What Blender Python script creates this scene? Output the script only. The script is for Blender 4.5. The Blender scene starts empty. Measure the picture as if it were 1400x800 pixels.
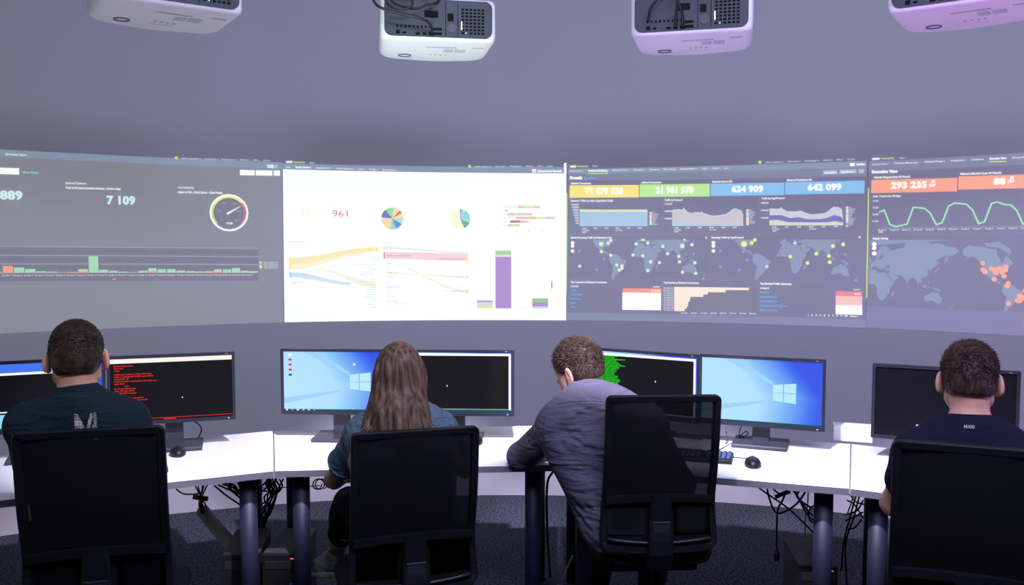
import bpy, bmesh, math, random
import numpy as np
from mathutils import Vector, Matrix
random.seed(7)
rng = np.random.default_rng(7)
R = math.radians
C = bpy.context.scene.collection
SC = bpy.context.scene

# ------------------------------------------------------------------ camera
CAM_H = 1.65
PITCH = math.atan(75 / 1200)
FPX = 1200.0
cam_d = bpy.data.cameras.new('camera')
cam_d.sensor_width = 36.0
cam_d.lens = 36.0 * FPX / 1400.0
cam_d.clip_start = 0.05
cam = bpy.data.objects.new('camera', cam_d)
C.objects.link(cam)
cam.location = (0, 0, CAM_H)
cam.rotation_euler = (math.pi / 2 - PITCH, 0, 0)
SC.camera = cam

# ------------------------------------------------------------------ world, exposure
w = bpy.data.worlds.new('world')
SC.world = w
w.use_nodes = True
w.node_tree.nodes['Background'].inputs[0].default_value = (0.30, 0.29, 0.42, 1)
w.node_tree.nodes['Background'].inputs[1].default_value = 0.1
vs = SC.view_settings
vs.view_transform = 'Standard'
vs.look = 'None'
vs.exposure = 0.0
vs.gamma = 1.0
vs.use_curve_mapping = False

# ------------------------------------------------------------------ lights of the room and added fill
def spot(name, loc, energy, color, half, blend, radius, target=None):
    d = bpy.data.lights.new(name, 'SPOT')
    d.energy = energy; d.color = color
    d.spot_size = R(2 * half); d.spot_blend = blend; d.shadow_soft_size = radius
    o = bpy.data.objects.new(name, d); C.objects.link(o)
    o.location = loc
    if target is not None:
        o.rotation_euler = (Vector(target) - Vector(loc)).to_track_quat('-Z', 'Y').to_euler()
    return o

def area(name, loc, target, energy, color, sx, sy):
    d = bpy.data.lights.new(name, 'AREA')
    d.energy = energy; d.color = color; d.shape = 'RECTANGLE'; d.size = sx; d.size_y = sy
    o = bpy.data.objects.new(name, d); C.objects.link(o)
    o.location = loc
    o.rotation_euler = (Vector(target) - Vector(loc)).to_track_quat('-Z', 'Y').to_euler()
    return o

for _az in (-39, -13, 13, 39):          # track spots over the walkway, each aimed at a stretch of desk
    _t = Vector((0.05 + 2.33 * math.sin(R(_az)), 1.9 + 2.33 * math.cos(R(_az)), 0.73))
    spot('ceiling_track_spot', (0.05, 1.9, 3.3), 880, (0.84, 0.79, 1.0), 12.8, 0.5, 0.05, _t)
area('wall_washer_lamp', (0.5, 2.5, 3.38), (0.3, 5.6, 0.4), 15, (0.74, 0.72, 1.0), 4.2, 0.3)
area('ceiling_panel_lamp', (0.7, 0.9, 3.38), (0.6, 5.6, 0.1), 166, (0.63, 0.67, 1.0), 2.6, 0.8)
area('violet_fill', (4.3, 2.3, 1.1), (0.8, 5.0, 1.2), 20, (0.72, 0.38, 1.0), 0.8, 1.2)  # added unseen fill that tints the right side violet
area('white_fill', (-4.2, 2.2, 1.1), (-0.4, 5.2, 0.8), 10, (0.90, 0.96, 0.76), 0.8, 1.2)  # added unseen fill for the left and lower wall
# added unseen spots, standing in for desk bounce on the projector undersides
spot('projector_fill', (-0.32, 1.75, 0.35), 340, (0.86, 1.0, 0.96), 7.5, 0.8, 0.04, (-0.33, 3.72, 2.45))
spot('projector_fill', (0.12, 2.4, 0.2), 150, (0.62, 0.42, 1.0), 9, 0.8, 0.04, (0.78, 3.62, 2.45))
spot('projector_fill', (1.3, 1.3, 0.35), 180, (0.70, 0.30, 1.0), 10, 0.8, 0.04, (1.62, 3.2, 2.45))
spot('projector_fill', (-0.9, 1.3, 0.35), 75, (0.80, 0.76, 1.0), 10, 0.8, 0.04, (-1.2, 3.2, 2.45))

# ------------------------------------------------------------------ pixel to world helpers
_f = Vector((0, math.cos(PITCH), -math.sin(PITCH)))
_u = Vector((0, math.sin(PITCH), math.cos(PITCH)))
_r = Vector((1, 0, 0))
EYE = Vector((0, 0, CAM_H))
def ray(px, py):
    return _r * ((px - 700) / FPX) + _u * ((400 - py) / FPX) + _f
def at_y(px, py, Y):
    d = ray(px, py); return EYE + d * (Y / d.y)
def at_z(px, py, z):
    d = ray(px, py); return EYE + d * ((z - CAM_H) / d.z)
WALL_R = 5.55
def wall_sz(px, py):
    d = ray(px, py); t = WALL_R / math.hypot(d.x, d.y)
    return WALL_R * math.atan2(d.x, d.y), CAM_H + d.z * t

# ------------------------------------------------------------------ materials
_m = {}
def lin(c):
    c /= 255.0
    return c / 12.92 if c <= 0.04045 else ((c + 0.055) / 1.055) ** 2.4
def rgb(r, g, b): return (lin(r), lin(g), lin(b))
def mat(name, col, rough=0.6, metal=0.0, emit=None, estr=1.0, noise=0.0, nscale=60, bump=0.0, spec=0.5):
    if name in _m: return _m[name]
    m = bpy.data.materials.new(name); m.use_nodes = True
    nt = m.node_tree; b = nt.nodes['Principled BSDF']
    b.inputs['Base Color'].default_value = (*col, 1)
    b.inputs['Roughness'].default_value = rough
    b.inputs['Metallic'].default_value = metal
    b.inputs['Specular IOR Level'].default_value = spec
    if emit is not None:
        b.inputs['Emission Color'].default_value = (*emit, 1)
        b.inputs['Emission Strength'].default_value = estr
    if noise or bump:
        tc = nt.nodes.new('ShaderNodeTexCoord')
        n = nt.nodes.new('ShaderNodeTexNoise'); n.inputs['Scale'].default_value = nscale; n.inputs['Detail'].default_value = 4
        nt.links.new(tc.outputs['Object'], n.inputs['Vector'])
        if noise:
            cr = nt.nodes.new('ShaderNodeValToRGB')
            cr.color_ramp.elements[0].position = 0.3; cr.color_ramp.elements[1].position = 0.7
            cr.color_ramp.elements[0].color = (*[max(0, c * (1 - noise)) for c in col], 1)
            cr.color_ramp.elements[1].color = (*[min(1, c * (1 + noise)) for c in col], 1)
            nt.links.new(n.outputs['Fac'], cr.inputs['Fac'])
            nt.links.new(cr.outputs['Color'], b.inputs['Base Color'])
        if bump:
            bp = nt.nodes.new('ShaderNodeBump'); bp.inputs['Strength'].default_value = bump; bp.inputs['Distance'].default_value = 0.004
            nt.links.new(n.outputs['Fac'], bp.inputs['Height'])
            nt.links.new(bp.outputs['Normal'], b.inputs['Normal'])
    _m[name] = m
    return m

WALL_COL = (0.50, 0.50, 0.54)
WALL_SEEN = rgb(121, 120, 151)          # how the unprojected wall looks in this room's light
M_WALL = mat('grey_wall_paint', WALL_COL, 0.85, bump=0.03, nscale=180, spec=0.2)
M_LOWLIGHT = mat('low_wall_light_tone', (0.46, 0.44, 0.50), 0.8, bump=0.03, nscale=180, spec=0.2)
M_CEIL = mat('ceiling_paint', (0.45, 0.45, 0.47), 0.9, bump=0.05, nscale=90)
M_CARPET = None
def carpet():
    m = bpy.data.materials.new('dark_speckled_carpet'); m.use_nodes = True
    nt = m.node_tree; b = nt.nodes['Principled BSDF']; b.inputs['Roughness'].default_value = 0.95
    b.inputs['Specular IOR Level'].default_value = 0.1
    tc = nt.nodes.new('ShaderNodeTexCoord')
    n = nt.nodes.new('ShaderNodeTexNoise'); n.inputs['Scale'].default_value = 80; n.inputs['Detail'].default_value = 6; n.inputs['Roughness'].default_value = 0.8
    cr = nt.nodes.new('ShaderNodeValToRGB')
    e = cr.color_ramp.elements
    e[0].position = 0.44; e[0].color = (0.014, 0.016, 0.022, 1)
    e[1].position = 0.60; e[1].color = (0.125, 0.14, 0.19, 1)
    bp = nt.nodes.new('ShaderNodeBump'); bp.inputs['Strength'].default_value = 0.7; bp.inputs['Distance'].default_value = 0.008
    nt.links.new(tc.outputs['Object'], n.inputs['Vector']); nt.links.new(n.outputs['Fac'], cr.inputs['Fac'])
    nt.links.new(cr.outputs['Color'], b.inputs['Base Color']); nt.links.new(n.outputs['Fac'], bp.inputs['Height'])
    nt.links.new(bp.outputs['Normal'], b.inputs['Normal'])
    return m
M_CARPET = carpet()

def proj(name, r, g, b):
    """projected light falling on the grey wall paint: paint plus added light"""
    if name in _m: return _m[name]
    t = rgb(r, g, b)
    return mat(name, WALL_COL, 0.85, emit=tuple(max(0.0, a - s) for a, s in zip(t, WALL_SEEN)), spec=0.2)
def lit(name, r, g, b, s=1.0, base=0.004):
    if name in _m: return _m[name]
    return mat(name, (base, base, base), 0.35, emit=rgb(r, g, b), estr=s, spec=0.06)

# ------------------------------------------------------------------ object helpers
def link(name, me, m=None, parent=None, smooth=False):
    o = bpy.data.objects.new(name, me); C.objects.link(o)
    if m is not None:
        for mm in (m if isinstance(m, (list, tuple)) else [m]): me.materials.append(mm)
    if parent is not None: o.parent = parent
    if smooth: me.shade_smooth()
    return o
def obj(name, bm, m, parent=None, smooth=False):
    me = bpy.data.meshes.new(name); bm.to_mesh(me); bm.free()
    return link(name, me, m, parent, smooth)
def tag(o, label=None, cat=None, group=None, kind=None):
    if label: o['label'] = label
    if cat: o['category'] = cat
    if group: o['group'] = group
    if kind: o['kind'] = kind
    return o
def thing(name, label, cat, loc=(0, 0, 0), rz=0.0, group=None):
    o = bpy.data.objects.new(name, None); C.objects.link(o)
    o.empty_display_size = 0.1
    o.location = loc; o.rotation_euler = (0, 0, rz)
    return tag(o, label, cat, group)
def copy_tree(o, parent=None):
    c = o.copy(); C.objects.link(c)
    c.parent = parent
    for ch in list(o.children): copy_tree(ch, c)
    return c

def box(bm, c, s, bevel=0.0, rot=None, seg=2):
    r = bmesh.ops.create_cube(bm, size=1.0)
    vs_ = r['verts']
    for v in vs_: v.co = Vector((v.co.x * s[0], v.co.y * s[1], v.co.z * s[2]))
    if bevel > 0:
        es = list({e for v in vs_ for e in v.link_edges})
        rr = bmesh.ops.bevel(bm, geom=es, offset=bevel, segments=seg, affect='EDGES', profile=0.5)
        vs_ = list({v for f in rr['faces'] for v in f.verts} | {v for v in vs_ if v.is_valid})
    M = Matrix.Translation(Vector(c))
    if rot is not None: M = M @ rot.to_4x4()
    for v in vs_: v.co = M @ v.co
def newbox(name, c, s, m, parent=None, bevel=0.0, rot=None):
    bm = bmesh.new(); box(bm, c, s, bevel, rot); return obj(name, bm, m, parent)
def tube(bm, pts, r, n=8, closed=False, cap=True, rad=None):
    """round tube along points"""
    pts = [Vector(p) for p in pts]; N = len(pts)
    rings = []; prev = None
    for i, p in enumerate(pts):
        if closed: t = pts[(i + 1) % N] - pts[i - 1]
        else: t = pts[min(i + 1, N - 1)] - pts[max(i - 1, 0)]
        if t.length < 1e-9: t = Vector((0, 0, 1))
        t.normalize()
        if prev is None:
            a = Vector((0, 0, 1)) if abs(t.z) < 0.9 else Vector((1, 0, 0))
            x = t.cross(a).normalized()
        else:
            x = (prev - t * prev.dot(t))
            x = x.normalized() if x.length > 1e-6 else t.orthogonal().normalized()
        prev = x; y = t.cross(x)
        rr = rad[i] if rad else r
        rings.append([bm.verts.new(p + (x * math.cos(2 * math.pi * k / n) + y * math.sin(2 * math.pi * k / n)) * rr) for k in range(n)])
    M = N if closed else N - 1
    for i in range(M):
        a, b = rings[i], rings[(i + 1) % N]
        for k in range(n): bm.faces.new((a[k], a[(k + 1) % n], b[(k + 1) % n], b[k]))
    if cap and not closed:
        bm.faces.new(rings[0][::-1]); bm.faces.new(rings[-1])
def spline(ctrl, n=8):
    """Catmull-Rom through control points"""
    P = [Vector(p) for p in ctrl]; P = [P[0] * 2 - P[1]] + P + [P[-1] * 2 - P[-2]]
    out = []
    for i in range(1, len(P) - 2):
        for k in range(n):
            t = k / n
            out.append(0.5 * ((2 * P[i]) + (P[i + 1] - P[i - 1]) * t + (2 * P[i - 1] - 5 * P[i] + 4 * P[i + 1] - P[i + 2]) * t * t + (-P[i - 1] + 3 * P[i] - 3 * P[i + 1] + P[i + 2]) * t ** 3))
    out.append(P[-2]); return out
def loft(bm, rings, close_ends=True):
    R_ = [[bm.verts.new(p) for p in r] for r in rings]
    n = len(R_[0])
    for a, b in zip(R_, R_[1:]):
        for k in range(n): bm.faces.new((a[k], a[(k + 1) % n], b[(k + 1) % n], b[k]))
    if close_ends:
        bm.faces.new(R_[0][::-1]); bm.faces.new(R_[-1])
def rrect(w_, h_, r, seg=5, cx=0, cy=0):
    rs = r if isinstance(r, (list, tuple)) else (r,) * 4   # ++, -+, --, +-
    out = []
    for k, (sx, sy) in enumerate(((1, 1), (-1, 1), (-1, -1), (1, -1))):
        rr = rs[k]
        for i in range(seg + 1):
            a = math.pi / 2 * (k + i / seg)
            out.append((cx + sx * (w_ / 2 - rr) + rr * math.cos(a), cy + sy * (h_ / 2 - rr) + rr * math.sin(a)))
    return out
def plate(bm, outline, y0, y1, M=None):
    """outline in (x,z), extruded from y0 to y1"""
    M = M or Matrix.Identity(4)
    a = [bm.verts.new(M @ Vector((x, y0, z))) for x, z in outline]
    b = [bm.verts.new(M @ Vector((x, y1, z))) for x, z in outline]
    n = len(a)
    for k in range(n): bm.faces.new((a[k], a[(k + 1) % n], b[(k + 1) % n], b[k]))
    bm.faces.new(a[::-1]); bm.faces.new(b)
def text_mesh(s, bold=0.0):
    c = bpy.data.curves.new('t', 'FONT'); c.body = s; c.resolution_u = 2; c.offset = bold
    o = bpy.data.objects.new('t', c)
    C.objects.link(o)
    me = bpy.data.meshes.new_from_object(o.evaluated_get(bpy.context.evaluated_depsgraph_get()))
    co = np.array([v.co[:2] for v in me.vertices], dtype=float).reshape(-1, 2)
    fs = [tuple(p.vertices) for p in me.polygons]
    bpy.data.objects.remove(o); bpy.data.curves.remove(c); bpy.data.meshes.remove(me)
    return co, fs

# ------------------------------------------------------------------ room shell
def arc_shell(name, m, r0, r1, z0, z1, a0, a1, n=120, kind='structure'):
    bm = bmesh.new()
    rings = []
    for i in range(n + 1):
        a = a0 + (a1 - a0) * i / n
        s, c = math.sin(a), math.cos(a)
        rings.append([Vector((r0 * s, r0 * c, z0)), Vector((r1 * s, r1 * c, z0)), Vector((r1 * s, r1 * c, z1)), Vector((r0 * s, r0 * c, z1))])
    loft(bm, rings)
    o = obj(name, bm, m, smooth=False)
    bm2 = bmesh.new(); bm2.from_mesh(o.data); bmesh.ops.recalc_face_normals(bm2, faces=bm2.faces)
    for f in bm2.faces: f.smooth = True
    for e in bm2.edges:
        if len(e.link_faces) == 2 and e.calc_face_angle() > 0.6: e.smooth = False
    bm2.to_mesh(o.data); bm2.free()
    return tag(o, None, None, None, kind)
WA = R(76)
arc_shell('wall_front', M_WALL, WALL_R, WALL_R + 0.12, 0.0, 3.45, -WA, WA)
arc_shell('trim_1', M_LOWLIGHT, WALL_R - 0.006, WALL_R - 0.0005, 0.0, 0.40, -WA, WA)  # added strip, its colour stands in for the light low on the wall
xw, yw = WALL_R * math.sin(WA), WALL_R * math.cos(WA)
for nm, sx in (('wall_left', -1), ('wall_right', 1)):
    tag(newbox(nm, (sx * (xw + 0.07), (yw - 4.2) / 2, 1.725), (0.12, yw + 4.2, 3.45), M_WALL), kind='structure')
tag(newbox('wall_rear', (0, -4.2, 1.725), (2 * xw + 0.26, 0.12, 3.45), M_WALL), kind='structure')
tag(newbox('floor', (0, 0.8, -0.05), (12.2, 10.4, 0.1), M_CARPET), kind='structure')
tag(newbox('ceiling', (0, 0.8, 3.5), (12.2, 10.4, 0.1), M_CEIL), kind='structure')

# ------------------------------------------------------------------ pictures projected on the curved wall
LAY = 0.0009
class Projection:
    def __init__(self, label, x0, x1):
        s, z = wall_sz((x0 + x1) / 2, 330)
        a = s / WALL_R
        self.loc = Vector((WALL_R * math.sin(a), WALL_R * math.cos(a), z))
        self.root = thing('projected_dashboard', label, 'projection', self.loc, 0, None)
        self.items = []; self.hold = None
    def add(self, name, m, verts, faces, layer, sub=None):
        """text stays one lettering mesh per caption group; every other mark is an object of its own"""
        par = None
        if sub is not None:
            for k in range(len(self.items) - 1, -1, -1):
                if self.items[k]['name'] == sub: par = k; break
        if name.endswith('text') or self.hold is not None:
            for p in self.items[::-1]:
                if p['name'] == name and p['par'] == par and p['tok'] == (self.hold or 0): break
            else: p = None
        else: p = None
        if p is None:
            p = {'name': name, 'par': par, 'tok': self.hold or 0 if (name.endswith('text') or self.hold) else -1, 'v': [], 'f': [], 'm': [], 'mats': []}
            self.items.append(p)
        if m not in p['mats']: p['mats'].append(m)
        mi = p['mats'].index(m); b = len(p['v'])
        p['v'] += [(s, z, layer) for s, z in verts]
        p['f'] += [tuple(i + b for i in f) for f in faces]; p['m'] += [mi] * len(faces)
    def together(self): self.hold = (self.hold or random.randint(1, 10**9))
    def apart(self): self.hold = None
    def sz(self, pts): return [wall_sz(x, y) for x, y in pts]
    def quad(self, name, m, a, b, c, d, layer=1, sub=None, step=0.06):
        """four pixel corners TL TR BR BL, cut along the arc so that it can bend"""
        A, B, C_, D = self.sz([a, b, c, d])
        n = max(1, int(abs(B[0] - A[0]) / step) + 1)
        v = []; f = []
        for i in range(n + 1):
            t = i / n
            v.append((A[0] + (B[0] - A[0]) * t, A[1] + (B[1] - A[1]) * t))
            v.append((D[0] + (C_[0] - D[0]) * t, D[1] + (C_[1] - D[1]) * t))
        for i in range(n): f.append((2 * i, 2 * i + 1, 2 * i + 3, 2 * i + 2))
        self.add(name, m, v, f, layer, sub)
    def rect(self, name, m, x0, y0, x1, y1, layer=2, sub=None, xr=None):
        """level rectangle; its y values are read at pixel column xr (default the left edge)"""
        xr = x0 if xr is None else xr
        zt, zb = wall_sz(xr, y0)[1], wall_sz(xr, y1)[1]
        s0, s1 = wall_sz(x0, y0)[0], wall_sz(x1, y0)[0]
        n = max(1, int(abs(s1 - s0) / 0.06) + 1)
        v = []; f = []
        for i in range(n + 1):
            s = s0 + (s1 - s0) * i / n; v += [(s, zt), (s, zb)]
        for i in range(n): f.append((2 * i, 2 * i + 1, 2 * i + 3, 2 * i + 2))
        self.add(name, m, v, f, layer, sub)
    def poly(self, name, m, pts, layer=2, sub=None, raw=False):
        P = pts if raw else self.sz(pts)
        bm = bmesh.new()
        vs_ = [bm.verts.new((s, z, 0)) for s, z in P]
        es = [bm.edges.new((vs_[i], vs_[(i + 1) % len(vs_)])) for i in range(len(vs_))]
        bmesh.ops.triangle_fill(bm, use_beauty=True, edges=es)
        self.bm_add(name, m, bm, layer, sub)
    def bm_add(self, name, m, bm, layer, sub, clip=None):
        if clip:
            s0, s1, z0, z1 = clip
            for co, no in (((s0, 0, 0), (-1, 0, 0)), ((s1, 0, 0), (1, 0, 0)), ((0, z0, 0), (0, -1, 0)), ((0, z1, 0), (0, 1, 0))):
                bmesh.ops.bisect_plane(bm, geom=bm.verts[:] + bm.edges[:] + bm.faces[:], plane_co=co, plane_no=no, clear_outer=True)
        if bm.verts:
            lo = min(v.co.x for v in bm.verts); hi = max(v.co.x for v in bm.verts)
            s = lo + 0.06
            while s < hi:
                bmesh.ops.bisect_plane(bm, geom=bm.verts[:] + bm.edges[:] + bm.faces[:], plane_co=(s, 0, 0), plane_no=(1, 0, 0))
                s += 0.06
        bm.verts.index_update()
        for f in bm.faces:
            if f.normal.z < 0: f.normal_flip()
        self.add(name, m, [(v.co.x, v.co.y) for v in bm.verts], [tuple(v.index for v in f.verts) for f in bm.faces], layer, sub)
        bm.free()
    def line(self, name, m, pts, wpx, layer=3, sub=None):
        P = self.sz(pts); hw = wpx * WALL_R / FPX / 2
        own = self.hold is None
        if own: self.together()
        for (a, b) in zip(P, P[1:]):
            d = Vector((b[0] - a[0], b[1] - a[1])); L = d.length
            if L < 1e-6: continue
            d /= L; nrm = Vector((-d.y, d.x)) * hw; e = d * hw * 0.6
            n = max(1, int(abs(b[0] - a[0]) / 0.06) + 1); v = []; f = []
            for i in range(n + 1):
                c = Vector(a) - e + (Vector(b) + e - (Vector(a) - e)) * (i / n)
                v += [tuple(c + nrm), tuple(c - nrm)]
            for i in range(n): f.append((2 * i, 2 * i + 1, 2 * i + 3, 2 * i + 2))
            self.add(name, m, v, f, layer, sub)
        if own: self.apart()
    def disc(self, name, m, x, y, rpx, layer=3, sub=None, a0=0, a1=360, r_in=0):
        s, z = wall_sz(x, y); k = WALL_R / FPX; n = max(4, int(abs(a1 - a0) / 18))
        kx = k * math.cos(s / WALL_R)          # circles read round from the room, as on the photo
        kx = k; v = []; f = []
        if r_in == 0:
            v.append((s, z))
            for i in range(n + 1):
                a = R(a0 + (a1 - a0) * i / n); v.append((s + rpx * kx * math.cos(a), z + rpx * k * math.sin(a)))
            for i in range(n): f.append((0, i + 1, i + 2))
        else:
            for i in range(n + 1):
                a = R(a0 + (a1 - a0) * i / n)
                v += [(s + rpx * kx * math.cos(a), z + rpx * k * math.sin(a)), (s + r_in * kx * math.cos(a), z + r_in * k * math.sin(a))]
            for i in range(n): f.append((2 * i, 2 * i + 2, 2 * i + 3, 2 * i + 1))
        self.add(name, m, v, f, layer, sub)
    def text(self, name, m, s, x0, y, x1, cap, layer=4, bold=0.02, sub=None):
        """text from pixel x0 to x1 with its baseline at y (read at x0) and capitals cap pixels high"""
        co, fs = text_mesh(s, bold)
        if len(co) == 0: return
        sa, za = wall_sz(x0, y); sb = wall_sz(x1, y)[0]
        mn, mx = co[:, 0].min(), co[:, 0].max()
        kx = (sb - sa) / max(mx - mn, 1e-6)
        kz = (wall_sz(x0, y - cap)[1] - za) / 0.70
        self.add(name, m, [(sa + (c[0] - mn) * kx, za + c[1] * kz) for c in co], fs, layer, sub)
    def build(self):
        made = []
        for p in self.items:
            verts = []
            for s, z, l in p['v']:
                r = WALL_R - 0.0012 - l * LAY; a = s / WALL_R
                verts.append((r * math.sin(a) - self.loc.x, r * math.cos(a) - self.loc.y, z - self.loc.z))
            me = bpy.data.meshes.new(p['name']); me.from_pydata(verts, [], p['f'])
            for mm in p['mats']: me.materials.append(mm)
            me.polygons.foreach_set('material_index', p['m'])
            parent = made[p['par']] if p['par'] is not None else self.root
            if parent.parent is not None and parent.parent is not self.root: parent = parent.parent
            made.append(link(p['name'], me, None, parent))
            if p['name'].endswith('text'): made[-1]['kind'] = 'stuff'

P_BG1 = proj('projected_black_pale', 146, 148, 169)
P_BG3 = proj('projected_black_violet', 131, 130, 163)
P_BAR = proj('projected_slate_blue', 148, 160, 190)
P_BAR2 = proj('projected_slate', 141, 145, 178)
P_DIM = proj('projected_near_black', 133, 133, 159)
P_WHITE = proj('projected_white', 256, 258, 262)
P_SOFT = proj('projected_soft_white', 226, 230, 242)
P_TEXT = proj('projected_text_white', 232, 236, 248)
P_TEAL = proj('projected_teal', 165, 222, 232)
P_NUM = proj('projected_ice_blue', 222, 246, 252)
P_MINT = proj('projected_mint', 172, 224, 196)
P_LINE = proj('projected_grid_line', 168, 170, 190)
P_SALM = proj('projected_salmon', 248, 168, 155)
P_GREEN = proj('projected_lime', 200, 232, 130)
P_PINK = proj('projected_pink', 222, 130, 160)
P_YEL = proj('projected_yellow', 246, 236, 120)
P_TYEL = proj('projected_tile_yellow', 255, 232, 140)
P_TGRN = proj('projected_tile_green', 196, 240, 170)
P_TBLU = proj('projected_tile_blue', 150, 200, 248)
P_TSAL = proj('projected_tile_salmon', 255, 176, 160)
P_PALE = proj('projected_faint_grey', 212, 221, 232)
P_PALY = proj('projected_faint_yellow', 250, 236, 190)
P_PALB = proj('projected_faint_blue', 205, 236, 252)
P_PALP = proj('projected_faint_pink', 252, 226, 236)
P_GREY = proj('projected_label_grey', 186, 190, 204)
P_BLUE = proj('projected_link_blue', 122, 182, 240)
P_MAP = proj('projected_map_blue', 148, 159, 188)
P_CH_B = proj('projected_chart_blue', 172, 202, 232)
P_CH_P = proj('projected_chart_rose', 208, 200, 214)
P_CH_V = proj('projected_chart_violet', 138, 126, 196)
P_CREAM = proj('projected_cream', 252, 236, 224)
P_DOTG = proj('projected_dot_green', 224, 244, 208)
P_DOTY = proj('projected_dot_yellow', 244, 246, 140)
P_DOTV = proj('projected_dot_violet', 158, 150, 214)
P_ORANGE = proj('projected_orange', 240, 196, 120)
P_FRAME = proj('projected_panel_edge', 142, 143, 172)

def pmat(r, g, b): return proj('projected_%02x%02x%02x' % (r, g, b), r, g, b)

# ---- coarse continents (longitude, latitude)
LAND = [
 # north america
 [(-168,66),(-156,71),(-140,70),(-128,70),(-115,69),(-108,68),(-95,68),(-93,62),(-85,56),(-82,52),(-79,52),(-78,58),(-74,62),(-66,58),(-60,54),(-56,51),(-64,49),(-66,45),(-70,42),(-76,37),(-81,31),(-80,26),(-82,28),(-84,30),(-90,29.5),(-97,27),(-97,21),(-92,18.5),(-88,21),(-88,16),(-83,15),(-83,10),(-79,9),(-85,10),(-92,14.5),(-98,16),(-105,20),(-110,27),(-113,31),(-110,24),(-115,29),(-118,34),(-124,40),(-124,48),(-132,55),(-142,60),(-152,59),(-162,55),(-157,60),(-165,62)],
 # arctic islands, greenland
 [(-122,73),(-105,73),(-90,74),(-72,70),(-62,66),(-66,62),(-76,66),(-90,69),(-115,70)],
 [(-50,60),(-44,60),(-22,70),(-20,78),(-35,83),(-60,82),(-70,77),(-54,70)],
 # south america
 [(-79,9),(-72,12),(-62,10.5),(-52,5),(-50,0),(-42,-3),(-35,-6),(-39,-14),(-41,-22),(-48,-27),(-54,-34),(-58,-38),(-65,-42),(-67,-48),(-68,-54),(-72,-53),(-75,-47),(-73,-38),(-71,-28),(-70,-18),(-76,-14),(-81,-5),(-79,2)],
 # africa
 [(-17,15),(-16,21),(-10,29),(-6,35.5),(3,37),(10,37),(11,33.5),(19,30.5),(25,32),(32,31),(34,28),(37,21),(43,12),(51,12),(46,3),(40,-5),(40,-15),(35,-21),(33,-28),(27,-34),(19,-34.5),(14,-23),(12,-15),(13,-6),(9,2),(6,4.5),(-4,5),(-9,5),(-14,9)],
 [(44,-25),(47,-25),(50,-15),(48,-13),(44,-18)],
 # arabia
 [(35,29),(37,32),(42,36),(48,30),(51,25),(56,25),(60,22),(52,16),(44,12.5),(39,21)],
 # europe and asia
 [(-9,37),(-9,43),(-2,43.5),(-4,48),(4,52),(9,54),(8,57),(13,55),(21,55),(24,59),(29,60),(22,60.5),(25,65),(20,63),(17,60),(16,56.5),(12,56),(10,59),(5,60),(12,66),(20,70),(30,70.5),(40,67),(35,65),(44,66),(55,68),(68,69),(72,73),(80,73),(95,76),(104,77.5),(113,74),(128,72),(140,73),(160,70),(178,69),(185,66),(179,63),(170,60),(163,60),(163,56),(157,51),(156,57),(163,62),(150,59),(136,54),(141,52),(140,48),(132,43),(127,39.5),(129,36),(126,35),(125,39),(121,40),(118,38),(122,37),(119,35),(122,30),(119,25),(113,22),(108,21),(106,18),(109,13),(105,9),(100,13),(103,3),(101,3),(98,9),(97,16),(94,17),(90,22),(86,21),(80,15),(79,8.5),(76,9),(73,17),(70,21),(66,25),(57,27),(51,28),(48,30),(42,36),(36,36),(30,36.5),(27,38),(30,41),(40,41),(38,46),(31,46),(28,43),(26,40.5),(23,38),(21,38),(14,45),(18,40),(16,38),(10,44),(3,43),(-1,37.5),(-5,36)],
 [(-5,50),(1,51),(0,53),(-3,58.5),(-6,56),(-4,53)],
 [(130,31),(135,34),(140,35),(142,40),(145,44),(141,45),(140,40),(133,35)],
 [(142,46),(144,50),(143,54),(141,51)],
 # south east asia
 [(95,5),(104,-3),(106,-6),(101,-2)],
 [(109,1),(114,4),(118,6),(117,-2),(111,-3)],
 [(119,-5),(121,1),(125,1),(122,-4)],
 [(131,-1),(141,-3),(147,-6),(150,-10),(143,-8.5),(137,-7.5)],
 [(105,-7),(114,-8),(114,-8.8),(106,-7.8)],
 [(120,14),(124,13),(126,8),(123,9),(121,18)],
 # australia, new zealand
 [(114,-22),(122,-18),(129,-14.5),(133,-11.5),(137,-12.5),(136,-15.5),(140,-17.5),(142,-11),(146,-19),(153,-27),(150,-37),(144,-38.5),(138,-35),(131,-31.5),(124,-33),(116,-35),(114,-28)],
 [(145,-41),(148,-41),(147,-43.5)],
 [(173,-35),(178,-38),(175,-41.5),(174,-38)], [(173,-41),(171,-46),(167,-46)],
]
def merc(lat):
    a = R(max(-84, min(84, lat))); return math.log(math.tan(math.pi / 4 + a / 2))
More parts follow.
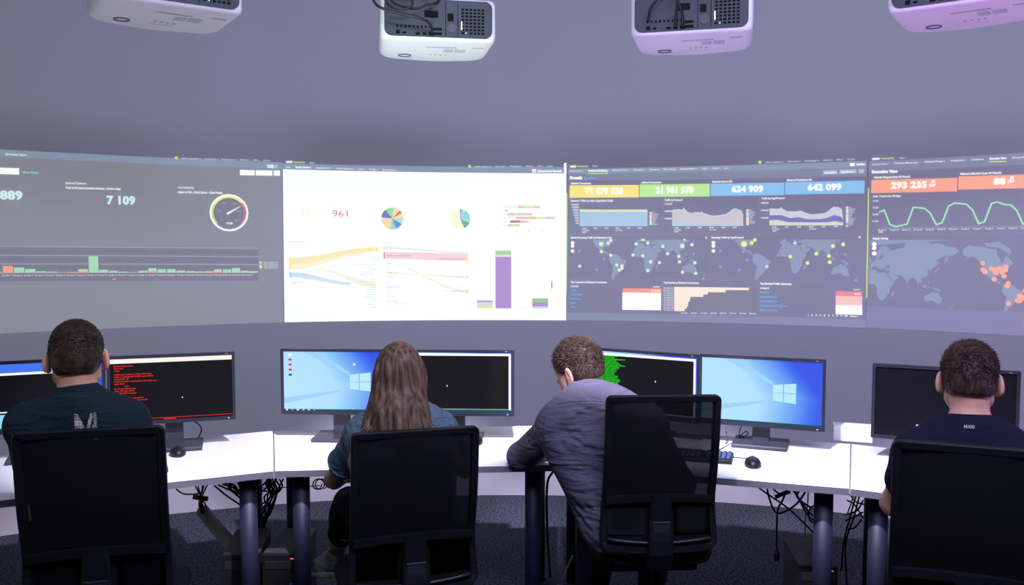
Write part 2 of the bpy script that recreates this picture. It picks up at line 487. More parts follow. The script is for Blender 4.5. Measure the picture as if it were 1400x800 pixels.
def world_map(P, name, m, x_of_lon, y_eq, kx, ky, clip, layer=2, wrap=None, sub=None):
    """x_of_lon pixel of longitude 0, kx px per degree, ky px per mercator radian; clip x0,y0,x1,y1 px"""
    s0, z1 = wall_sz(clip[0], clip[1]); s1 = wall_sz(clip[2], clip[1])[0]; z0 = wall_sz(clip[0], clip[3])[1]
    zeq = wall_sz(x_of_lon if wrap is None else clip[0] + 20, y_eq)[1]
    k = (z1 - z0) / (clip[3] - clip[1])
    for pl in LAND:
        pts = [(lo + 360 if (wrap is not None and lo < wrap) else lo, la) for lo, la in pl]
        if wrap is not None and max(p[0] for p in pts) - min(p[0] for p in pts) > 250: 
            pts = [(lo, la) if lo < 300 else (lo - 360, la) for lo, la in pts]
        W = []
        for lo, la in pts:
            W.append((wall_sz(x_of_lon + lo * kx, y_eq)[0], zeq + merc(la) * ky * k))
        bm = bmesh.new(); vs_ = [bm.verts.new((a, b, 0)) for a, b in W]
        es = [bm.edges.new((vs_[i], vs_[(i + 1) % len(vs_)])) for i in range(len(vs_))]
        bmesh.ops.triangle_fill(bm, use_beauty=True, edges=es)
        P.bm_add(name, m, bm, layer, sub, (s0, s1, z0, z1))

MENU = ['admin_isystems ▾', 'Nachrichten ▾', 'Einstellungen ▾', 'Aktivität ▾', 'Hilfe ▾', 'Suchen']
def menu(P, y, xs, slope):
    P.disc('menu_text', P_GREEN, xs[0][0] - 7, y - 1.2 + slope * -7, 2.0, 4)
    for s, (a, b) in zip(MENU, xs): P.text('menu_text', P_TEXT, s.replace(' ▾', ' v'), a, y + slope * (a - xs[0][0]), b, 2.2, bold=0.0)

# ============ picture one: grey dashboard with a gauge
P = Projection('leftmost projected picture, grey dashboard with a round gauge and mint bars', -70, 385)
q = P.quad
q('picture_area', P_BG1, (-72, 200), (386, 222), (387, 441), (-70, 460), 1)
q('navigation_bar', P_BAR, (-72, 200), (386, 222.3), (386, 231), (-72, 210), 2)
menu(P, 217.3, [(248, 275), (280, 298), (303, 323), (328, 341), (346, 355), (360, 370)], 0.028)
P.text('header_text', P_TEXT, 'All Analysis Report', 7, 212, 37, 2.6)
P.text('header_text', P_WHITE, 'TIXER', 365, 229.6, 375, 4, bold=0.04)
P.text('header_text', P_TEAL, 'r', 376.5, 229.8, 380, 5.5, bold=0.08)
P.rect('button', P_WHITE, -45, 229.3, 26, 238, 3, xr=0)
P.text('header_text', P_TEAL, 'Show Filters', 31, 237, 53, 3)
for k, (a, b) in enumerate(((328, 348), (349.6, 372.2), (374, 382.6))): P.rect('button', P_WHITE, a, 232.5 + 0.015 * (a - 328), b, 239.5 + 0.015 * (a - 328), 3)
P.text('number_text', P_NUM, '889', 0, 272.2, 31, 11.4, bold=0.035)
P.text('caption_text', P_TEXT, 'Scanned Systems', 89.5, 251.5, 118, 3)
P.text('caption_text', P_WHITE, 'Total of all scanned systems (unique) - Chosen range', 89.5, 258, 165, 3)
P.text('number_text', P_NUM, '7 109', 146, 279, 185, 11, bold=0.035)
P.text('caption_text', P_TEXT, 'Commissioning', 243, 257.6, 265, 3)
P.text('caption_text', P_WHITE, 'Adjust on SLA - (Small System - Outer Range)', 243, 264, 304, 3)
gx, gy = 313.2, 291
P.disc('gauge', P_WHITE, gx, gy, 24.0, 3, None, 0, 360, 21.8)
P.disc('gauge', P_GREEN, gx, gy, 21.8, 3, None, 150, 222, 19.4)
P.disc('gauge', P_YEL, gx, gy, 21.8, 3, None, 38, 150, 19.4)
P.disc('gauge', P_PINK, gx, gy, 21.8, 3, None, -45, 38, 19.4)
P.disc('gauge', P_DIM, gx, gy, 19.4, 2)
P.poly('needle', P_WHITE, [(309.4, 291.5), (311.4, 293.6), (332, 280.3)], 4, 'gauge')
P.text('gauge_text', P_WHITE, '7109', 309.5, 307, 318, 3, 4, 0.02, 'gauge')
for s, x, y in (('0', 302, 301), ('2000', 297, 289.5), ('4000', 303, 279), ('6000', 318, 279), ('8000', 323, 289.5), ('10000', 320, 302)):
    P.text('gauge_text', P_GREY, s, x, y, x + 1.4 * len(s) + 0.5, 2, 4, 0.0, 'gauge')
q('bar_chart', P_DIM, (-70, 335), (353, 339.5), (353, 384), (-70, 385.5), 2)
for y0, y1 in ((336.5, 339.8), (349, 351), (361, 361.8), (373.2, 372.6)):
    P.quad('bar_chart', P_LINE, (-70, y0 - 0.6), (352.5, y1 - 0.6), (352.5, y1 + 0.6), (-70, y0 + 0.6), 3)
for a, b, t, red in ((-12, 2, 371.8, 0), (4, 17.5, 370.6, 9), (19.2, 33, 366, 0), (34.3, 48, 368, 0), (49.2, 62.6, 371.2, 0), (64, 77.6, 371.6, 0), (92, 105, 372.3, 1), (107, 120, 368.3, 2.2), (121, 134, 350.6, 0), (135.4, 147.4, 369, 0), (149, 161, 370.6, 0), (162.5, 174.6, 371.6, 0), (189, 201.5, 370.4, 0), (202.6, 214, 367, 2.2), (215.6, 227, 368.3, 0), (228.6, 240, 368.2, 0), (241.3, 253, 370.2, 0), (254.5, 266, 370.9, 0), (267, 278, 371.3, 0), (279.6, 291, 371.1, 0.8), (292.2, 303.3, 368.5, 2.0), (305, 315.6, 368.5, 0), (317, 328, 366.6, 0), (329, 340.2, 370.4, 0), (341, 352.6, 371, 0)):
    P.rect('bar', P_MINT, a, t, b, 372.8, 4, 'bar_chart')
    if red: P.rect('bar', P_SALM, a, 373 - red, b, 373, 5, 'bar_chart')
for k in range(25): P.text('axis_text', P_TEXT, 'Do Apr %d' % (3 + k), 3.5 + 15 * k * (1 - 0.0035 * k), 377.6 - 0.03 * k, 15 + 15 * k * (1 - 0.0035 * k), 2.0, 4, 0.0, 'bar_chart')
P.text('axis_text', P_TEXT, '_time', 153, 382.6, 158.5, 2, 4, 0.01, 'bar_chart')
for k, c in enumerate((P_TEAL, P_SALM, P_YEL)): P.disc('legend', c, 356.5, 359 + 3 * k, 1.7, 4)
for k in range(4): P.text('legend_text', P_TEXT, 'Open systems scan', 361, 359.6 + 2.5 * k, 379.5, 1.8, 4, 0.0)
P.build()

# ============ picture two: white page of charts
P = Projection('bright white projected picture with pie charts and one tall purple bar', 387, 775)
q = P.quad
q('picture_area', P_WHITE, (386.8, 231.6), (774.2, 237.2), (774, 438), (389, 440.6), 2)
q('navigation_bar', P_BAR, (386.5, 223.5), (771, 228.5), (771, 237.3), (386.5, 231.6), 1)
q('picture_area', P_WHITE, (771, 223), (774.5, 223), (774.5, 238), (771, 238), 2)
q('picture_area', P_GREEN, (774.6, 264), (776.1, 264), (775.9, 400), (774.4, 400), 1)
P.text('menu_text', P_WHITE, 'splunk', 391, 222.4, 400, 2.8, bold=0.06)
P.text('menu_text', P_GREEN, '>enterprise', 400.5, 222.8, 417, 2.6, bold=0.03)
P.text('menu_text', P_TEXT, 'Apps v', 423.5, 223.5, 432, 2.4, bold=0.0)
menu(P, 228.6, [(649, 672), (677, 692), (697, 714), (719, 730), (735, 743), (748, 756)], -0.005)
for s, a, b, bo in (('Use', 391, 397, 0), ('Security Content v', 404, 425.5, .05), ('Analytics Advisor v', 432, 453, 0), ('Security Operations v', 460, 484, 0), ('Data v', 490.5, 499, 0), ('Predict v', 505, 517, 0), ('Documentation v', 523, 542, 0)):
    P.text('navigation_text', P_WHITE, s, a, 229.4 + (a - 391) * 0.03, b, 2.4, bold=bo)
P.text('navigation_text', P_WHITE, 'Splunk Security Essentials', 735, 235.4, 768, 2.8, bold=0.05)
q('navigation_text', P_WHITE, (727.6, 231.5), (733, 231.5), (733, 236), (727.6, 236), 3)
P.line('navigation_text', P_BAR, [(728.8, 234), (730.2, 235), (732.2, 232.6)], 0.8, 4)
P.text('faint_text', P_PALE, 'Overview v', 391, 239.8, 411, 3.4)
for s, x, y in (('All Use', 395, 247), ('Basics', 395, 252), ('Filter', 438, 248), ('Select', 438, 254), ('[x] Unused', 481, 249.4), ('[x] Unused', 481, 254.6), ('Show all content', 484, 261), ('Some sources, so many use cases', 394, 272), ('Data Inventory', 394, 278.4), ('Completed in', 443, 279), ('Content by Kill Chain Phase', 492, 274), ('Content by Product', 587, 274.8), ('MITRE ATT&CK by phase', 676, 275.4), ('Data Source Journey', 394, 325.5), ('Data Source by usage', 524, 326), ('Sources over time', 648, 327)):
    P.text('faint_text', P_PALE, s, x, y, x + 1.55 * len(s), 2.4, bold=0.0)
P.text('faint_text', P_GREY, 'Recommended use', 394, 331.6, 421, 2.3, bold=0.0); P.text('faint_text', P_GREY, 'Recommended use', 523, 332.4, 549, 2.3, bold=0.0)
P.text('number_text', P_PALY, '31', 411, 295.6, 423, 10, bold=0.01)
P.text('number_text', pmat(232, 120, 140), '961', 454.4, 296.4, 475.6, 9, bold=0.0)
def pie(x, y, r, parts, start=90):
    a = start
    for frac, c in parts:
        P.disc('pie_slice', c, x, y, r, 3, None, a, a - 360 * frac); a -= 360 * frac
pie(536.4, 298.8, 14.8, ((.10, pmat(252, 214, 180)), (.045, pmat(200, 120, 140)), (.07, P_YEL), (.10, pmat(180, 226, 232)), (.11, pmat(90, 150, 206)), (.09, pmat(160, 210, 226)), (.11, pmat(250, 228, 120)), (.12, pmat(250, 218, 190)), (.13, pmat(120, 130, 206)), (.13, pmat(160, 226, 170))), 83)
pie(629, 299.6, 13.8, ((.04, pmat(140, 180, 220)), (.05, P_PALE), (.13, pmat(150, 214, 236)), (.09, pmat(160, 230, 200)), (.12, pmat(130, 178, 130)), (.57, pmat(253, 250, 222))), 90)
for k in range(6):
    P.text('faint_text', P_PALE, 'Reconnaissance', 503, 282 + 6.5 * k, 517, 1.8, bold=0.0); P.text('faint_text', P_PALE, 'Exploitation', 556, 286 + 6 * k, 571, 1.8, bold=0.0)
    P.text('faint_text', P_PALE, 'Content', 648, 285 + 6.2 * k, 662, 1.8, bold=0.0)
B_R, B_G, B_S, B_C, B_D = pmat(246, 190, 172), pmat(216, 240, 178), pmat(204, 214, 208), pmat(226, 252, 252), pmat(176, 138, 146)
for k, segs in enumerate((((688, 708, B_C), (708, 715.5, B_R), (715.5, 730, B_G), (730, 738.5, B_S)), ((688, 691, B_C), (691, 694.5, B_R)), ((688, 694, B_C), (694, 704, B_R), (704, 706.5, B_G), (706.5, 727.5, B_S)), ((688, 705, B_C), (705, 733, B_R), (733, 745.5, B_G), (745.5, 759, B_S)), ((688, 697.5, B_C), (697.5, 711, B_D), (711, 716.5, B_R), (716.5, 723, B_S)), ((688, 694, B_C), (694, 700.5, B_R), (700.5, 705, B_G), (705, 710.5, B_S)))):
    for a, b, c in segs: P.rect('bar', c, a, 281.3 + 5 * k, b, 284.7 + 5 * k, 3, 'stacked_bar_chart')
P.rect('stacked_bar_chart', B_C, 688, 281, 690, 309, 2)
for x in (688, 707, 723.5, 741.5): P.disc('stacked_bar_chart', P_GREY, x, 316, 0.9, 3)
# flow charts
def band(m, a, b, layer=3):
    (x0, t0, b0), (x1, t1, b1) = a, b
    n = 12; top = []; bot = []
    for i in range(n + 1):
        t = i / n; e = t * t * (3 - 2 * t); x = x0 + (x1 - x0) * t
        top.append((x, t0 + (t1 - t0) * e)); bot.append((x, b0 + (b1 - b0) * e))
    P.together()
    for i in range(n): P.quad('flow_band', m, top[i], top[i + 1], bot[i + 1], bot[i], layer)
    P.apart()
Y2 = pmat(252, 236, 190); B2 = pmat(212, 232, 250); P2_ = pmat(248, 214, 228); F2 = pmat(246, 246, 234)
band(Y2, (398, 352, 361), (515, 338, 344)); band(pmat(255, 246, 214), (398, 361, 369), (500, 344.5, 348.5)); band(B2, (398, 372, 379.5), (480, 386, 390)); band(F2, (430, 366, 369), (515, 385, 395), 3); band(pmat(236, 242, 252), (430, 368, 369.5), (500, 347.5, 349), 4)
band(B2, (527, 338, 340), (638, 345, 346.4)); band(P2_, (527, 344.5, 354), (638, 346.5, 357)); band(F2, (527, 358, 360), (638, 396, 401)); band(F2, (527, 372, 374), (638, 376, 381), 3); band(pmat(240, 244, 250), (560, 400, 401), (638, 360, 361), 4); band(pmat(246, 240, 246), (560, 362, 363), (638, 392, 393), 4)
for m_, x0, y0, x1, y1 in ((P_TYEL, 395, 352, 398, 368.8), (P_TYEL, 514.2, 337.6, 517, 344), (pmat(150, 206, 246), 395.6, 372, 398, 379.6), (pmat(240, 150, 170), 524.2, 344.5, 526.6, 353.8), (P_TYEL, 637.8, 346, 640.2, 360.4), (P_GREEN, 638, 377, 640, 381), (P_GREEN, 637.6, 395, 640, 401), (P_TBLU, 524, 338, 526.5, 340)):
    P.rect('flow_node', m_, x0, y0, x1, y1, 5, 'flow_chart')
for s, x, y, c in (('Access Protection', 399, 361.3, P_GREY), ('Network Traffic Control', 399, 376.4, P_BLUE), ('Data Loss Prevention', 399.5, 382.8, P_GREY), ('Endpoint Threats', 399, 386.4, pmat(220, 110, 140)), ('Intrusion Detection', 399.5, 389.2, P_GREY), ('Compliance', 399.5, 393.5, P_ORANGE)):
    P.text('flow_text', c, s, x, y, x + 1.22 * len(s), 2.0, 5, 0.0, 'flow_chart')
P.text('flow_text', P_ORANGE, 'Windows Security and Endpoint', 480, 342.5, 513, 2, 5, 0.0, 'flow_chart')
P.text('flow_text', pmat(150, 90, 130), 'Windows Security and Endpoint', 528, 350.4, 562, 2, 5, 0.0, 'flow_chart')
P.text('flow_text', pmat(150, 120, 140), 'Microsoft Sysmon and System Events', 601, 354.6, 637, 2, 5, 0.0, 'flow_chart')
P.text('flow_text', P_GREY, 'Network Communication', 611, 379.4, 637, 2, 5, 0.0, 'flow_chart')
P.text('flow_text', P_GREY, 'Authentication', 621, 392.4, 637, 1.8, 5, 0.0, 'flow_chart')
P.text('flow_text', pmat(130, 170, 140), 'Web Proxy and DNS Resolution', 607, 399, 637, 2, 5, 0.0, 'flow_chart')
WD = ['Audit Trail', 'DNS', 'Cloud', 'AWS CloudTrail and Config', 'User Activity', 'Email', 'Web Server', 'Network Behaviour', 'Antivirus', 'Patch', 'Host-based IDS', 'Anti-Malware', 'GCP', 'Ticketing', 'Web Proxy', 'Application', 'Configuration', 'DLP', 'Backup', 'Physical', 'Badge']
for k in range(21):
    s = WD[k]; c = (P_GREY, P_GREY, pmat(170, 206, 190), P_BLUE)[(k * 7) % 4]
    P.text('flow_text', c, s, 513.6 - 1.15 * len(s) - 2, 352.4 + 3.4 * k, 513.6, 1.9, 5, 0.0, 'flow_chart')
    s = WD[-k]; c = (P_GREY, pmat(226, 120, 140), P_GREY, P_BLUE, P_ORANGE, pmat(150, 200, 180))[(k * 5) % 6]
    P.text('flow_text', c, s, 528, 357.6 + 3.25 * k, 530 + 1.15 * len(s), 1.9, 5, 0.0, 'flow_chart')
PU = pmat(182, 148, 214)
for m_, x0, y0, x1, y1 in ((PU, 677.3, 351.2, 698.9, 421.6), (pmat(176, 218, 164), 677.3, 342.4, 698.9, 349), (P_PALP, 677.3, 349, 698.9, 351.2), (PU, 652, 411, 673.6, 413), (pmat(214, 222, 236), 652, 413, 673.6, 418.3), (pmat(226, 244, 130), 652, 418.3, 673.6, 421.6), (P_PALE, 703, 421.3, 723.5, 422), (pmat(160, 204, 156), 727.5, 407.8, 749.3, 413.6), (PU, 727.5, 413.6, 749.3, 419), (pmat(214, 222, 236), 727.5, 419, 749.3, 422)):
    P.rect('bar', m_, x0, y0, x1, y1, 3, 'column_chart')
for k, c in enumerate((pmat(176, 218, 164), P_PINK, PU, pmat(130, 120, 190), P_GREEN)): P.disc('column_chart', c, 754.4, 384.4 + 2.4 * k, 1.2, 3)
for k in range(5): P.text('column_text', P_PALE, 'Installed', 757, 385.4 + 2.4 * k, 763, 1.7, 4, 0.0, 'column_chart')
for x in (655, 681, 706, 730): P.line('column_chart', P_PALE, [(x, 430), (x + 8, 425)], 0.7, 3)
for y in (332, 344, 356, 368, 380, 392, 411): P.text('column_text', P_PALE, '200', 646, y, 649, 1.6, 4, 0.0, 'column_chart')
P.build()

# ============ picture three: four coloured number tiles, charts and two world maps
P = Projection('projected dashboard with yellow, green and two blue number tiles above maps', 777, 1185)
q = P.quad
q('picture_area', P_BG3, (776.2, 237), (1185, 228), (1183.5, 448.5), (774.6, 438), 1)
q('navigation_bar', P_BAR, (777, 230.8), (1185, 220), (1185, 229), (777, 237.6), 2)
q('navigation_bar', P_BAR2, (777, 237.6), (1185, 229), (1185, 241), (777, 247), 2)
q('picture_area', P_BAR2, (775, 428), (1183.5, 437), (1183.5, 448.5), (774.6, 438), 2)
P.text('menu_text', P_WHITE, 'splunk', 779, 228.8, 788, 2.8, bold=0.06); P.text('menu_text', P_GREEN, '>enterprise', 788.5, 228.6, 804, 2.6, bold=0.03)
P.text('menu_text', P_TEXT, 'Apps v', 810, 228.2, 818, 2.4, bold=0.0)
menu(P, 223, [(1046, 1072), (1077, 1095), (1100, 1120), (1125, 1138), (1143.5, 1152.5), (1158.5, 1169)], -0.035)
for s, a, b, bo in (('Security Posture', 779, 797, 0), ('Continuous Monitoring v', 804, 831.5, .05), ('Advanced Threats v', 837, 860, .01), ('Investigations v', 866, 882.5, .01), ('Compliance', 888, 901.5, .01), ('Data protection', 907, 924.5, .01), ('Benutzerdefiniert v', 930, 953.5, .02), ('Health', 959.5, 967, .01), ('Audit v', 974, 984, .01), ('Lab v', 990, 997.5, .01)):
    P.text('navigation_text', P_TEXT if bo < .03 else P_WHITE, s, a, 235 - (a - 779) * 0.0185, b, 2.5, bold=bo)
P.rect('navigation_text', P_GREEN, 804, 236.8, 831.5, 238, 4)
P.text('heading_text', P_WHITE, 'Firewalls', 779, 245, 796, 3.8, bold=0.05); P.text('heading_text', P_BLUE, 'Filters ausblenden', 798, 244.8, 814, 2.4)
q('heading_text', P_WHITE, (1162, 223.2), (1168.4, 223), (1168.4, 227), (1162, 227.2), 3); P.text('heading_text', P_WHITE, 'InfoSec', 1171, 226, 1182.4, 2.6, bold=0.05)
for a, b, y, s in ((1125.3, 1145, 233, 'Bearbeiten'), (1147.4, 1171, 232, 'Exportieren v'), (1173.6, 1181.6, 231.2, '...')):
    P.rect('button', pmat(176, 190, 214), a, y, b, y + 5.8, 3); P.text('button_text', P_WHITE, s, a + 2.5, y + 4.2, b - 2.5, 2.2, 5, 0.02)
for (a, b, yt, yb, c, cap, cx, num, nx0, nx1, ny) in (
    (778.8, 873.4, 253.6, 270.4, P_TYEL, 'Blocked Connections', 781, '71 679 636', 800.5, 852, 265.6),
    (874.6, 970.4, 252.4, 269.4, P_TGRN, 'Allowed Connections', 877, '21 981 578', 896.5, 948, 264.4),
    (971.6, 1072.2, 251.3, 268, P_TBLU, 'External Source IPs', 974, '624 909', 1000, 1043.5, 262.8),
    (1073.6, 1182, 249.2, 266, P_TBLU, 'External Destination IPs', 1076, '642 099', 1104, 1150.5, 260.4)):
    P.rect('number_tile', c, a, yt, b, yb, 3)
    P.text('number_text', P_WHITE, num, nx0, ny, nx1, 8.4, 5, 0.04, 'number_tile'); P.text('caption_text', P_WHITE, cap, cx, yt - 1.6, cx + 1.42 * len(cap), 2.6, 5, 0.03, 'number_tile')
for (a, b, c, d) in (((777, 270.6), (1184, 264), (1184, 264.7), (777, 271.3)), ((777, 320.2), (1184, 319.3), (1184, 320), (777, 320.9)), ((777, 382), (1184, 384.4), (1184, 385.1), (777, 382.7)), ((905.6, 270), (906.4, 270), (906.4, 320.5), (905.6, 320.5)), ((1038, 268), (1038.8, 268), (1038.8, 320), (1038, 320)), ((971.2, 321), (972, 321), (972, 383), (971.2, 383)), ((905.2, 383), (906, 383), (906, 429), (905.2, 429)), ((1036, 384), (1036.8, 384), (1036.8, 432), (1036, 432))):
    q('panel_edge', P_FRAME, a, b, c, d, 2)
P.text('caption_text', P_WHITE, 'Network Traffic by Action (logarithmic Scale)', 780.5, 275.8, 838, 2.7, bold=0.02)
P.text('caption_text', P_WHITE, 'Traffic by Protocol', 908.5, 274.8, 932.5, 2.7, bold=0.02); P.text('caption_text', P_WHITE, 'Traffic by App/Protocol', 1041, 272.6, 1072.5, 2.7, bold=0.02)
def fillto(name, m, top, base, layer, sub='area_chart'):
    P.together()
    for (x0, y0), (x1, y1) in zip(top, top[1:]): P.quad(name, m, (x0, y0), (x1, y1), (x1, base), (x0, base), layer, sub)
    P.apart()
P.rect('area_chart', P_DIM, 792.4, 284, 792.9, 309.4, 2)
fillto('area_band', P_CH_V, [(792.6, 286.4), (840, 286.6), (866, 286), (880, 284.8), (885.2, 286.4)], 290, 3)
fillto('area_band', pmat(226, 232, 176), [(792.6, 286.4), (830, 286.8), (862, 286.6), (885.2, 286.8)], 290, 4)
fillto('area_band', P_CH_B, [(792.6, 289.6), (885.2, 289.6)], 309.4, 5)
T2 = [(919, 287), (926, 286.4), (933, 286.6), (935, 284), (938, 288), (941, 290), (945, 291.4), (951, 290), (958, 290.6), (959.6, 289), (961.4, 291.2), (970, 294), (975, 295), (985, 294), (993, 292.6), (999, 288), (1004, 284.6), (1010, 286.6), (1014, 288.6), (1016, 294)]
fillto('area_band', pmat(190, 218, 232), T2, 309, 3); fillto('area_band', P_CH_P, [(x, y + 1.6) for x, y in T2], 309, 4); fillto('area_band', pmat(186, 210, 222), [(919, 302.6), (934, 302.8), (950, 305), (990, 305.6), (1016, 304)], 309, 5)
T3 = [(1052, 285), (1066, 285.4), (1068, 282.6), (1070, 285.6), (1076, 289), (1085, 289.2), (1092, 288.6), (1094, 287.6), (1103, 291.4), (1108, 293), (1118, 292.6), (1127, 291.4), (1132, 289), (1136, 285), (1140, 282.4), (1147, 283.4), (1151, 286), (1152.6, 298)]
fillto('area_band', pmat(206, 212, 224), T3, 308.2, 3); fillto('area_band', P_CH_V, [(1052, 294.6), (1068, 294), (1080, 298.4), (1092, 297), (1104, 299.8), (1122, 299.8), (1131, 298), (1140, 294), (1150, 296.6), (1152.6, 300)], 308.2, 4); fillto('area_band', pmat(214, 226, 206), [(1052, 301), (1064, 301), (1078, 304), (1130, 304.2), (1142, 302.6), (1152.6, 304.4)], 308.2, 5)
for x0, y0, n, st in ((781, 281, 8, 3.6), (908.6, 280, 3, 10), (1040.5, 278.6, 3, 10.2)):
    for k in range(n): P.text('axis_text', P_TEXT, ('1000000', '100000')[n == 8 and k > 2], x0 + (0.9 * k if n == 8 else 0), y0 + st * k, x0 + 10.4, 2.2, 4, 0.02)
for x0, y0, step in ((796, 313.2, 15.2), (922, 312.4, 16), (1056, 311.4, 16.8)):
    for k in range(6): P.text('axis_text', P_TEXT, ('12:00', '16:00', '20:00', '00:00', '04:00', '08:00')[k], x0 + step * k, y0 - 0.1 * k, x0 + step * k + 5.4, 1.9, 4, 0.02)
    P.text('axis_text', P_TEXT, 'Fr 18 Jul', x0, y0 + 2.8, x0 + 9, 1.9, 4, 0.02); P.text('axis_text', P_TEXT, '2025', x0, y0 + 5.4, x0 + 5, 1.9, 4, 0.02)
    P.text('axis_text', P_TEXT, 'Sa 19 Jul', x0 + 3 * step, y0 + 2.6, x0 + 3 * step + 9, 1.9, 4, 0.02)
for x0, y0, y1, w_ in ((888.2, 290, 308, 3), (1020.4, 286.4, 308, 3.2), (1156.6, 282.6, 310, 3.2)):
    q('legend', P_SOFT, (x0, y0), (x0 + w_, y0), (x0 + w_, y1), (x0, y1), 3)
    n = int((y1 - y0) / 2.2)
    for k in range(n):
        if k % 3 == 1 or k == n - 1: P.rect('legend', (P_SALM, P_TBLU, P_TYEL, P_CH_V)[(k // 3) % 4], x0, y0 + 2.2 * k, x0 + w_, y0 + 2.2 * k + 1.5, 4)
        P.text('legend_text', P_TEXT, ('allowed', 'dropped', 'failure', 'ssl', 'dns', 'web-browsing')[k % 6], x0 + w_ + 0.8, y0 + 2.2 * k + 1.8, x0 + w_ + 4 + (k * 5 % 6), 1.7, 4, 0.0)
P.text('caption_text', P_WHITE, 'Blocked Incoming Traffic by Destination Host', 780.5, 326.2, 836.5, 2.7, bold=0.02); P.text('caption_text', P_WHITE, 'Incoming Traffic by App/Protocol', 972.8, 326, 1016.5, 2.7, bold=0.02)
P.disc('map_dot', P_ORANGE, 965.4, 325, 1.5, 4); P.disc('map_dot', P_ORANGE, 1175.4, 324.4, 1.6, 4)
world_map(P, 'landmass', P_MAP, 874.3, 353.6, 0.514, 29.5, (779, 328, 970, 381.6))
world_map(P, 'landmass', P_MAP, 1074.2, 353.6, 0.564, 31.5, (973, 327.4, 1180, 382.6))
for x in (782.8, 975.3):
    for y in (332, 336.4, 343.2): P.disc('button', P_WHITE, x, y, 2.3, 3)
def dots(c, sc_, ox, oy, pts, r):
    for a, b in pts: P.disc('map_dot', c, ox + a / sc_, oy + b / sc_, r, 4)
dots(P_DOTG, 6.4, 770, 315, ((416, 88), (393, 112), (638, 120), (740, 112), (872, 140), (1127, 126), (416, 218), (696, 224), (610, 216), (912, 204), (1012, 228), (1018, 275), (766, 275), (842, 282), (1152, 284), (468, 304), (514, 312), (514, 332), (490, 348), (740, 352), (1044, 366), (1160, 376), (144, 315), (334, 188)), 2.1)
dots(P_DOTG, 6.4, 770, 315, ((333, 120), (1042, 136)), 2.9); dots(P_DOTG, 6.4, 770, 315, ((690, 84), (705, 84), (1062, 82)), 1.5)
dots(P_DOTV, 6.4, 770, 315, ((140, 182), (358, 255), (294, 344), (1142, 210), (1226, 424)), 2.0)
dots(P_DOTY, 5.926, 975, 315, ((313, 102), (338, 78), (970, 127), (1054, 115), (836, 190), (938, 208), (625, 213), (764, 265), (945, 258)), 2.2); dots(P_DOTY, 5.926, 975, 315, ((250, 110),), 3.6)
dots(P_DOTV, 5.926, 975, 315, ((60, 168), (60, 295), (213, 323), (275, 240), (245, 172), (332, 207), (556, 100), (526, 202), (684, 258), (796, 130), (1072, 195), (1082, 270), (968, 345), (1090, 358), (656, 335), (1156, 406), (382, 285), (430, 308), (395, 330)), 2.1); dots(P_SOFT, 5.926, 975, 315, ((434, 293), (662, 103)), 2.0)
P.text('caption_text', P_WHITE, 'Top Countries by Blocked Connections', 780.3, 387, 829.5, 2.7, bold=0.02); P.text('table_text', P_WHITE, 'Country', 780.3, 392.3, 791, 2.3)
for k, (s, e) in enumerate((('Turkey', 788.6), ('United States', 796.5), ('Netherlands', 794), ('Mexico', 788.4), ('China', 787))): P.text('table_text', P_BLUE, s, 780.3, 398 + 5.75 * k, e, 2.5, bold=0.02)
P.rect('heat_table', P_WHITE, 851, 399.6, 903.8, 423.6, 3); P.rect('heat_table', pmat(250, 160, 146), 851.4, 394.4, 904, 400, 4)
P.text('table_text', P_WHITE, 'count', 893, 393, 902, 2.2)
P.text('table_text', P_WHITE, '18 118 263', 891, 398.6, 902, 2.2, 6)
for k in range(4): P.text('table_text', P_GREY, '963 452', 892 + k, 404.5 + 5.8 * k, 901, 2.0, 6, 0.0)
P.text('caption_text', P_WHITE, 'Top Sources by Blocked Connections', 907, 387.7, 955.5, 2.7, bold=0.02)
for k, xe in enumerate((1024, 992, 967.6, 961.5, 944, 943, 941, 940.5, 939, 936)):
    P.rect('bar', P_CREAM, 921.8, 392.3 + 3.3 * k, xe, 395.4 + 3.3 * k, 3, 'horizontal_bar_chart'); P.rect('bar', pmat(232, 206, 196), 921.8, 395.2 + 3.3 * k, xe, 395.6 + 3.3 * k, 4, 'horizontal_bar_chart')
    P.text('chart_text', P_TEXT, '192.168.%d.%d' % (10 + k * 7, 20 + k * 11), 907, 394.9 + 3.3 * k, 920.6, 2.1, 4, 0.01, 'horizontal_bar_chart')
for k in range(8): P.text('chart_text', P_TEXT, '%d00 000' % (k + 1), 931 + 13.3 * k, 428.8 + 0.12 * k, 940 + 13.3 * k, 1.9, 4, 0.01, 'horizontal_bar_chart')
P.rect('horizontal_bar_chart', P_DIM, 921.4, 391.8, 1034, 425.6, 2)
P.text('caption_text', P_WHITE, 'Top Blocked Traffic Categories', 1039, 389, 1082, 2.8, bold=0.03); P.text('table_text', P_WHITE, 'category', 1039, 394.8, 1052, 2.4, bold=0.02)
for k, (s, e) in enumerate((('Unknown', 1050.5), ('Private Cloud Access', 1063), ('Internet Address List', 1062.5), ('Social Networking, Real Time', 1077.5), ('Malware Sources', 1062.8))): P.text('table_text', P_BLUE, s, 1038.6, 400.8 + 6.1 * k, e, 2.6, bold=0.03)
for k, c in enumerate((pmat(240, 142, 146), pmat(246, 198, 200), pmat(248, 200, 202), P_WHITE, P_WHITE)):
    P.rect('heat_table', c, 1142.6, 398.2 + 6.25 * k, 1178.8, 404.5 + 6.25 * k, 3); P.text('table_text', P_WHITE if k < 1 else P_GREY, '%d 5%d7' % (98 - 11 * k, k), 1168, 403 + 6.2 * k, 1176.5, 2.0, 5, 0.01)
P.text('table_text', P_TEXT, 'count', 1167, 396.8, 1175.8, 2.3)
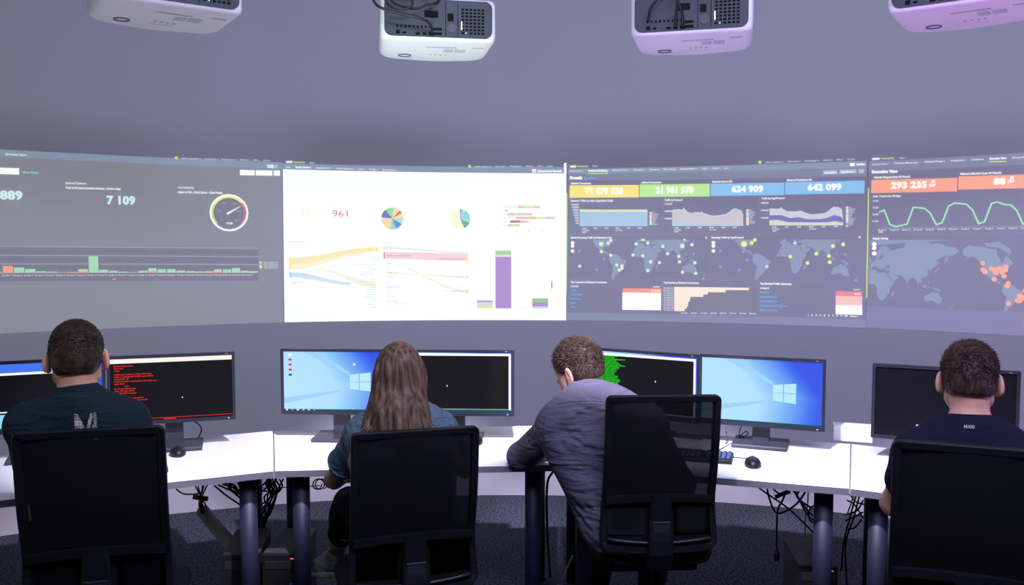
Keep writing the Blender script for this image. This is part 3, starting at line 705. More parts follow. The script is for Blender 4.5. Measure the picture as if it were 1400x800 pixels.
for k in range(1, 10): P.text('table_text', P_WHITE, str(k + 1), 1109 + 5.75 * (k - 1), 432 + 0.09 * k, 1111 + 5.75 * (k - 1) + (1.6 if k == 9 else 0), 2.4, 5, 0.03)
P.text('table_text', P_WHITE, 'Weiter >', 1162, 433.4, 1173, 2.3, 5, 0.02); P.disc('table_text', pmat(110, 140, 190), 1105.2, 430.8, 3.4, 4, None, 0, 360, 2.6); P.text('table_text', P_TBLU, '1', 1104.4, 432, 1105.8, 2.4, 5)
P.build()

# ============ picture four: two salmon tiles, line chart and a wide world map
P = Projection('rightmost projected picture, salmon number tiles above a line chart and map', 1186, 1560)
q = P.quad
q('picture_area', P_BG3, (1187.5, 227), (1560, 199), (1560, 470), (1184, 448), 1)
q('navigation_bar', P_BAR2, (1187.5, 220.8), (1560, 198.5), (1560, 207), (1187.5, 228), 2)
q('navigation_bar', P_BAR2, (1188, 228), (1560, 207), (1560, 216), (1188, 236), 2)
q('picture_area', pmat(140, 136, 178), (1184.6, 419), (1560, 433), (1560, 470), (1184, 448), 2)
q('picture_area', P_GREEN, (1186.6, 257), (1188.2, 257), (1185.6, 407.6), (1184, 407.6), 3)
P.text('menu_text', P_WHITE, 'splunk', 1192, 218.6, 1203, 2.9, bold=0.06); P.text('menu_text', P_GREEN, '>enterprise', 1203.6, 218, 1222, 2.6, bold=0.03)
P.text('menu_text', P_TEXT, 'Apps v', 1229.5, 217, 1239, 2.5, bold=0.0)
for s, a, b, bo in (('Security Posture', 1192.5, 1214, 0), ('Continuous Monitoring v', 1222, 1256, .01), ('Advanced Threats v', 1264, 1292, .02), ('Investigations v', 1299.6, 1320, .01), ('Compliance', 1327.6, 1345, .01), ('Executive View', 1353, 1376, .04), ('Benutzerdefiniert v', 1384, 1412, .01)):
    P.text('navigation_text', P_TEXT if bo < .03 else P_WHITE, s, a, 226 - (a - 1192) * 0.048, b, 2.7, bold=bo)
P.rect('navigation_text', P_GREEN, 1352.4, 220.8, 1376, 222.2, 4)
P.text('heading_text', P_WHITE, 'Executive View', 1192, 237, 1227.5, 4, bold=0.05)
for a, b, yt, yb, cap, cx, ce, num, n0, n1, ny, ar, pc in ((1191.4, 1308.8, 246.2, 264, 'Attacks Stopped (Last 24 Hours)', 1194.6, 1244, '293 235', 1218, 1267, 257.6, 1270, '26%'), (1310.6, 1436, 241.4, 259.4, 'Malware Blocked (Last 24 Hours)', 1313, 1368.6, '88', 1358, 1374.6, 252.4, 1377.6, '15%')):
    P.rect('number_tile', P_TSAL, a, yt, b, yb, 3)
    P.text('caption_text', P_WHITE, cap, cx, yt - 2.2, ce, 2.8, 5, 0.03, 'number_tile')
    P.text('number_text', P_WHITE, num, n0, ny, n1, 8.4, 5, 0.04, 'number_tile'); P.text('number_text', P_WHITE, pc, ar, ny - 2.2, ar + 9.6, 3.4, 5, 0.05, 'number_tile')
    P.line('tile_arrow', P_WHITE, [(ar + 3.4, ny - 7), (ar + 7, ny - 10.4)], 1.0, 5, 'number_tile'); P.line('tile_arrow', P_WHITE, [(ar + 4, ny - 10.2), (ar + 7.4, ny - 10.4), (ar + 7.4, ny - 7.2)], 1.0, 5, 'number_tile')
P.text('caption_text', P_WHITE, 'User Trend over 30 days', 1193.6, 269.8, 1231.5, 2.8, bold=0.02)
for k, y in enumerate((276, 285.2, 294.4, 303.6)): P.text('axis_text', P_TEXT, '%d 000' % (20 - 5 * k), 1193.2, y, 1200.8, 2.2, 4, 0.02)
P.line('line_chart', pmat(172, 236, 200), [(1202, 290.2), (1209, 287.2), (1216.5, 307), (1220, 308.4), (1225, 310), (1240, 306.4), (1248.6, 283.6), (1264, 285), (1272, 292), (1280, 307.3), (1288, 304.6), (1297, 282), (1305, 277.8), (1321, 279.3), (1329.6, 287.4), (1338, 306), (1346, 303.2), (1355.6, 278.4), (1363.6, 276.2), (1373, 279.8), (1382, 280.4), (1390, 287.6), (1398.4, 306.6), (1406, 305), (1416, 280), (1440, 278)], 1.7, 4)
q('line_chart', P_LINE, (1200.5, 312), (1440, 308.6), (1440, 309.3), (1200.5, 312.7), 3)
for k in range(15): P.text('axis_text', P_TEXT, 'Do Jun %d' % (17 + 2 * k if k < 6 else 2 * k - 9), 1201 + 16.2 * k, 315.6 - 0.24 * k, 1212 + 16.2 * k, 2.0, 4, 0.02)
P.text('axis_text', P_TEXT, '2025', 1201, 318.4, 1207, 2, 4, 0.02)
q('panel_edge', P_FRAME, (1188, 320.4), (1440, 318), (1440, 318.8), (1188, 321.2), 2)
P.text('caption_text', P_WHITE, 'Attack Origins', 1192.8, 327.4, 1214.4, 2.8, bold=0.03)
for y in (334, 339, 346.6): P.disc('button', P_WHITE, 1195.2, y, 2.6, 3)
world_map(P, 'landmass', P_MAP, 1190.9, 391.0, 0.640, 31.0, (1189, 328, 1500, 424), wrap=-30)
for a, b, r in ((1006, 245, 2.6), (1006, 300, 2.4), (1025, 318, 2.8), (1080, 292, 2.6), (1112, 302, 2.8), (1116, 325, 2.8), (1150, 290, 2.6), (1170, 320, 2.7), (1199, 280, 2.9), (1199, 305, 2.6), (1187, 355, 2.7), (1104, 380, 2.6), (1221, 414, 2.6), (1211, 437, 2.7), (1222, 584, 2.6), (1318, 520, 3.0), (1330, 540, 3.2), (1296, 560, 2.6), (1318, 562, 2.8), (1345, 530, 2.6), (1358, 478, 2.2)):
    P.disc('map_dot', P_TSAL, 1180 + a / 6.155, 320 + b / 6.155, r, 4)
P.build()

# ------------------------------------------------------------------ furniture materials
M_BLACK = mat('black_plastic', (0.008, 0.008, 0.010), 0.45, bump=0.05, nscale=300, spec=0.35)
M_BLACKM = mat('matte_black_plastic', (0.008, 0.008, 0.009), 0.6, bump=0.05, nscale=300)
M_BEZEL = mat('dark_bezel', (0.016, 0.016, 0.026), 0.45, noise=0.1, nscale=40, spec=0.3)
M_BASE = mat('dark_stand', (0.03, 0.03, 0.042), 0.42, noise=0.1, nscale=40)
M_DESK = mat('white_desk_laminate', (0.72, 0.71, 0.74), 0.42, noise=0.015, nscale=5)
M_EDGE_SHADE = mat('shaded_front_edge', (0.13, 0.122, 0.15), 0.5, noise=0.03, nscale=30)
M_POST = mat('dark_blue_powder_coat', (0.017, 0.017, 0.042), 0.55, bump=0.04, nscale=260)
M_PC = mat('black_steel_case', (0.010, 0.010, 0.012), 0.6, bump=0.06, nscale=200)
M_PCTOP = mat('grey_black_steel_lid', (0.032, 0.032, 0.036), 0.6, bump=0.06, nscale=200)
M_CABLE = mat('black_cable_rubber', (0.008, 0.008, 0.01), 0.5, noise=0.1)
M_CGREY = mat('grey_cable_rubber', (0.55, 0.55, 0.56), 0.5, noise=0.1)
M_CRED = mat('red_cable_rubber', (0.55, 0.03, 0.04), 0.5, noise=0.1)
M_CWHITE = mat('white_cable_rubber', (0.6, 0.6, 0.62), 0.5, noise=0.1)
M_SLEEVE = mat('grey_woven_sleeve', (0.16, 0.155, 0.17), 0.85, noise=0.25, nscale=220, bump=0.3)
M_KEY = mat('dark_blue_keycap', (0.02, 0.03, 0.12), 0.45, noise=0.1)
M_WBOX = mat('white_box_card', (0.85, 0.84, 0.88), 0.6, noise=0.02)

# ------------------------------------------------------------------ desks (trapezoids set in an arc)
DZ = 0.73
def desk_pt(deg, r, z=DZ):
    a = R(deg); return Vector((r * math.sin(a), r * math.cos(a), z))
pA = at_z(375, 644, DZ); pB = at_z(762, 635.5, DZ); pC = at_z(1162, 668, DZ)
def polar(p): return math.degrees(math.atan2(p.x, p.y)), math.hypot(p.x, p.y)
aAB, rAB = polar(pA); aBC, rBC = polar(pB); aCD, rCD = polar(pC)
JOINTS = [(aAB - 18.3, rAB), (aAB, rAB), (aBC, rBC), (aCD, rCD), (aCD + 18.2, rCD + 0.02)]
DEPTH = 0.75
def make_desk(j0, j1, label):
    (a0, r0), (a1, r1) = j0, j1
    g = 0.035
    f0, f1 = desk_pt(a0 + g, r0), desk_pt(a1 - g, r1)
    b1, b0 = desk_pt(a1 - g, r1 + DEPTH), desk_pt(a0 + g, r0 + DEPTH)
    c = (f0 + f1 + b0 + b1) / 4
    dx = (f1 - f0).normalized(); yaw = math.atan2(dx.y, dx.x)
    root = thing('desk', label, 'desk', (c.x, c.y, 0), yaw)
    Mi = Matrix.Rotation(-yaw, 3, 'Z')
    loc = [Mi @ (p - Vector((c.x, c.y, 0))) for p in (f0, f1, b1, b0)]
    T = 0.027
    bm = bmesh.new()
    lo = [bm.verts.new((p.x, p.y, DZ - T)) for p in loc]; hi = [bm.verts.new((p.x, p.y, DZ)) for p in loc]
    bm.faces.new(hi); bm.faces.new(lo[::-1])
    for k in range(4): bm.faces.new((lo[k], lo[(k + 1) % 4], hi[(k + 1) % 4], hi[k]))
    bmesh.ops.bevel(bm, geom=bm.edges[:], offset=0.0012, segments=1, affect='EDGES')
    obj('desk_top', bm, M_DESK, root)
    # front edge strip: its weaker lighting is put into a darker colour
    fa, fb = loc[0], loc[1]
    newbox('edge_shade', ((fa.x + fb.x) / 2, fa.y - 0.0008, DZ - T / 2), (fb.x - fa.x - 0.002, 0.0014, T - 0.0016), M_EDGE_SHADE, root)
    inset = 0.112
    for k, (p, sx, sy) in enumerate(((loc[0], 1, 1), (loc[1], -1, 1), (loc[2], -1, -1), (loc[3], 1, -1))):
        x, y = p.x + sx * (0.105 if k > 1 else 0.084), p.y + sy * (0.10 if k > 1 else inset)
        bm = bmesh.new(); tube(bm, [(x, y, 0.012), (x, y, DZ - T - 0.006)], 0.035, 24)
        lg = obj('leg', bm, M_POST, root, True)
        for p_ in lg.data.polygons:
            if abs(p_.normal.z) > 0.9: p_.use_smooth = False
        bm = bmesh.new(); tube(bm, [(x, y, 0.0), (x, y, 0.012)], 0.04, 20); obj('foot', bm, M_BLACK, lg)
        bm = bmesh.new(); box(bm, (x, y, DZ - T - 0.003), (0.10, 0.10, 0.005), 0.001); obj('mounting_plate', bm, M_BLACK, lg)
    # rail under the top between the front legs, behind the posts
    newbox('rail', (0, loc[3].y - 0.21, DZ - T - 0.020), ((fb.x - fa.x) * 0.92, 0.03, 0.035), M_BLACK, root)
    return root, yaw
DLAB = ['white desk at the far left, in front of the leftmost man', 'white desk of the long-haired woman', 'white desk the man in the long-sleeved shirt leans on', 'white desk at the far right, in front of the navy t-shirt man']
YAWS = []
for k in range(4):
    _, y_ = make_desk(JOINTS[k], JOINTS[k + 1], DLAB[k]); YAWS.append(y_)

# ------------------------------------------------------------------ monitors
MTOP = 1.13
def wallpaper_mat():
    m = bpy.data.materials.new('blue_light_beam_wallpaper'); m.use_nodes = True
    nt = m.node_tree; b = nt.nodes['Principled BSDF']
    b.inputs['Base Color'].default_value = (0.01, 0.01, 0.01, 1); b.inputs['Roughness'].default_value = 0.35
    tc = nt.nodes.new('ShaderNodeTexCoord'); sp = nt.nodes.new('ShaderNodeSeparateXYZ')
    nt.links.new(tc.outputs['Generated'], sp.inputs[0])
    # distance from the left middle, squashed, gives pale cyan running out into deep blue on the right
    def math_(op, a, b_=None):
        n = nt.nodes.new('ShaderNodeMath'); n.operation = op
        for i, v in enumerate((a, b_)):
            if v is None: continue
            if isinstance(v, (int, float)): n.inputs[i].default_value = v
            else: nt.links.new(v, n.inputs[i])
        return n.outputs[0]
    x, z = sp.outputs['X'], sp.outputs['Z']
    up = math_('MULTIPLY', math_('SUBTRACT', z, 0.42), 0.42)
    up = math_('MAXIMUM', up, math_('MULTIPLY', up, -0.35))
    t = math_('ADD', math_('MULTIPLY', x, 1.0), up)
    cr = nt.nodes.new('ShaderNodeValToRGB'); e = cr.color_ramp.elements
    e[0].position = 0.0; e[0].color = (*rgb(178, 226, 252), 1)
    e[1].position = 1.0; e[1].color = (*rgb(40, 78, 226), 1)
    for p, c in ((0.50, (170, 220, 250)), (0.68, (126, 186, 244)), (0.92, (50, 108, 236))):
        k = e.new(p); k.color = (*rgb(*c), 1)
    nt.links.new(t, cr.inputs['Fac'])
    nt.links.new(cr.outputs['Color'], b.inputs['Emission Color']); b.inputs['Emission Strength'].default_value = 1.0
    return m
M_WALLP = wallpaper_mat()
S_BLK = lit('screen_near_black', 14, 13, 19); S_WHT = lit('screen_white', 255, 255, 255); S_TASK = lit('screen_taskbar_teal', 16, 84, 92)
S_LOGO = lit('screen_pale_cyan', 178, 226, 252, 1.1); S_BEAM = lit('screen_beam', 160, 208, 250); S_RED = lit('screen_red', 235, 50, 30); S_GRN = lit('screen_green', 30, 200, 20)
S_BLUE = lit('screen_blue', 30, 90, 220); S_LED = lit('led_pale_blue', 170, 220, 255, 2.0); S_BLUEW = lit('screen_window_blue', 70, 120, 240); S_DARK = mat('dark_glossy_screen', (0.006, 0.006, 0.008), 0.22, emit=(0.002, 0.002, 0.004), estr=1.0, spec=0.12)
S_ICR = lit('screen_icon_red', 226, 60, 90); S_ICY = lit('screen_icon_yellow', 236, 226, 110); S_GREYT = lit('screen_grey', 150, 155, 170); S_CYANW = lit('screen_cyan_window', 150, 216, 240)

class Screen:
    """flat content of a monitor; u 0..1 left to right, v 0..1 bottom to top"""
    def __init__(s, parent, w_, h_, y):
        s.p, s.w, s.h, s.y = parent, w_, h_, y
    def _co(s, u, v, l): return ((u - 0.5) * s.w, s.y - 0.0004 * l, (v - 0.5) * s.h)
    def quads(s, name, m, qs, l):
        v = []; f = []
        for q in qs:
            b = len(v); v += [s._co(u, w, l) for u, w in q]; f.append(tuple(range(b, b + len(q))))
        me = bpy.data.meshes.new(name); me.from_pydata(v, [], f); return link(name, me, m, s.p)
    def rect(s, name, m, u0, v0, u1, v1, l=1): return s.quads(name, m, [[(u0, v0), (u1, v0), (u1, v1), (u0, v1)]], l)
    def poly(s, name, m, pts, l=1): return s.quads(name, m, [pts], l)
    def rects(s, name, m, rs, l=2): return s.quads(name, m, [[(a, b), (c, b), (c, d), (a, d)] for a, b, c, d in rs], l)
    def text(s, name, m, lines, l=3):
        v = []; f = []
        for t, u0, v0, u1, cap in lines:
            co, fs = text_mesh(t, 0.03)
            if len(co) == 0: continue
            mn, mx = co[:, 0].min(), co[:, 0].max(); b = len(v)
            for c in co: v.append(s._co(u0 + (c[0] - mn) / (mx - mn) * (u1 - u0), v0 + c[1] / 0.7 * cap, l))
            f += [tuple(i + b for i in q) for q in fs]
        me = bpy.data.meshes.new(name); me.from_pydata(v, [], f); return link(name, me, m, s.p)
    def desktop(s, icons=True):
        s.rect('wallpaper', M_WALLP, 0, 0, 1, 1, 0) if False else None
        me = bpy.data.meshes.new('wallpaper')
        me.from_pydata([s._co(u, v, 0) for u, v in ((0, 0), (1, 0), (1, 1), (0, 1))], [], [(0, 1, 2, 3)])
        link('wallpaper', me, M_WALLP, s.p)
        s.poly('light_beam', S_BEAM2, [(0.18, 1.0), (0.30, 1.0), (0.60, 0.66), (0.60, 0.60)], 1)
        s.poly('light_beam', S_BEAM2, [(0.0, 0.22), (0.0, 0.12), (0.60, 0.36), (0.60, 0.385)], 1)
        # four pane emblem seen in perspective
        def pane(u0, u1, lo):
            def vt(u, t):
                top = 0.615 + (u - 0.60) * 0.21; bot = 0.375 - (u - 0.60) * 0.20
                return bot + (top - bot) * t
            a, b = (0.0, 0.485) if lo else (0.515, 1.0)
            s.poly('emblem_pane', S_LOGO, [(u0, vt(u0, a)), (u1, vt(u1, a)), (u1, vt(u1, b)), (u0, vt(u0, b))], 2)
        for lo in (0, 1): pane(0.602, 0.683, lo); pane(0.691, 0.79, lo)
        s.rect('taskbar', S_TASK, 0, 0, 1, 0.03, 2)
        if icons:
            for k, m in enumerate((S_WHT, S_ICR, S_ICR, S_ICR, S_BLUE, S_ICY)): s.rect('desktop_icon', m, 0.045, 0.93 - 0.085 * k, 0.075, 0.965 - 0.085 * k, 2)
            for k, m in enumerate((S_WHT, S_GREYT, S_WHT, S_CYANW, S_ICY, S_GREYT)): s.rect('taskbar_icon', m, 0.015 + 0.05 * k, 0.006, 0.035 + 0.05 * k, 0.026, 3)
S_BEAM2 = lit('screen_beam_soft', 160, 212, 248)

def make_monitor(tr, label, x_side='right', right_px=None, yaw=None, content=None, ztop=1.13, width=0.535):
    MTOP = ztop; MH = 0.31 * (1.65 - ztop) / 0.52; width = width * (1.65 - ztop) / 0.52
    """tr: pixel of a top corner; yaw of the panel about z; x_side tells which corner"""
    c = at_z(tr[0], tr[1], ztop)
    ux = Vector((math.cos(yaw), math.sin(yaw), 0))
    mid = c - ux * (width / 2) * (1 if x_side == 'right' else -1)
    root = thing('monitor', label, 'monitor', (mid.x, mid.y, DZ), yaw)
    cz = MTOP - DZ - MH / 2
    # housing: front frame ring and rear shell
    bw, bb = 0.0125, 0.016
    fr = []
    def ring(y, outer, r): return [Vector((x, y, cz + z)) for x, z in outer]
    bm = bmesh.new()
    o_ = rrect(width, MH, 0.004, 3); i_ = rrect(width - 2 * bw, MH - bw - bb, 0.001, 3, 0, (bb - bw) / 2)
    loft(bm, [[Vector((x, 0.020, cz + z)) for x, z in o_], [Vector((x, 0.0, cz + z)) for x, z in o_], [Vector((x, 0.0, cz + z)) for x, z in i_], [Vector((x, 0.006, cz + z)) for x, z in i_]], False)
    obj('bezel', bm, M_BEZEL, root)
    bm = bmesh.new()
    loft(bm, [[Vector((x, 0.0195, cz + z)) for x, z in rrect(width - 0.002, MH - 0.002, 0.004, 3)], [Vector((x, 0.032, cz + z)) for x, z in rrect(width * 0.95, MH * 0.92, 0.012, 3)], [Vector((x, 0.052, cz + z)) for x, z in rrect(width * 0.6, MH * 0.6, 0.02, 3)]])
    obj('rear_housing', bm, M_BLACK, root)
    pan = newbox('display_panel', (0, 0.0105, cz + (bb - bw) / 2), (width - 2 * bw + 0.002, 0.006, MH - bw - bb + 0.002), S_DARK, root)
    hold = pan
    bm = bmesh.new(); box(bm, (0, 0.062, 0.10), (0.075, 0.030, 0.20), 0.004)
    obj('stand_column', bm, M_BASE, root)
    bm = bmesh.new(); box(bm, (0, 0.045, 0.010), (0.235, 0.185, 0.018), 0.005)
    obj('stand_base', bm, M_BASE, root)
    newbox('brand_strip', (width / 2 - 0.035, -0.0003, cz + MH / 2 - bw / 2), (0.012, 0.0006, 0.002), mat('grey_print', (0.25, 0.25, 0.28), 0.5), root)
    led = newbox('power_light', (width / 2 - 0.030, -0.0006, cz - MH / 2 + bb * 0.5), (0.006, 0.001, 0.003), S_LED, root)
    scr = Screen(pan, width - 2 * bw, MH - bw - bb, 0.0105 - 0.003 - 0.0003)
    # pan object origin is at root; shift content to its centre height
    scr_c = cz + (bb - bw) / 2
    base_co = scr._co
    scr._co = lambda u, v, l: (lambda p: (p[0], p[1], p[2] + scr_c))(base_co(u, v, l))
    if content: content(scr)
    return root

def yaw_of(pl, pr):
    a, b = at_z(*pl, MTOP), at_z(*pr, MTOP); return math.atan2(b.y - a.y, b.x - a.x)
yA = yaw_of((142.3, 488), (320.6, 481.3)); yB = yaw_of((383, 477), (703, 479)); yC = yaw_of((960, 484.5), (1129.6, 492.5)); yD = yaw_of((1193, 497), (1399, 508.5))

def c_terminal_red(s):
    s.rect('window', S_BLK, 0, 0, 1, 1, 0)
    s.rect('window_bar', lit('screen_cream', 250, 244, 232), 0, 0.925, 1, 0.995, 1)
    L = ['Reading package lists...', 'done', '/var', 'root@monitor:~# tcpdump -i eth0 port 443 and host', 'listening on eth0, link-type EN10MB, capture 262144', '12:04:51 IP', 'IP 10.0.4.17.443 > 10.0.9.3.52114: Flags [P.], seq 1', 'ack 518', '  win 501', 'length 96 options nop', 'nop TS val 3370', 'ecr 9817213 length', '', 'packets captured', '   dropped by kernel']
    W = [0.16, 0.075, 0.05, 0.30, 0.315, 0.12, 0.345, 0.08, 0.115, 0.17, 0.16, 0.175, 0, 0.13, 0.26]
    s.text('screen_text', S_RED, [(t, 0.03 + (0.08 if i in (8,) else 0.0) + (0.13 if i == 13 else 0), 0.875 - 0.0375 * i - (0.02 if i > 2 else 0), 0.03 + w_ + (0.0 if i != 13 else 0.1), 0.022) for i, (t, w_) in enumerate(zip(L, W)) if t], 2)
    s.rect('window_line', S_RED, 0, 0.028, 1, 0.036, 2); s.rect('window_line', S_RED, 0.42, 0.005, 0.52, 0.022, 2)
    s.rect('cursor', S_WHT, 0.575, 0.335, 0.583, 0.355, 2)
def c_left_windows(s):
    s.desktop(False)
    s.rect('window_frame', S_BLUEW, 0.0, 0.84, 0.82, 1.0, 3)
    s.rect('window_frame', S_WHT, 0.0, 0.26, 0.69, 0.865, 4); s.rect('window', S_BLK, 0.0, 0.28, 0.672, 0.83, 5)
    s.rect('window_line', S_GRN, 0.3, 0.262, 0.62, 0.276, 6); s.rect('window_frame', S_CYANW, 0.0, 0.03, 0.72, 0.235, 4)
    s.rect('window', S_BLK, 0.0, 0.235, 0.70, 0.262, 6)
def c_wall_icons(s):
    s.desktop(True)
    s.rect('cursor', S_WHT, 0.635, 0.77, 0.652, 0.81, 3)
def c_wall(s): s.desktop(False)
def c_black_window(s):
    s.desktop(False)
    s.rect('window_frame', S_WHT, 0.0, 0.04, 0.995, 0.985, 3); s.rect('window', S_BLK, 0.0, 0.055, 0.975, 0.945, 4)
    s.rect('window_line', S_TASK, 0, 0.03, 0.98, 0.05, 5); s.rect('cursor', S_WHT, 0.42, 0.43, 0.427, 0.455, 5)
    s.rects('screen_text', S_BLUE, [(0.0, 0.44, 0.055, 0.455), (0.0, 0.235, 0.05, 0.27), (0.0, 0.27, 0.06, 0.28), (0.0, 0.17, 0.04, 0.195)], 5)
def c_green(s):
    s.desktop(False)
    s.rect('window_frame', S_WHT, 0.0, 0.03, 0.985, 0.972, 3); s.rect('window', S_BLK, 0.0, 0.045, 0.965, 0.93, 4)
    rs = []; g = random.Random(3)
    for k in range(34):
        v = 0.915 - 0.0256 * k
        u = 0.01; 
        end = 0.245 + g.choice((-0.03, -0.01, 0.0, 0.0, 0.01, 0.02, 0.03, 0.075))
        while u < end:
            w_ = g.uniform(0.02, 0.07); rs.append((u, v, min(u + w_, end), v + 0.0165)); u += w_ + 0.004
    s.rects('screen_text', S_GRN, rs, 5)
    s.rect('cursor', S_WHT, 0.61, 0.545, 0.618, 0.575, 5)
def c_dark(s):
    s.rect('window_frame', S_WHT, 0.31, 0.10, 0.45, 0.185, 1); s.rect('window', lit('screen_dim_grey', 96, 92, 110), 0.317, 0.10, 0.443, 0.172, 2); s.rect('window_line', S_ICY, 0.32, 0.13, 0.36, 0.14, 3)

m_a2 = make_monitor((320.6, 481.3), 'monitor with red text on black, right of the leftmost man', 'right', yaw=yA, ztop=1.148, content=c_terminal_red)
cA = at_z(320.6, 481.3, MTOP); uA = Vector((math.cos(yA), math.sin(yA), 0))
def px_of(p):
    d = Vector(p) - EYE; return 700 + FPX * d.dot(_r) / d.dot(_f), 400 - FPX * d.dot(_u) / d.dot(_f)
tl = px_of(cA - uA * (0.535 + 0.006))
m_a1 = make_monitor(tl, 'monitor at the left edge of the photo, blue desktop with a black window', 'right', yaw=yA + R(5), ztop=1.148, content=c_left_windows)
wB = ((at_z(703, 479, MTOP) - at_z(383, 477, MTOP)).length - 0.004) / 2
m_b1 = make_monitor((383, 477), 'monitor with pale blue desktop and icon column, left of the woman', 'left', yaw=yB, ztop=1.148, content=c_wall_icons, width=wB)
m_b2 = make_monitor((703, 479), 'monitor with a white-framed black window, right of the woman', 'right', yaw=yB, ztop=1.148, content=c_black_window, width=wB)
m_c2 = make_monitor((1129.6, 492.5), 'monitor with blue desktop right of the chair with see-through mesh', 'right', yaw=yC, content=c_wall)
m_c1 = make_monitor((957, 485.6), 'monitor with a column of green text beside the man in the long-sleeved shirt', 'right', yaw=yC + R(-9), content=c_green)
m_d = make_monitor((1193, 497), 'monitor with an almost black screen in front of the rightmost man', 'left', yaw=yD, content=c_dark)

# ------------------------------------------------------------------ mice, keyboards, small things on the desks
def mouse(px, py, rz, label):
    p = at_z(px, py, DZ)
    root = thing('computer_mouse', label, 'mouse', (p.x, p.y, DZ), rz)
    bm = bmesh.new(); rings = []
    for t, (w_, l0, l1, z) in enumerate(((0.030, -0.052, 0.052, 0.0), (0.033, -0.056, 0.055, 0.006), (0.032, -0.055, 0.053, 0.016), (0.026, -0.047, 0.043, 0.027), (0.015, -0.032, 0.025, 0.034), (0.004, -0.012, 0.004, 0.036))):
        rings.append([Vector((w_ * math.cos(a), (l0 + l1) / 2 + (l1 - l0) / 2 * math.sin(a), z)) for a in [2 * math.pi * k / 20 for k in range(20)]])
    loft(bm, rings); obj('body', bm, M_BLACK, root, True)
    bm = bmesh.new(); tube(bm, [(-0.004, 0.032, 0.026), (0.004, 0.032, 0.026)], 0.009, 12); obj('scroll_wheel', bm, M_BASE, root)
    bm = bmesh.new()
    tube(bm, spline([(0, 0.055, 0.006), (-0.02, 0.10, 0.004), (-0.11, 0.13, 0.004), (-0.135, 0.20, 0.004), (-0.11, 0.27, 0.004), (-0.07, 0.34, 0.012)], 6), 0.002, 6); obj('cord', bm, M_CABLE, root, True)
    return root
mouse(243, 622, YAWS[0], 'black mouse on the left desk, in front of the monitor base')
mouse(1029, 637, YAWS[2] + 0.1, 'black mouse in front of the blue desktop monitor on the right')
mouse(650, 606, YAWS[1], 'black mouse by the woman, half hidden behind her chair back')
def keyboard(p, rz, label):
    root = thing('keyboard', label, 'keyboard', (p.x, p.y, DZ), rz)
    bm = bmesh.new(); box(bm, (0, 0, 0.010), (0.44, 0.145, 0.018), 0.004); obj('case', bm, M_BLACK, root)
    bm0 = bmesh.new(); box(bm0, (0, 0, 0), (0.0165, 0.0165, 0.007), 0.0015, seg=1)
    me = bpy.data.meshes.new('key'); bm0.to_mesh(me); bm0.free(); me.materials.append(M_KEY)
    for r_ in range(6):
        for c_ in range(21):
            if c_ in (15,) or (r_ == 0 and 3 < c_ < 10): continue
            k = bpy.data.objects.new('key', me); C.objects.link(k); k.parent = root
            k.location = (-0.205 + 0.0205 * c_, -0.052 + 0.0205 * r_ + (0.004 if r_ == 5 else 0), 0.0215)
            if r_ == 0 and c_ == 3: k.scale = (1, 1, 1)
    newbox('space_bar', (-0.205 + 0.0205 * 6.5, -0.052, 0.0215), (0.118, 0.0165, 0.007), M_KEY, root, 0.0015)
    return root
def key_at(px, py, yaw):
    """keyboard whose right front corner shows at a pixel"""
    q_ = at_z(px, py, DZ); M_ = Matrix.Rotation(yaw, 3, 'Z'); return q_ - M_ @ Vector((0.22, -0.0725, 0))
keyboard(key_at(1000, 636, YAWS[2]), YAWS[2], 'blue-keyed keyboard behind the see-through chair, beside a mouse')
keyboard(key_at(632, 613, YAWS[1]), YAWS[1], 'blue-keyed keyboard in front of the long-haired woman')
kA = desk_pt((aAB + aAB - 18.3) / 2 - 0.6, rAB + 0.17); keyboard(kA, YAWS[0], 'keyboard in front of the man with the letter on his shirt')
kD = desk_pt(aCD + 9.2, rCD + 0.16); keyboard(kD, YAWS[3], 'keyboard in front of the man in the navy t-shirt')
# white box standing behind the joint of the two right desks
bx = at_z(1168, 604, DZ)
root = thing('white_box', 'bright white box standing on the desk joint left of the dark monitor', 'box', (bx.x, bx.y + 0.02, DZ), R(-19))
newbox('body', (0, 0, 0.036), (0.165, 0.06, 0.072), M_WBOX, root, 0.003)
newbox('lid', (0, 0, 0.0735), (0.168, 0.063, 0.003), M_WBOX, root, 0.001)

# ------------------------------------------------------------------ computers under the desks
def computer(p, rz, label):
    root = thing('computer_tower', label, 'computer', (p[0], p[1], 0), rz)
    W_, D_, H_ = 0.150, 0.33, 0.34
    newbox('case', (0, 0.01, H_ / 2 - 0.001), (W_, D_ - 0.02, H_ - 0.006), M_PC, root, 0.003)
    newbox('lid', (0, 0.01, H_ - 0.002), (W_ + 0.001, D_ - 0.02, 0.004), M_PCTOP, root, 0.001)
    fr = newbox('front_panel', (0, -D_ / 2 + 0.008, H_ / 2 + 0.001), (W_ + 0.002, 0.016, H_ - 0.002), M_BLACK, root, 0.003)
    newbox('disc_drive', (0, -D_ / 2 - 0.001, H_ - 0.045), (0.13, 0.003, 0.034), M_BLACKM, fr, 0.001)
    newbox('power_button', (0.05, -D_ / 2 - 0.001, H_ - 0.095), (0.014, 0.004, 0.014), M_BASE, fr, 0.002)
    newbox('status_light', (0.05, -D_ / 2 - 0.002, H_ - 0.018), (0.016, 0.002, 0.005), led_mats.pop(0), fr)
    for k in range(4): newbox('front_socket', (0.045, -D_ / 2 - 0.0008, H_ - 0.125 - 0.02 * k), (0.014, 0.002, 0.007), mat('blue_socket', (0.03, 0.05, 0.25), 0.5), fr)
    for k in range(8): newbox('vent_slat', (-0.01, -D_ / 2 - 0.001, 0.05 + 0.016 * k), (0.12, 0.003, 0.006), M_BLACKM, fr)
    return root
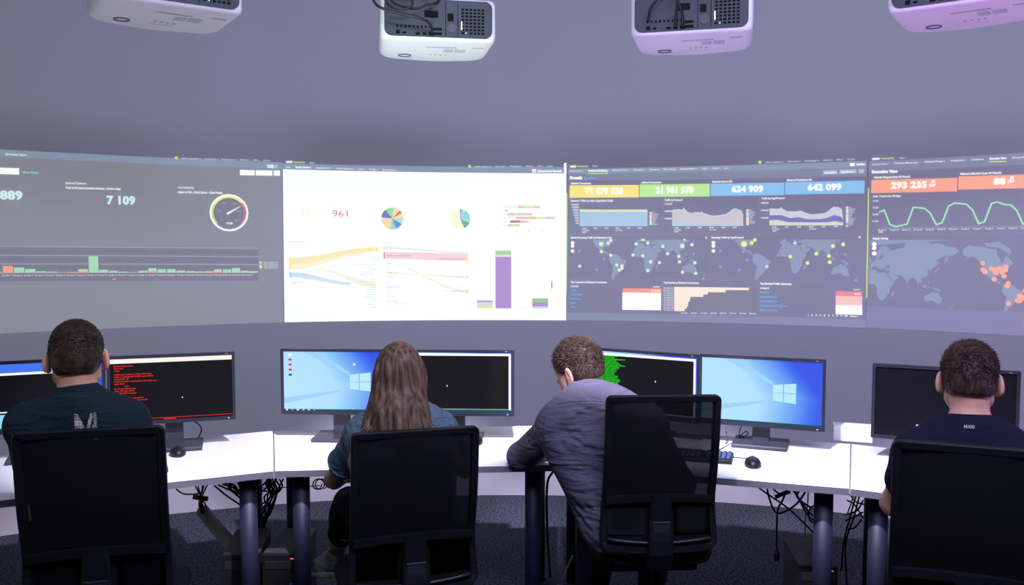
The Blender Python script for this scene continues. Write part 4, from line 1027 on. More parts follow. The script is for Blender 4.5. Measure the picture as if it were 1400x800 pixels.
led_mats = [lit('led_yellow', 220, 230, 120, 1.2), lit('led_red', 255, 60, 60, 1.5), lit('led_green', 90, 220, 120, 0.5), lit('led_blue_dim', 90, 120, 220, 0.5)]
def pcloc(px, py, yaw, dx=0):
    """front top edge centre at a pixel"""
    q_ = at_z(px, py, 0.34); M_ = Matrix.Rotation(yaw, 3, 'Z'); c_ = q_ - M_ @ Vector((0, -0.165, 0)); return (c_.x, c_.y)
computer(pcloc(329, 758, YAWS[0] * 0.3), YAWS[0] * 0.3, 'black computer tower left of the two posts, small yellow light')
computer(pcloc(383, 758, 0), 0, 'black computer tower between the two left posts, small red light')
computer(pcloc(1119, 774, -0.12), -0.12, 'black computer tower left of the posts under the right desk joint')
computer(pcloc(1228, 786, -0.3), -0.3, 'black computer tower under the elbow of the rightmost man')

# ------------------------------------------------------------------ cables
def cable(pts, r, m, label, group=None, n=7, name='cable'):
    bm = bmesh.new(); P0 = Vector(pts[0]); tube(bm, [p - P0 for p in spline(pts, n)], r, 6)
    o = obj(name, bm, m, None, True); o.location = P0
    return tag(o, label, 'cable', group)
G1 = 'black cables hanging in a tangle under the desk joint left of the woman'
L1 = 'black cable in the tangle under the desk joint left of the woman'
def C3(*pp):
    """control points as (pixel x, pixel y, depth)"""
    return [at_y(x, y, Y) for x, y, Y in pp]
YL = 3.95
for pts in (C3((293, 664, 3.9), (310, 678, 3.92), (330, 692, 3.95), (345, 708, 4.0), (352, 730, 4.0)),
            C3((298, 663, 3.9), (318, 672, 3.9), (336, 680, 3.95), (346, 700, 4.0)),
            C3((304, 662, 3.92), (322, 668, 3.92), (340, 682, 3.96), (348, 705, 4.0), (344, 722, 4.02)),
            C3((313, 661, 3.92), (322, 665, 3.93), (332, 684, 3.96), (340, 706, 4.0)),
            C3((318, 661, 3.92), (326, 672, 3.93), (336, 680, 3.96), (352, 704, 4.0)),
            C3((328, 659, 3.95), (333, 672, 3.95), (331, 688, 3.98), (340, 712, 4.0)),
            C3((338, 657, 3.95), (340, 672, 3.95), (336, 690, 3.98), (342, 716, 4.0)),
            C3((364, 656, 3.92), (372, 668, 3.93), (380, 673, 3.95), (386, 664, 3.95), (382, 655, 3.95)),
            C3((366, 655, 3.95), (364, 664, 3.95), (372, 675, 3.97), (366, 700, 4.0), (360, 716, 4.0)),
            C3((372, 655, 3.95), (378, 668, 3.95), (370, 686, 3.98), (364, 706, 4.0)),
            C3((378, 656, 3.97), (368, 666, 3.97), (374, 674, 3.98), (384, 668, 3.98))):
    cable(pts, 0.0042, M_CABLE, L1, G1)
_g = random.Random(11)
for k in range(9):
    x0 = _g.uniform(366, 388); x1 = _g.uniform(356, 386); cable(C3((x0, 655, 3.93), (x0 + _g.uniform(-14, 8), 664 + _g.uniform(0, 6), 3.95), (x1 + _g.uniform(-6, 10), 676 + _g.uniform(0, 10), 3.97), (x1 - _g.uniform(2, 12), 690 + _g.uniform(0, 18), 3.99), (352 + _g.uniform(0, 12), 716 + _g.uniform(0, 10), 4.02)), 0.004, M_CABLE, L1, G1)
for k in range(7):
    x0 = _g.uniform(306, 338); cable(C3((x0, 660, 3.93), (x0 + _g.uniform(2, 10), 670, 3.95), (332 + _g.uniform(-4, 8), 684 + _g.uniform(-4, 4), 3.97), (334 + _g.uniform(-4, 5), 704, 4.0), (335 + _g.uniform(-4, 4), 724, 4.04)), 0.0044, M_CABLE, 'black cable bending down to the left computer tower under the left desk', 'black cables running down to the left computer tower')
cable(C3((327, 664, 4.0), (350, 667, 4.0), (372, 667, 4.0), (405, 666, 4.0), (425, 665, 3.98), (438, 664, 3.95)), 0.0022, M_CABLE, 'thin black cord running level from the left posts to a coiled loop')
cable([at_y(433 + 7 * math.cos(a) + 0.3 * i, 662 + 7 * math.sin(a), 3.9 + 0.002 * i) for i, a in enumerate([k * 0.55 for k in range(26)])], 0.003, M_CABLE, 'small coiled black cord hanging under the desk by the woman\'s elbow', None, 3)
# cable bunch with a tie and the woven sleeve on the floor
GR = 'red and black wires entering the grey sleeve on the left'
for k, (x0, x1, m_) in enumerate(((279, 272, M_CRED), (277, 281, M_CRED), (266, 275, M_CABLE), (270, 277, M_CABLE), (284, 274, M_CABLE))):
    cable(C3((x0, 662, 3.9), ((x0 + 275) / 2, 671, 3.92), (275 + (k - 2) * 0.6, 680, 3.95), (x1, 690, 3.98), (x1 + 3 , 702, 4.0)), 0.0035, m_, ['left one of two red wires running into the grey cable sleeve', 'right one of two red wires running into the grey cable sleeve', 'leftmost black wire pulled through the tie above the grey sleeve', 'middle black wire pulled through the tie above the grey sleeve', 'rightmost black wire pulled through the tie above the grey sleeve'][k], 'wires running into the grey sleeve')
bm = bmesh.new(); _c = at_y(275, 680.5, 3.95)
tube(bm, [Vector((-0.035, 0, 0.004)), Vector((-0.01, 0, 0)), Vector((0.03, 0, -0.006))], 0.012, 8); o = obj('cable_tie', bm, M_CABLE, None, True); o.location = _c; tag(o, 'black tie wrapped round the red and black wires', 'cable tie')
cable(C3((241, 669, 3.9), (250, 675, 3.92), (262, 676, 3.93), (272, 675, 3.95)), 0.004, mat('green_grey_cable', (0.10, 0.14, 0.13), 0.5), 'grey-green cable looping below the left desk edge')
pts = C3((277, 698, 4.05), (290, 714, 3.98), (303, 730, 3.9), (318, 748, 3.8), (330, 764, 3.72))
bm = bmesh.new(); P0 = Vector(pts[0]); tube(bm, [p - P0 for p in spline(pts, 8)], 0.030, 14, rad=None)
o = obj('cable_sleeve', bm, M_SLEEVE, None, True); o.location = P0; tag(o, 'grey woven cable sleeve slanting down behind the left computer tower', 'cable sleeve')
cable(C3((410, 682, 3.75), (420, 700, 3.75), (425, 730, 3.8), (424, 760, 3.85), (414, 773, 3.9), (405, 772, 3.95)), 0.0035, M_CGREY, 'pale grey cable hanging in a loop right of the left posts')
cable(C3((405, 735, 3.8), (412, 748, 3.85), (421, 764, 3.9), (425, 790, 3.95)), 0.0028, M_CRED, 'thin red cable slanting behind the pale grey cable loop')
# centre
cable(C3((764, 640, 3.7), (754, 648, 3.72), (748, 665, 3.72), (748, 720, 3.72), (752, 790, 3.72)), 0.0055, M_CABLE, 'thick black cable curving down between the middle posts')
cable(C3((783, 760, 3.6), (776, 775, 3.65), (768, 795, 3.7)), 0.003, M_CGREY, 'pale cable low between the middle posts')
# right
G2 = 'black cables hanging under the desk left of the right posts'; L2 = 'black cable hanging under the right-hand desk, left of the posts'
L2s = ['black cable under the right-hand desk slanting furthest from the left down to the posts', 'black cable in a wide U, knotted where the plug lead starts', 'short black cable sagging shallowly just under the right-hand desk edge', 'black plug lead dropping straight towards the carpet', 'black cable slanting from behind the tie towards the left of the posts', 'black cable falling steeply beside the slanting one left of the posts', 'black cable bent sharply under the desk, nearest above the round loop', 'round black cable loop touching the left side of the right-hand posts']
for pts in (C3((1032, 663, 3.55), (1050, 676, 3.56), (1076, 694, 3.58), (1100, 716, 3.6), (1123, 740, 3.62)),
            C3((1048, 664, 3.55), (1052, 682, 3.56), (1060, 700, 3.58), (1072, 700, 3.58), (1090, 688, 3.57), (1104, 668, 3.56)),
            C3((1054, 665, 3.6), (1062, 673, 3.6), (1072, 676, 3.6), (1078, 670, 3.6)),
            C3((1076, 668, 3.58), (1070, 684, 3.58), (1063, 700, 3.6), (1062, 740, 3.62), (1062, 752, 3.63)),
            C3((1082, 667, 3.55), (1094, 684, 3.56), (1108, 702, 3.58), (1124, 712, 3.6)),
            C3((1086, 668, 3.6), (1096, 690, 3.6), (1106, 706, 3.62), (1120, 716, 3.62)),
            C3((1094, 669, 3.55), (1090, 680, 3.56), (1108, 694, 3.58), (1124, 704, 3.6)),
            C3((1122, 692, 3.6), (1112, 692, 3.6), (1106, 700, 3.6), (1108, 712, 3.6), (1122, 718, 3.6))):
    cable(pts, 0.0042, M_CABLE, L2s.pop(0), G2)
G3 = 'black cables crossing between the two right posts'; L3 = 'black cable crossing between the two right-hand posts'
for pts in (C3((1158, 684, 3.6), (1168, 690, 3.6), (1180, 708, 3.6)), C3((1180, 684, 3.6), (1172, 698, 3.6), (1156, 704, 3.6)), C3((1162, 676, 3.6), (1170, 686, 3.6), (1182, 690, 3.6)),
            C3((1156, 712, 3.6), (1170, 706, 3.6), (1180, 700, 3.6)), C3((1156, 724, 3.6), (1168, 722, 3.6), (1178, 710, 3.6)), C3((1172, 672, 3.58), (1164, 700, 3.6), (1154, 740, 3.65), (1150, 780, 3.68)), C3((1176, 674, 3.58), (1168, 705, 3.6), (1156, 745, 3.65), (1158, 800, 3.68))):
    cable(pts, 0.0036, M_CABLE, L3, G3)
_wl = ['short white cable high between the two right-hand posts', 'white cable curving low between the right posts, towards the right one', 'white cable dropping at the bottom between the two right-hand posts']
for pts in (C3((1167, 678, 3.57), (1163, 690, 3.57), (1158, 704, 3.58)), C3((1150, 772, 3.7), (1160, 776, 3.7), (1172, 784, 3.68), (1178, 792, 3.66)), C3((1146, 782, 3.7), (1158, 778, 3.7), (1168, 786, 3.7), (1165, 800, 3.7))):
    cable(pts, 0.003, M_CWHITE, _wl.pop(0), 'white cables between the right posts')
cable(C3((1105, 672, 3.62), (1104, 690, 3.64), (1101, 712, 3.66), (1101, 735, 3.68)), 0.0028, M_CGREY, 'grey cable dropping to the right-hand computer tower')
bm = bmesh.new(); _c = at_y(1070, 676, 3.56); tube(bm, [Vector((-0.03, 0, -0.012)), Vector((0, 0, 0.002)), Vector((0.03, 0, 0.012))], 0.009, 8); o = obj('cable_tie', bm, M_CABLE, None, True); o.location = _c; tag(o, 'black hook-and-loop tie round cables under the right-hand desk', 'cable tie')
bm = bmesh.new(); _c = at_y(1062, 757, 3.63); tube(bm, [Vector((0, 0, 0.02)), Vector((0, 0, -0.005)), Vector((0, 0, -0.03))], 0.01, 8, rad=[0.006, 0.014, 0.010]); o = obj('plug', bm, M_CABLE, None, True); o.location = _c; tag(o, 'black plug dangling at the end of a hanging cable', 'plug')
# leads behind monitor stands
cable(C3((267, 577, 3.95), (274, 583, 3.97), (275, 590, 3.97), (271, 599, 4.0)), 0.003, M_CABLE, 'short black lead behind the monitor with red text')
cable(C3((1016, 578, 3.9), (1011, 590, 3.9), (1012, 598, 3.92), (1022, 594, 3.9), (1020, 590, 3.9), (1012, 596, 3.9), (1010, 600, 3.9)), 0.0025, M_CABLE, 'black lead looping behind the stand of the blue desktop monitor')
cable(C3((993, 590, 3.9), (994, 602, 3.88), (990, 609, 3.86), (984, 610, 3.85)), 0.0025, M_CABLE, 'black lead standing up beside the see-through chair')

# ------------------------------------------------------------------ office chairs
def mesh_fabric():
    m = bpy.data.materials.new('black_chair_mesh'); m.use_nodes = True
    nt = m.node_tree; b = nt.nodes['Principled BSDF']; out = nt.nodes['Material Output']
    b.inputs['Base Color'].default_value = (0.006, 0.006, 0.007, 1); b.inputs['Roughness'].default_value = 0.8; b.inputs['Specular IOR Level'].default_value = 0.15
    tr = nt.nodes.new('ShaderNodeBsdfTransparent'); mx = nt.nodes.new('ShaderNodeMixShader')
    mx.inputs[0].default_value = 0.965
    nt.links.new(tr.outputs[0], mx.inputs[1]); nt.links.new(b.outputs[0], mx.inputs[2]); nt.links.new(mx.outputs[0], out.inputs[0])
    return m
M_MESH = mesh_fabric()
M_SEAT = mat('black_seat_fabric', (0.010, 0.010, 0.012), 0.9, bump=0.3, nscale=400, spec=0.2)
M_FRAME = mat('black_chair_frame', (0.005, 0.005, 0.008), 0.6, bump=0.03, nscale=200, spec=0.25)
M_GLINT = mat('grey_lever', (0.03, 0.03, 0.04), 0.4, 0.2, noise=0.1)
def back_y(z):       # local y of the back surface at height above floor: slight recline with a lumbar bulge
    t = (z - 0.50) / 0.59
    return -0.255 - 0.055 * t + 0.035 * math.exp(-((t - 0.28) / 0.22) ** 2)
def back_w(z):
    t = max(0, min(1, (z - 0.49) / 0.60))
    return 0.208 + 0.010 * math.exp(-((t - 0.10) / 0.16) ** 2)
def make_chair():
    root = thing('office_chair', 'chair', 'office chair', (0, 0, 0), 0)
    ztop, zbot = 1.088, 0.488
    # outline of the back
    out = []
    def pt(x, z): return Vector((x, back_y(z) + 0.35 * x * x, z))
    r = 0.022
    path = []
    for k in range(7):
        a = math.pi / 2 * k / 6; path.append((back_w(ztop) - r + r * math.sin(math.pi / 2 - a) , ztop - r + r * math.sin(a)))
    path = [(back_w(ztop) - r + r * math.cos(a), ztop - r + r * math.sin(a)) for a in [math.pi / 2 * k / 5 for k in range(6)]]
    right_dn = [(back_w(z), z) for z in [ztop - 0.05 - 0.045 * k for k in range(10)] if z > zbot + 0.06]
    rb = 0.05
    corner = [(back_w(zbot + rb) - rb + rb * math.cos(a), zbot + rb - rb * 0.8 * math.sin(a)) for a in [math.pi / 2 * k / 4 for k in range(5)]]
    half = path[::-1] + right_dn + corner + [(0.09, zbot + 0.006)]
    loop = half + [(-x, z) for x, z in half[::-1]]
    bm = bmesh.new()
    # frame as flat bar: section 24 mm wide, 18 mm deep, made by lofting along the loop
    N = len(loop); P_ = [pt(x, z) for x, z in loop]
    rings = []
    for i in range(N):
        t = (P_[(i + 1) % N] - P_[i - 1]).normalized()
        inw = Vector((0, 1, 0)).cross(t); inw.normalize()
        c_ = Vector((0, 0, 0.8)); 
        if (c_ - P_[i]).dot(inw) < 0: inw = -inw
        y_ = Vector((0, 1, 0))
        W_, D_ = 0.026, 0.020
        sec = [(0, -D_ / 2), (W_ * 0.15, -D_ / 2 - 0.003), (W_ * 0.85, -D_ / 2 - 0.001), (W_, 0), (W_, D_ / 2), (0, D_ / 2)]
        rings.append([bm.verts.new(P_[i] + inw * a + y_ * b) for a, b in sec])
    for i in range(N):
        a, b = rings[i], rings[(i + 1) % N]
        for k in range(6): bm.faces.new((a[k], a[(k + 1) % 6], b[(k + 1) % 6], b[k]))
    bmesh.ops.recalc_face_normals(bm, faces=bm.faces[:])
    obj('back_frame', bm, M_FRAME, root, False)
    # mesh panel
    bm = bmesh.new(); rows = []
    zs = [zbot + 0.02 + (ztop - zbot - 0.035) * k / 20 for k in range(21)]
    for z in zs:
        w_ = back_w(z) - 0.02
        rows.append([bm.verts.new(pt(w_ * (k / 8 - 1), z)) for k in range(17)])
    for a, b in zip(rows, rows[1:]):
        for k in range(16): bm.faces.new((a[k], a[k + 1], b[k + 1], b[k]))
    obj('mesh_panel', bm, M_MESH, root, True)
    # lumbar bar, arched, and the pads under it
    bm = bmesh.new()
    pts = [pt(x, 0.690 + 0.014 * (1 - (x / 0.2) ** 2)) + Vector((0, -0.016, 0)) for x in [-0.198 + 0.0396 * k for k in range(11)]]
    rings = []
    for p in pts: rings.append([p + Vector((0, a, b)) for a, b in ((-0.008, -0.013), (-0.010, 0.012), (0.006, 0.014), (0.006, -0.014))])
    loft(bm, rings); obj('lumbar_bar', bm, M_FRAME, root)
    bm = bmesh.new()
    pts = [pt(x, 0.548 - 0.012 * (1 - (x / 0.19) ** 2)) + Vector((0, -0.016, 0)) for x in [-0.19 + 0.038 * k for k in range(11)]]
    tube(bm, pts, 0.006, 8); obj('lower_arch', bm, M_GLINT, root, True)
    for sx in (-1, 1):
        bm = bmesh.new(); rows = []
        for i in range(7):
            z = 0.562 + 0.118 * i / 6
            rows.append([bm.verts.new(pt(sx * (0.055 + 0.135 * k / 6), z) + Vector((0, -0.006, 0))) for k in range(7)])
        for a, b in zip(rows, rows[1:]):
            for k in range(6): bm.faces.new((a[k], a[k + 1], b[k + 1], b[k]))
        r_ = bmesh.ops.solidify(bm, geom=bm.faces[:], thickness=0.006); obj('lumbar_pad', bm, M_SEAT, root, True)
    bm = bmesh.new()
    rings = []
    for z, w_, dy in ((0.715, 0.036, -0.014), (0.62, 0.042, -0.020), (0.55, 0.045, -0.026), (0.50, 0.045, -0.026), (0.44, 0.045, 0.0), (0.40, 0.045, 0.08), (0.385, 0.04, 0.2)):
        c_ = Vector((0, back_y(max(z, 0.52)) + dy, z)); rings.append([c_ + Vector((a * w_, b, 0)) for a, b in ((-1, -0.012), (-0.8, -0.018), (0.8, -0.018), (1, -0.012), (1, 0.012), (-1, 0.012))])
    loft(bm, rings); sp_ = obj('spine_bracket', bm, M_FRAME, root)
    bm = bmesh.new(); tube(bm, [(-0.032, back_y(0.62) - 0.045, 0.618), (0.032, back_y(0.62) - 0.045, 0.618)], 0.004, 8); box(bm, (0, back_y(0.62) - 0.042, 0.596), (0.06, 0.008, 0.042), 0.003); obj('height_lever', bm, M_GLINT, sp_)
    # seat
    bm = bmesh.new(); rings = []
    for z, s_ in ((0.425, 0.90), (0.432, 0.97), (0.455, 1.0), (0.478, 0.985), (0.490, 0.93), (0.494, 0.80)):
        rings.append([Vector((x * s_, y * s_ + 0.01, z)) for x, y in rrect(0.46, 0.44, 0.09, 5)])
    loft(bm, rings); obj('seat', bm, M_SEAT, root, True)
    newbox('seat_pan', (0, 0.0, 0.405), (0.34, 0.32, 0.035), M_FRAME, root, 0.012)
    bm = bmesh.new(); tube(bm, [(0, 0, 0.39), (0, 0, 0.25)], 0.028, 14); tube(bm, [(0, 0, 0.26), (0, 0, 0.09)], 0.036, 14); obj('gas_column', bm, M_FRAME, root, False)
    bm = bmesh.new()
    for k in range(5):
        a = 2 * math.pi * k / 5 + 0.3; d = Vector((math.cos(a), math.sin(a), 0)); n_ = Vector((-d.y, d.x, 0))
        r0 = [d * 0.02 + n_ * 0.03 + Vector((0, 0, 0.085)), d * 0.02 - n_ * 0.03 + Vector((0, 0, 0.085)), d * 0.02 - n_ * 0.03 + Vector((0, 0, 0.125)), d * 0.02 + n_ * 0.03 + Vector((0, 0, 0.125))]
        r1 = [d * 0.30 + n_ * 0.016 + Vector((0, 0, 0.062)), d * 0.30 - n_ * 0.016 + Vector((0, 0, 0.062)), d * 0.30 - n_ * 0.016 + Vector((0, 0, 0.084)), d * 0.30 + n_ * 0.016 + Vector((0, 0, 0.084))]
        loft(bm, [r0, r1])
    star = obj('star_base', bm, M_FRAME, root)
    bmc = bmesh.new(); tube(bmc, [(-0.022, 0, 0), (-0.004, 0, 0)], 0.029, 14); tube(bmc, [(0.004, 0, 0), (0.022, 0, 0)], 0.029, 14); tube(bmc, [(0, 0, 0), (0, 0, 0.045)], 0.008, 8)
    mec = bpy.data.meshes.new('caster'); bmc.to_mesh(mec); bmc.free(); mec.materials.append(M_FRAME)
    for k in range(5):
        a = 2 * math.pi * k / 5 + 0.3; c_ = bpy.data.objects.new('caster', mec); C.objects.link(c_); c_.parent = root; c_.location = (0.285 * math.cos(a), 0.285 * math.sin(a), 0.029); c_.rotation_euler = (0, 0, a + 0.7 * k)
    return root
CH = make_chair()
def place_chair(o, tl_, tr_, ztop, label, turn=0.0):
    a, b = at_z(*tl_, ztop), at_z(*tr_, ztop)
    mid_ = (a + b) / 2; Mt = Matrix.Rotation(turn, 3, 'Z'); a, b = mid_ + Mt @ (a - mid_), mid_ + Mt @ (b - mid_)
    yaw = math.atan2(b.y - a.y, b.x - a.x); mid = (a + b) / 2; sc_ = (b - a).length / (2 * back_w(1.088))
    off = Matrix.Rotation(yaw, 3, 'Z') @ Vector((0, back_y(1.088), 0))
    o.location = (mid.x - off.x, mid.y - off.y, 0); o.rotation_euler = (0, 0, yaw); o['label'] = label
    o.scale = (1, 1, ztop / 1.088) if abs(ztop - 1.088) < 0.1 else (1, 1, 1)
    return yaw
cB = copy_tree(CH); cC = copy_tree(CH); cD = copy_tree(CH)
ychA = place_chair(CH, (11, 593), (227, 582), 1.088, 'black mesh-back office chair of the leftmost man, letter print showing above it')
ychB = place_chair(cB, (485, 598), (649, 579), 1.035, 'black office chair of the long-haired woman, turned to the left', R(-13))
ychC = place_chair(cC, (828, 542), (989, 540.5), 1.088, 'black office chair with monitors showing through its mesh, man leaning out beside it')
_a, _b = at_z(1217, 601, 1.088), at_z(1400, 615.5, 1.088); _b = px_of(_a + (_b - _a).normalized() * 0.43)
ychD = place_chair(cD, (1217, 601), _b, 1.088, 'black office chair at the right edge, behind the man in the navy t-shirt')

# ------------------------------------------------------------------ projectors under the ceiling
M_PRW = mat('white_projector_housing', (0.80, 0.80, 0.82), 0.42, noise=0.015, nscale=8)
M_PRD = mat('dark_grey_connector_panel', (0.028, 0.034, 0.046), 0.6, bump=0.05, nscale=300)
M_PRB = mat('black_socket', (0.002, 0.002, 0.003), 0.6, spec=0.1)
M_PRG = mat('pale_grey_sticker', (0.50, 0.53, 0.58), 0.6, noise=0.12, nscale=500)
M_GOLD = mat('brass_contacts', (0.55, 0.50, 0.25), 0.4, 0.8)
M_INK = mat('dark_grey_print', (0.16, 0.15, 0.20), 0.6)
M_LENS = mat('lens_glass', (0.02, 0.02, 0.04), 0.06)
def outline(w_, d_, rr, rf, bow):
    """plan outline: rear edge at y=0, front bowed edge near y=d"""
    pts = []
    def arc(cx, cy, r, a0, a1, n=6): return [(cx + r * math.cos(a0 + (a1 - a0) * k / n), cy + r * math.sin(a0 + (a1 - a0) * k / n)) for k in range(n + 1)]
    pts += arc(w_ / 2 - rr, rr, rr, -math.pi / 2, 0)
    pts += arc(w_ / 2 - rf, d_ - rf, rf, 0, math.pi / 2, 8)
    n = 8
    for k in range(1, n):
        x = (w_ / 2 - rf) * (1 - 2 * k / n); pts.append((x, d_ + bow * (1 - (2 * k / n - 1) ** 2)))
    pts += arc(-w_ / 2 + rf, d_ - rf, rf, math.pi / 2, math.pi, 8)
    pts += arc(-w_ / 2 + rr, rr, rr, math.pi, 1.5 * math.pi)
    return pts
PW, PD, PH = 0.475, 0.42, 0.175
def inset_(pts, d_):
    out = []; n = len(pts)
    for i in range(n):
        a = Vector(pts[i - 1]); b = Vector(pts[(i + 1) % n]); t = (b - a).normalized(); nr = Vector((t.y, -t.x)); p = Vector(pts[i]) - nr * d_; out.append((p.x, p.y))
    return out
def make_projector():
    root = thing('projector', 'projector', 'projector', (0, 0, 0), 0)
    ol = outline(PW, PD, 0.035, 0.11, 0.022)
    bm = bmesh.new(); rings = []
    for z, i_ in ((0.0, 0.030), (0.003, 0.014), (0.010, 0.005), (0.024, 0.0), (PH - 0.02, 0.0), (PH - 0.004, 0.008), (PH, 0.022)):
        rings.append([Vector((x, y, z)) for x, y in inset_(ol, i_)])
    loft(bm, rings); obj('housing', bm, M_PRW, root, True)
    # rear connector panel, slightly proud dark plate with rounded ends
    bm = bmesh.new(); plate(bm, rrect(PW - 0.036, PH - 0.026, 0.03, 5, 0, PH / 2 + 0.002), -0.003, 0.02); pn = obj('connector_panel', bm, M_PRD, root)
    def sock(x, z, w_, h_, m=M_PRB, n='socket', y=-0.0045): return newbox(n, (x, y, z), (w_, 0.004, h_), m, pn, 0.0008)
    for x, z, w_, h_ in ((-0.165, 0.030, 0.016, 0.014), (-0.14, 0.028, 0.014, 0.006), (-0.085, 0.026, 0.018, 0.008), (-0.058, 0.026, 0.018, 0.008), (-0.03, 0.026, 0.022, 0.012), (-0.005, 0.046, 0.034, 0.009), (-0.005, 0.028, 0.034, 0.009), (-0.03, 0.105, 0.055, 0.026), (0.048, 0.095, 0.024, 0.03)): sock(x, z, w_, h_)
    for k in range(9):
        bm = bmesh.new(); tube(bm, [(-0.168 + 0.0165 * k, -0.0055, 0.054), (-0.168 + 0.0165 * k, 0, 0.054)], 0.0046, 10); obj('socket', bm, M_PRB, pn)
    newbox('panel_divider', (0.028, -0.004, PH / 2), (0.002, 0.003, PH - 0.04), M_PRB, pn); newbox('panel_divider', (0.078, -0.004, PH / 2), (0.002, 0.003, PH - 0.04), M_PRB, pn)
    bm = bmesh.new(); tube(bm, [(0.053, -0.006, 0.052), (0.053, 0, 0.052)], 0.018, 22); obj('round_cover', bm, mat('dark_cap', (0.03, 0.034, 0.045), 0.5), pn)
    for r_ in range(8):
        for c_ in range(6):
            newbox('vent_hole', (0.098 + 0.0165 * c_, -0.0035, 0.034 + 0.0135 * r_), (0.011, 0.002, 0.008), M_PRB, pn)
    newbox('contact_strip', (0.093, -0.005, 0.063), (0.005, 0.003, 0.034), M_GOLD, pn); newbox('status_lamp', (0.112, -0.005, 0.034), (0.006, 0.003, 0.006), lit('cyan_lamp', 150, 230, 230), pn)
    # underside (the unit hangs upside down): control ring, stickers, upside-down lettering
    def under(name, pts, m, z=-0.0012):
        bm = bmesh.new(); v = [bm.verts.new((x, y, z)) for x, y in pts]; bm.faces.new(v[::-1]); w__ = [bm.verts.new((x, y, 0.001)) for x, y in pts]
        for k in range(len(v)): bm.faces.new((v[k], v[(k + 1) % len(v)], w__[(k + 1) % len(v)], w__[k]))
        return obj(name, bm, m, root)
    bm = bmesh.new(); tube(bm, [(-0.125 + 0.026 * math.cos(a), 0.30 + 0.026 * math.sin(a), -0.001) for a in [2 * math.pi * k / 24 for k in range(24)]], 0.0035, 6, True); obj('lens_shift_ring', bm, M_INK, root, True)
    under('sticker', [(0.035, 0.15), (0.075, 0.15), (0.075, 0.21), (0.035, 0.21)], M_PRG); under('sticker', [(0.082, 0.15), (0.128, 0.15), (0.128, 0.21), (0.082, 0.21)], M_PRG)
    under('vent_label', [(0.15, 0.10), (0.20, 0.10), (0.20, 0.118), (0.15, 0.118)], M_PRG)
    for k in range(4): under('control_button', [(-0.02 + 0.022 * k, 0.26), (-0.010 + 0.022 * k, 0.26), (-0.010 + 0.022 * k, 0.28), (-0.02 + 0.022 * k, 0.28)], M_PRG)
    under('button_panel', [(-0.03, 0.31), (0.06, 0.31), (0.055, 0.325), (-0.025, 0.325)], mat('ivory_print', (0.75, 0.74, 0.62), 0.5))
    co, fs = text_mesh('Panasonic', 0.02); mx = co[:, 0].max()
    me = bpy.data.meshes.new('lettering'); me.from_pydata([(0.085 - c[0] / mx * 0.13, 0.118 - c[1] * 0.022 + 0.008, -0.0012) for c in co], [], fs); link('lettering', me, M_INK, root)
    co, fs = text_mesh('REMOTE  MENU', 0.0); mx = co[:, 0].max()
    me = bpy.data.meshes.new('lettering'); me.from_pydata([(-0.03 - c[0] / mx * 0.09, 0.345 - c[1] * 0.012, -0.0012) for c in co], [], fs); link('lettering', me, M_PRG, root)
    # side vents
    for k in range(9): newbox('side_vent', (PW / 2 - 0.001, 0.07 + 0.026 * k, PH / 2), (0.004, 0.012, PH * 0.55), M_PRG, root)
    bm = bmesh.new(); tube(bm, [(0.02, PD - 0.02, 0.085), (0.02, PD + 0.045, 0.085)], 0.048, 24); ln = obj('lens_barrel', bm, M_BLACK, root); bm = bmesh.new(); tube(bm, [(0.02, PD + 0.04, 0.085), (0.02, PD + 0.0465, 0.085)], 0.036, 24); obj('lens', bm, M_LENS, ln)
    # mount
    newbox('mounting_plate', (0, 0.2, PH + 0.012), (0.26, 0.22, 0.012), M_BLACK, root, 0.002)
    for sx in (-1, 1): newbox('mounting_arm', (sx * 0.11, 0.2, PH + 0.03), (0.02, 0.26, 0.03), M_BLACK, root, 0.002)
    bm = bmesh.new(); tube(bm, [(0, 0.2, PH + 0.018), (0, 0.2, 3.45 - PROJ_Z)], 0.022, 16); obj('ceiling_pole', bm, M_BLACK, root, True)
    newbox('ceiling_bracket', (0, 0.2, 3.45 - PROJ_Z - 0.006), (0.14, 0.14, 0.012), M_BLACK, root)
    return root
PROJ_Z = 2.45
PR = make_projector()
PL = [(240, 8, 33, 'white ceiling projector above the grey gauge picture, its top cut by the frame'), (600, 56, 9.5, 'white ceiling projector with a looped black cable, brightest underside'), (944, 46, -14.5, 'lilac-lit ceiling projector with two crossed cables behind it'), (1312, 6, -34, 'violet-lit ceiling projector at the top right corner')]
for k, (px, py, rz, lb) in enumerate(PL):
    o = PR if k == 0 else copy_tree(PR)
    q_ = at_z(px, py, PROJ_Z); o.location = (q_.x, q_.y, PROJ_Z); o.rotation_euler = (0, 0, R(rz)); o['label'] = lb
def pcable(k, pts, label, r=0.005, group=None):
    """points in the frame of projector k"""
    px, py, rz, _ = PL[k]; q_ = at_z(px, py, PROJ_Z); M_ = Matrix.Rotation(R(rz), 3, 'Z')
    return cable([Vector((q_.x, q_.y, PROJ_Z)) + M_ @ Vector(p) for p in pts], r, M_CABLE, label, group)
pcable(1, [(-0.15, 0.10, 0.30), (-0.20, -0.02, 0.24), (-0.265, -0.07, 0.17), (-0.25, -0.09, 0.11), (-0.18, -0.09, 0.085), (-0.10, -0.09, 0.07), (-0.05, -0.07, 0.058), (-0.03, -0.03, 0.04), (-0.03, -0.008, 0.026)], 'black cable looping out to the left behind the brightest projector', 0.0055)
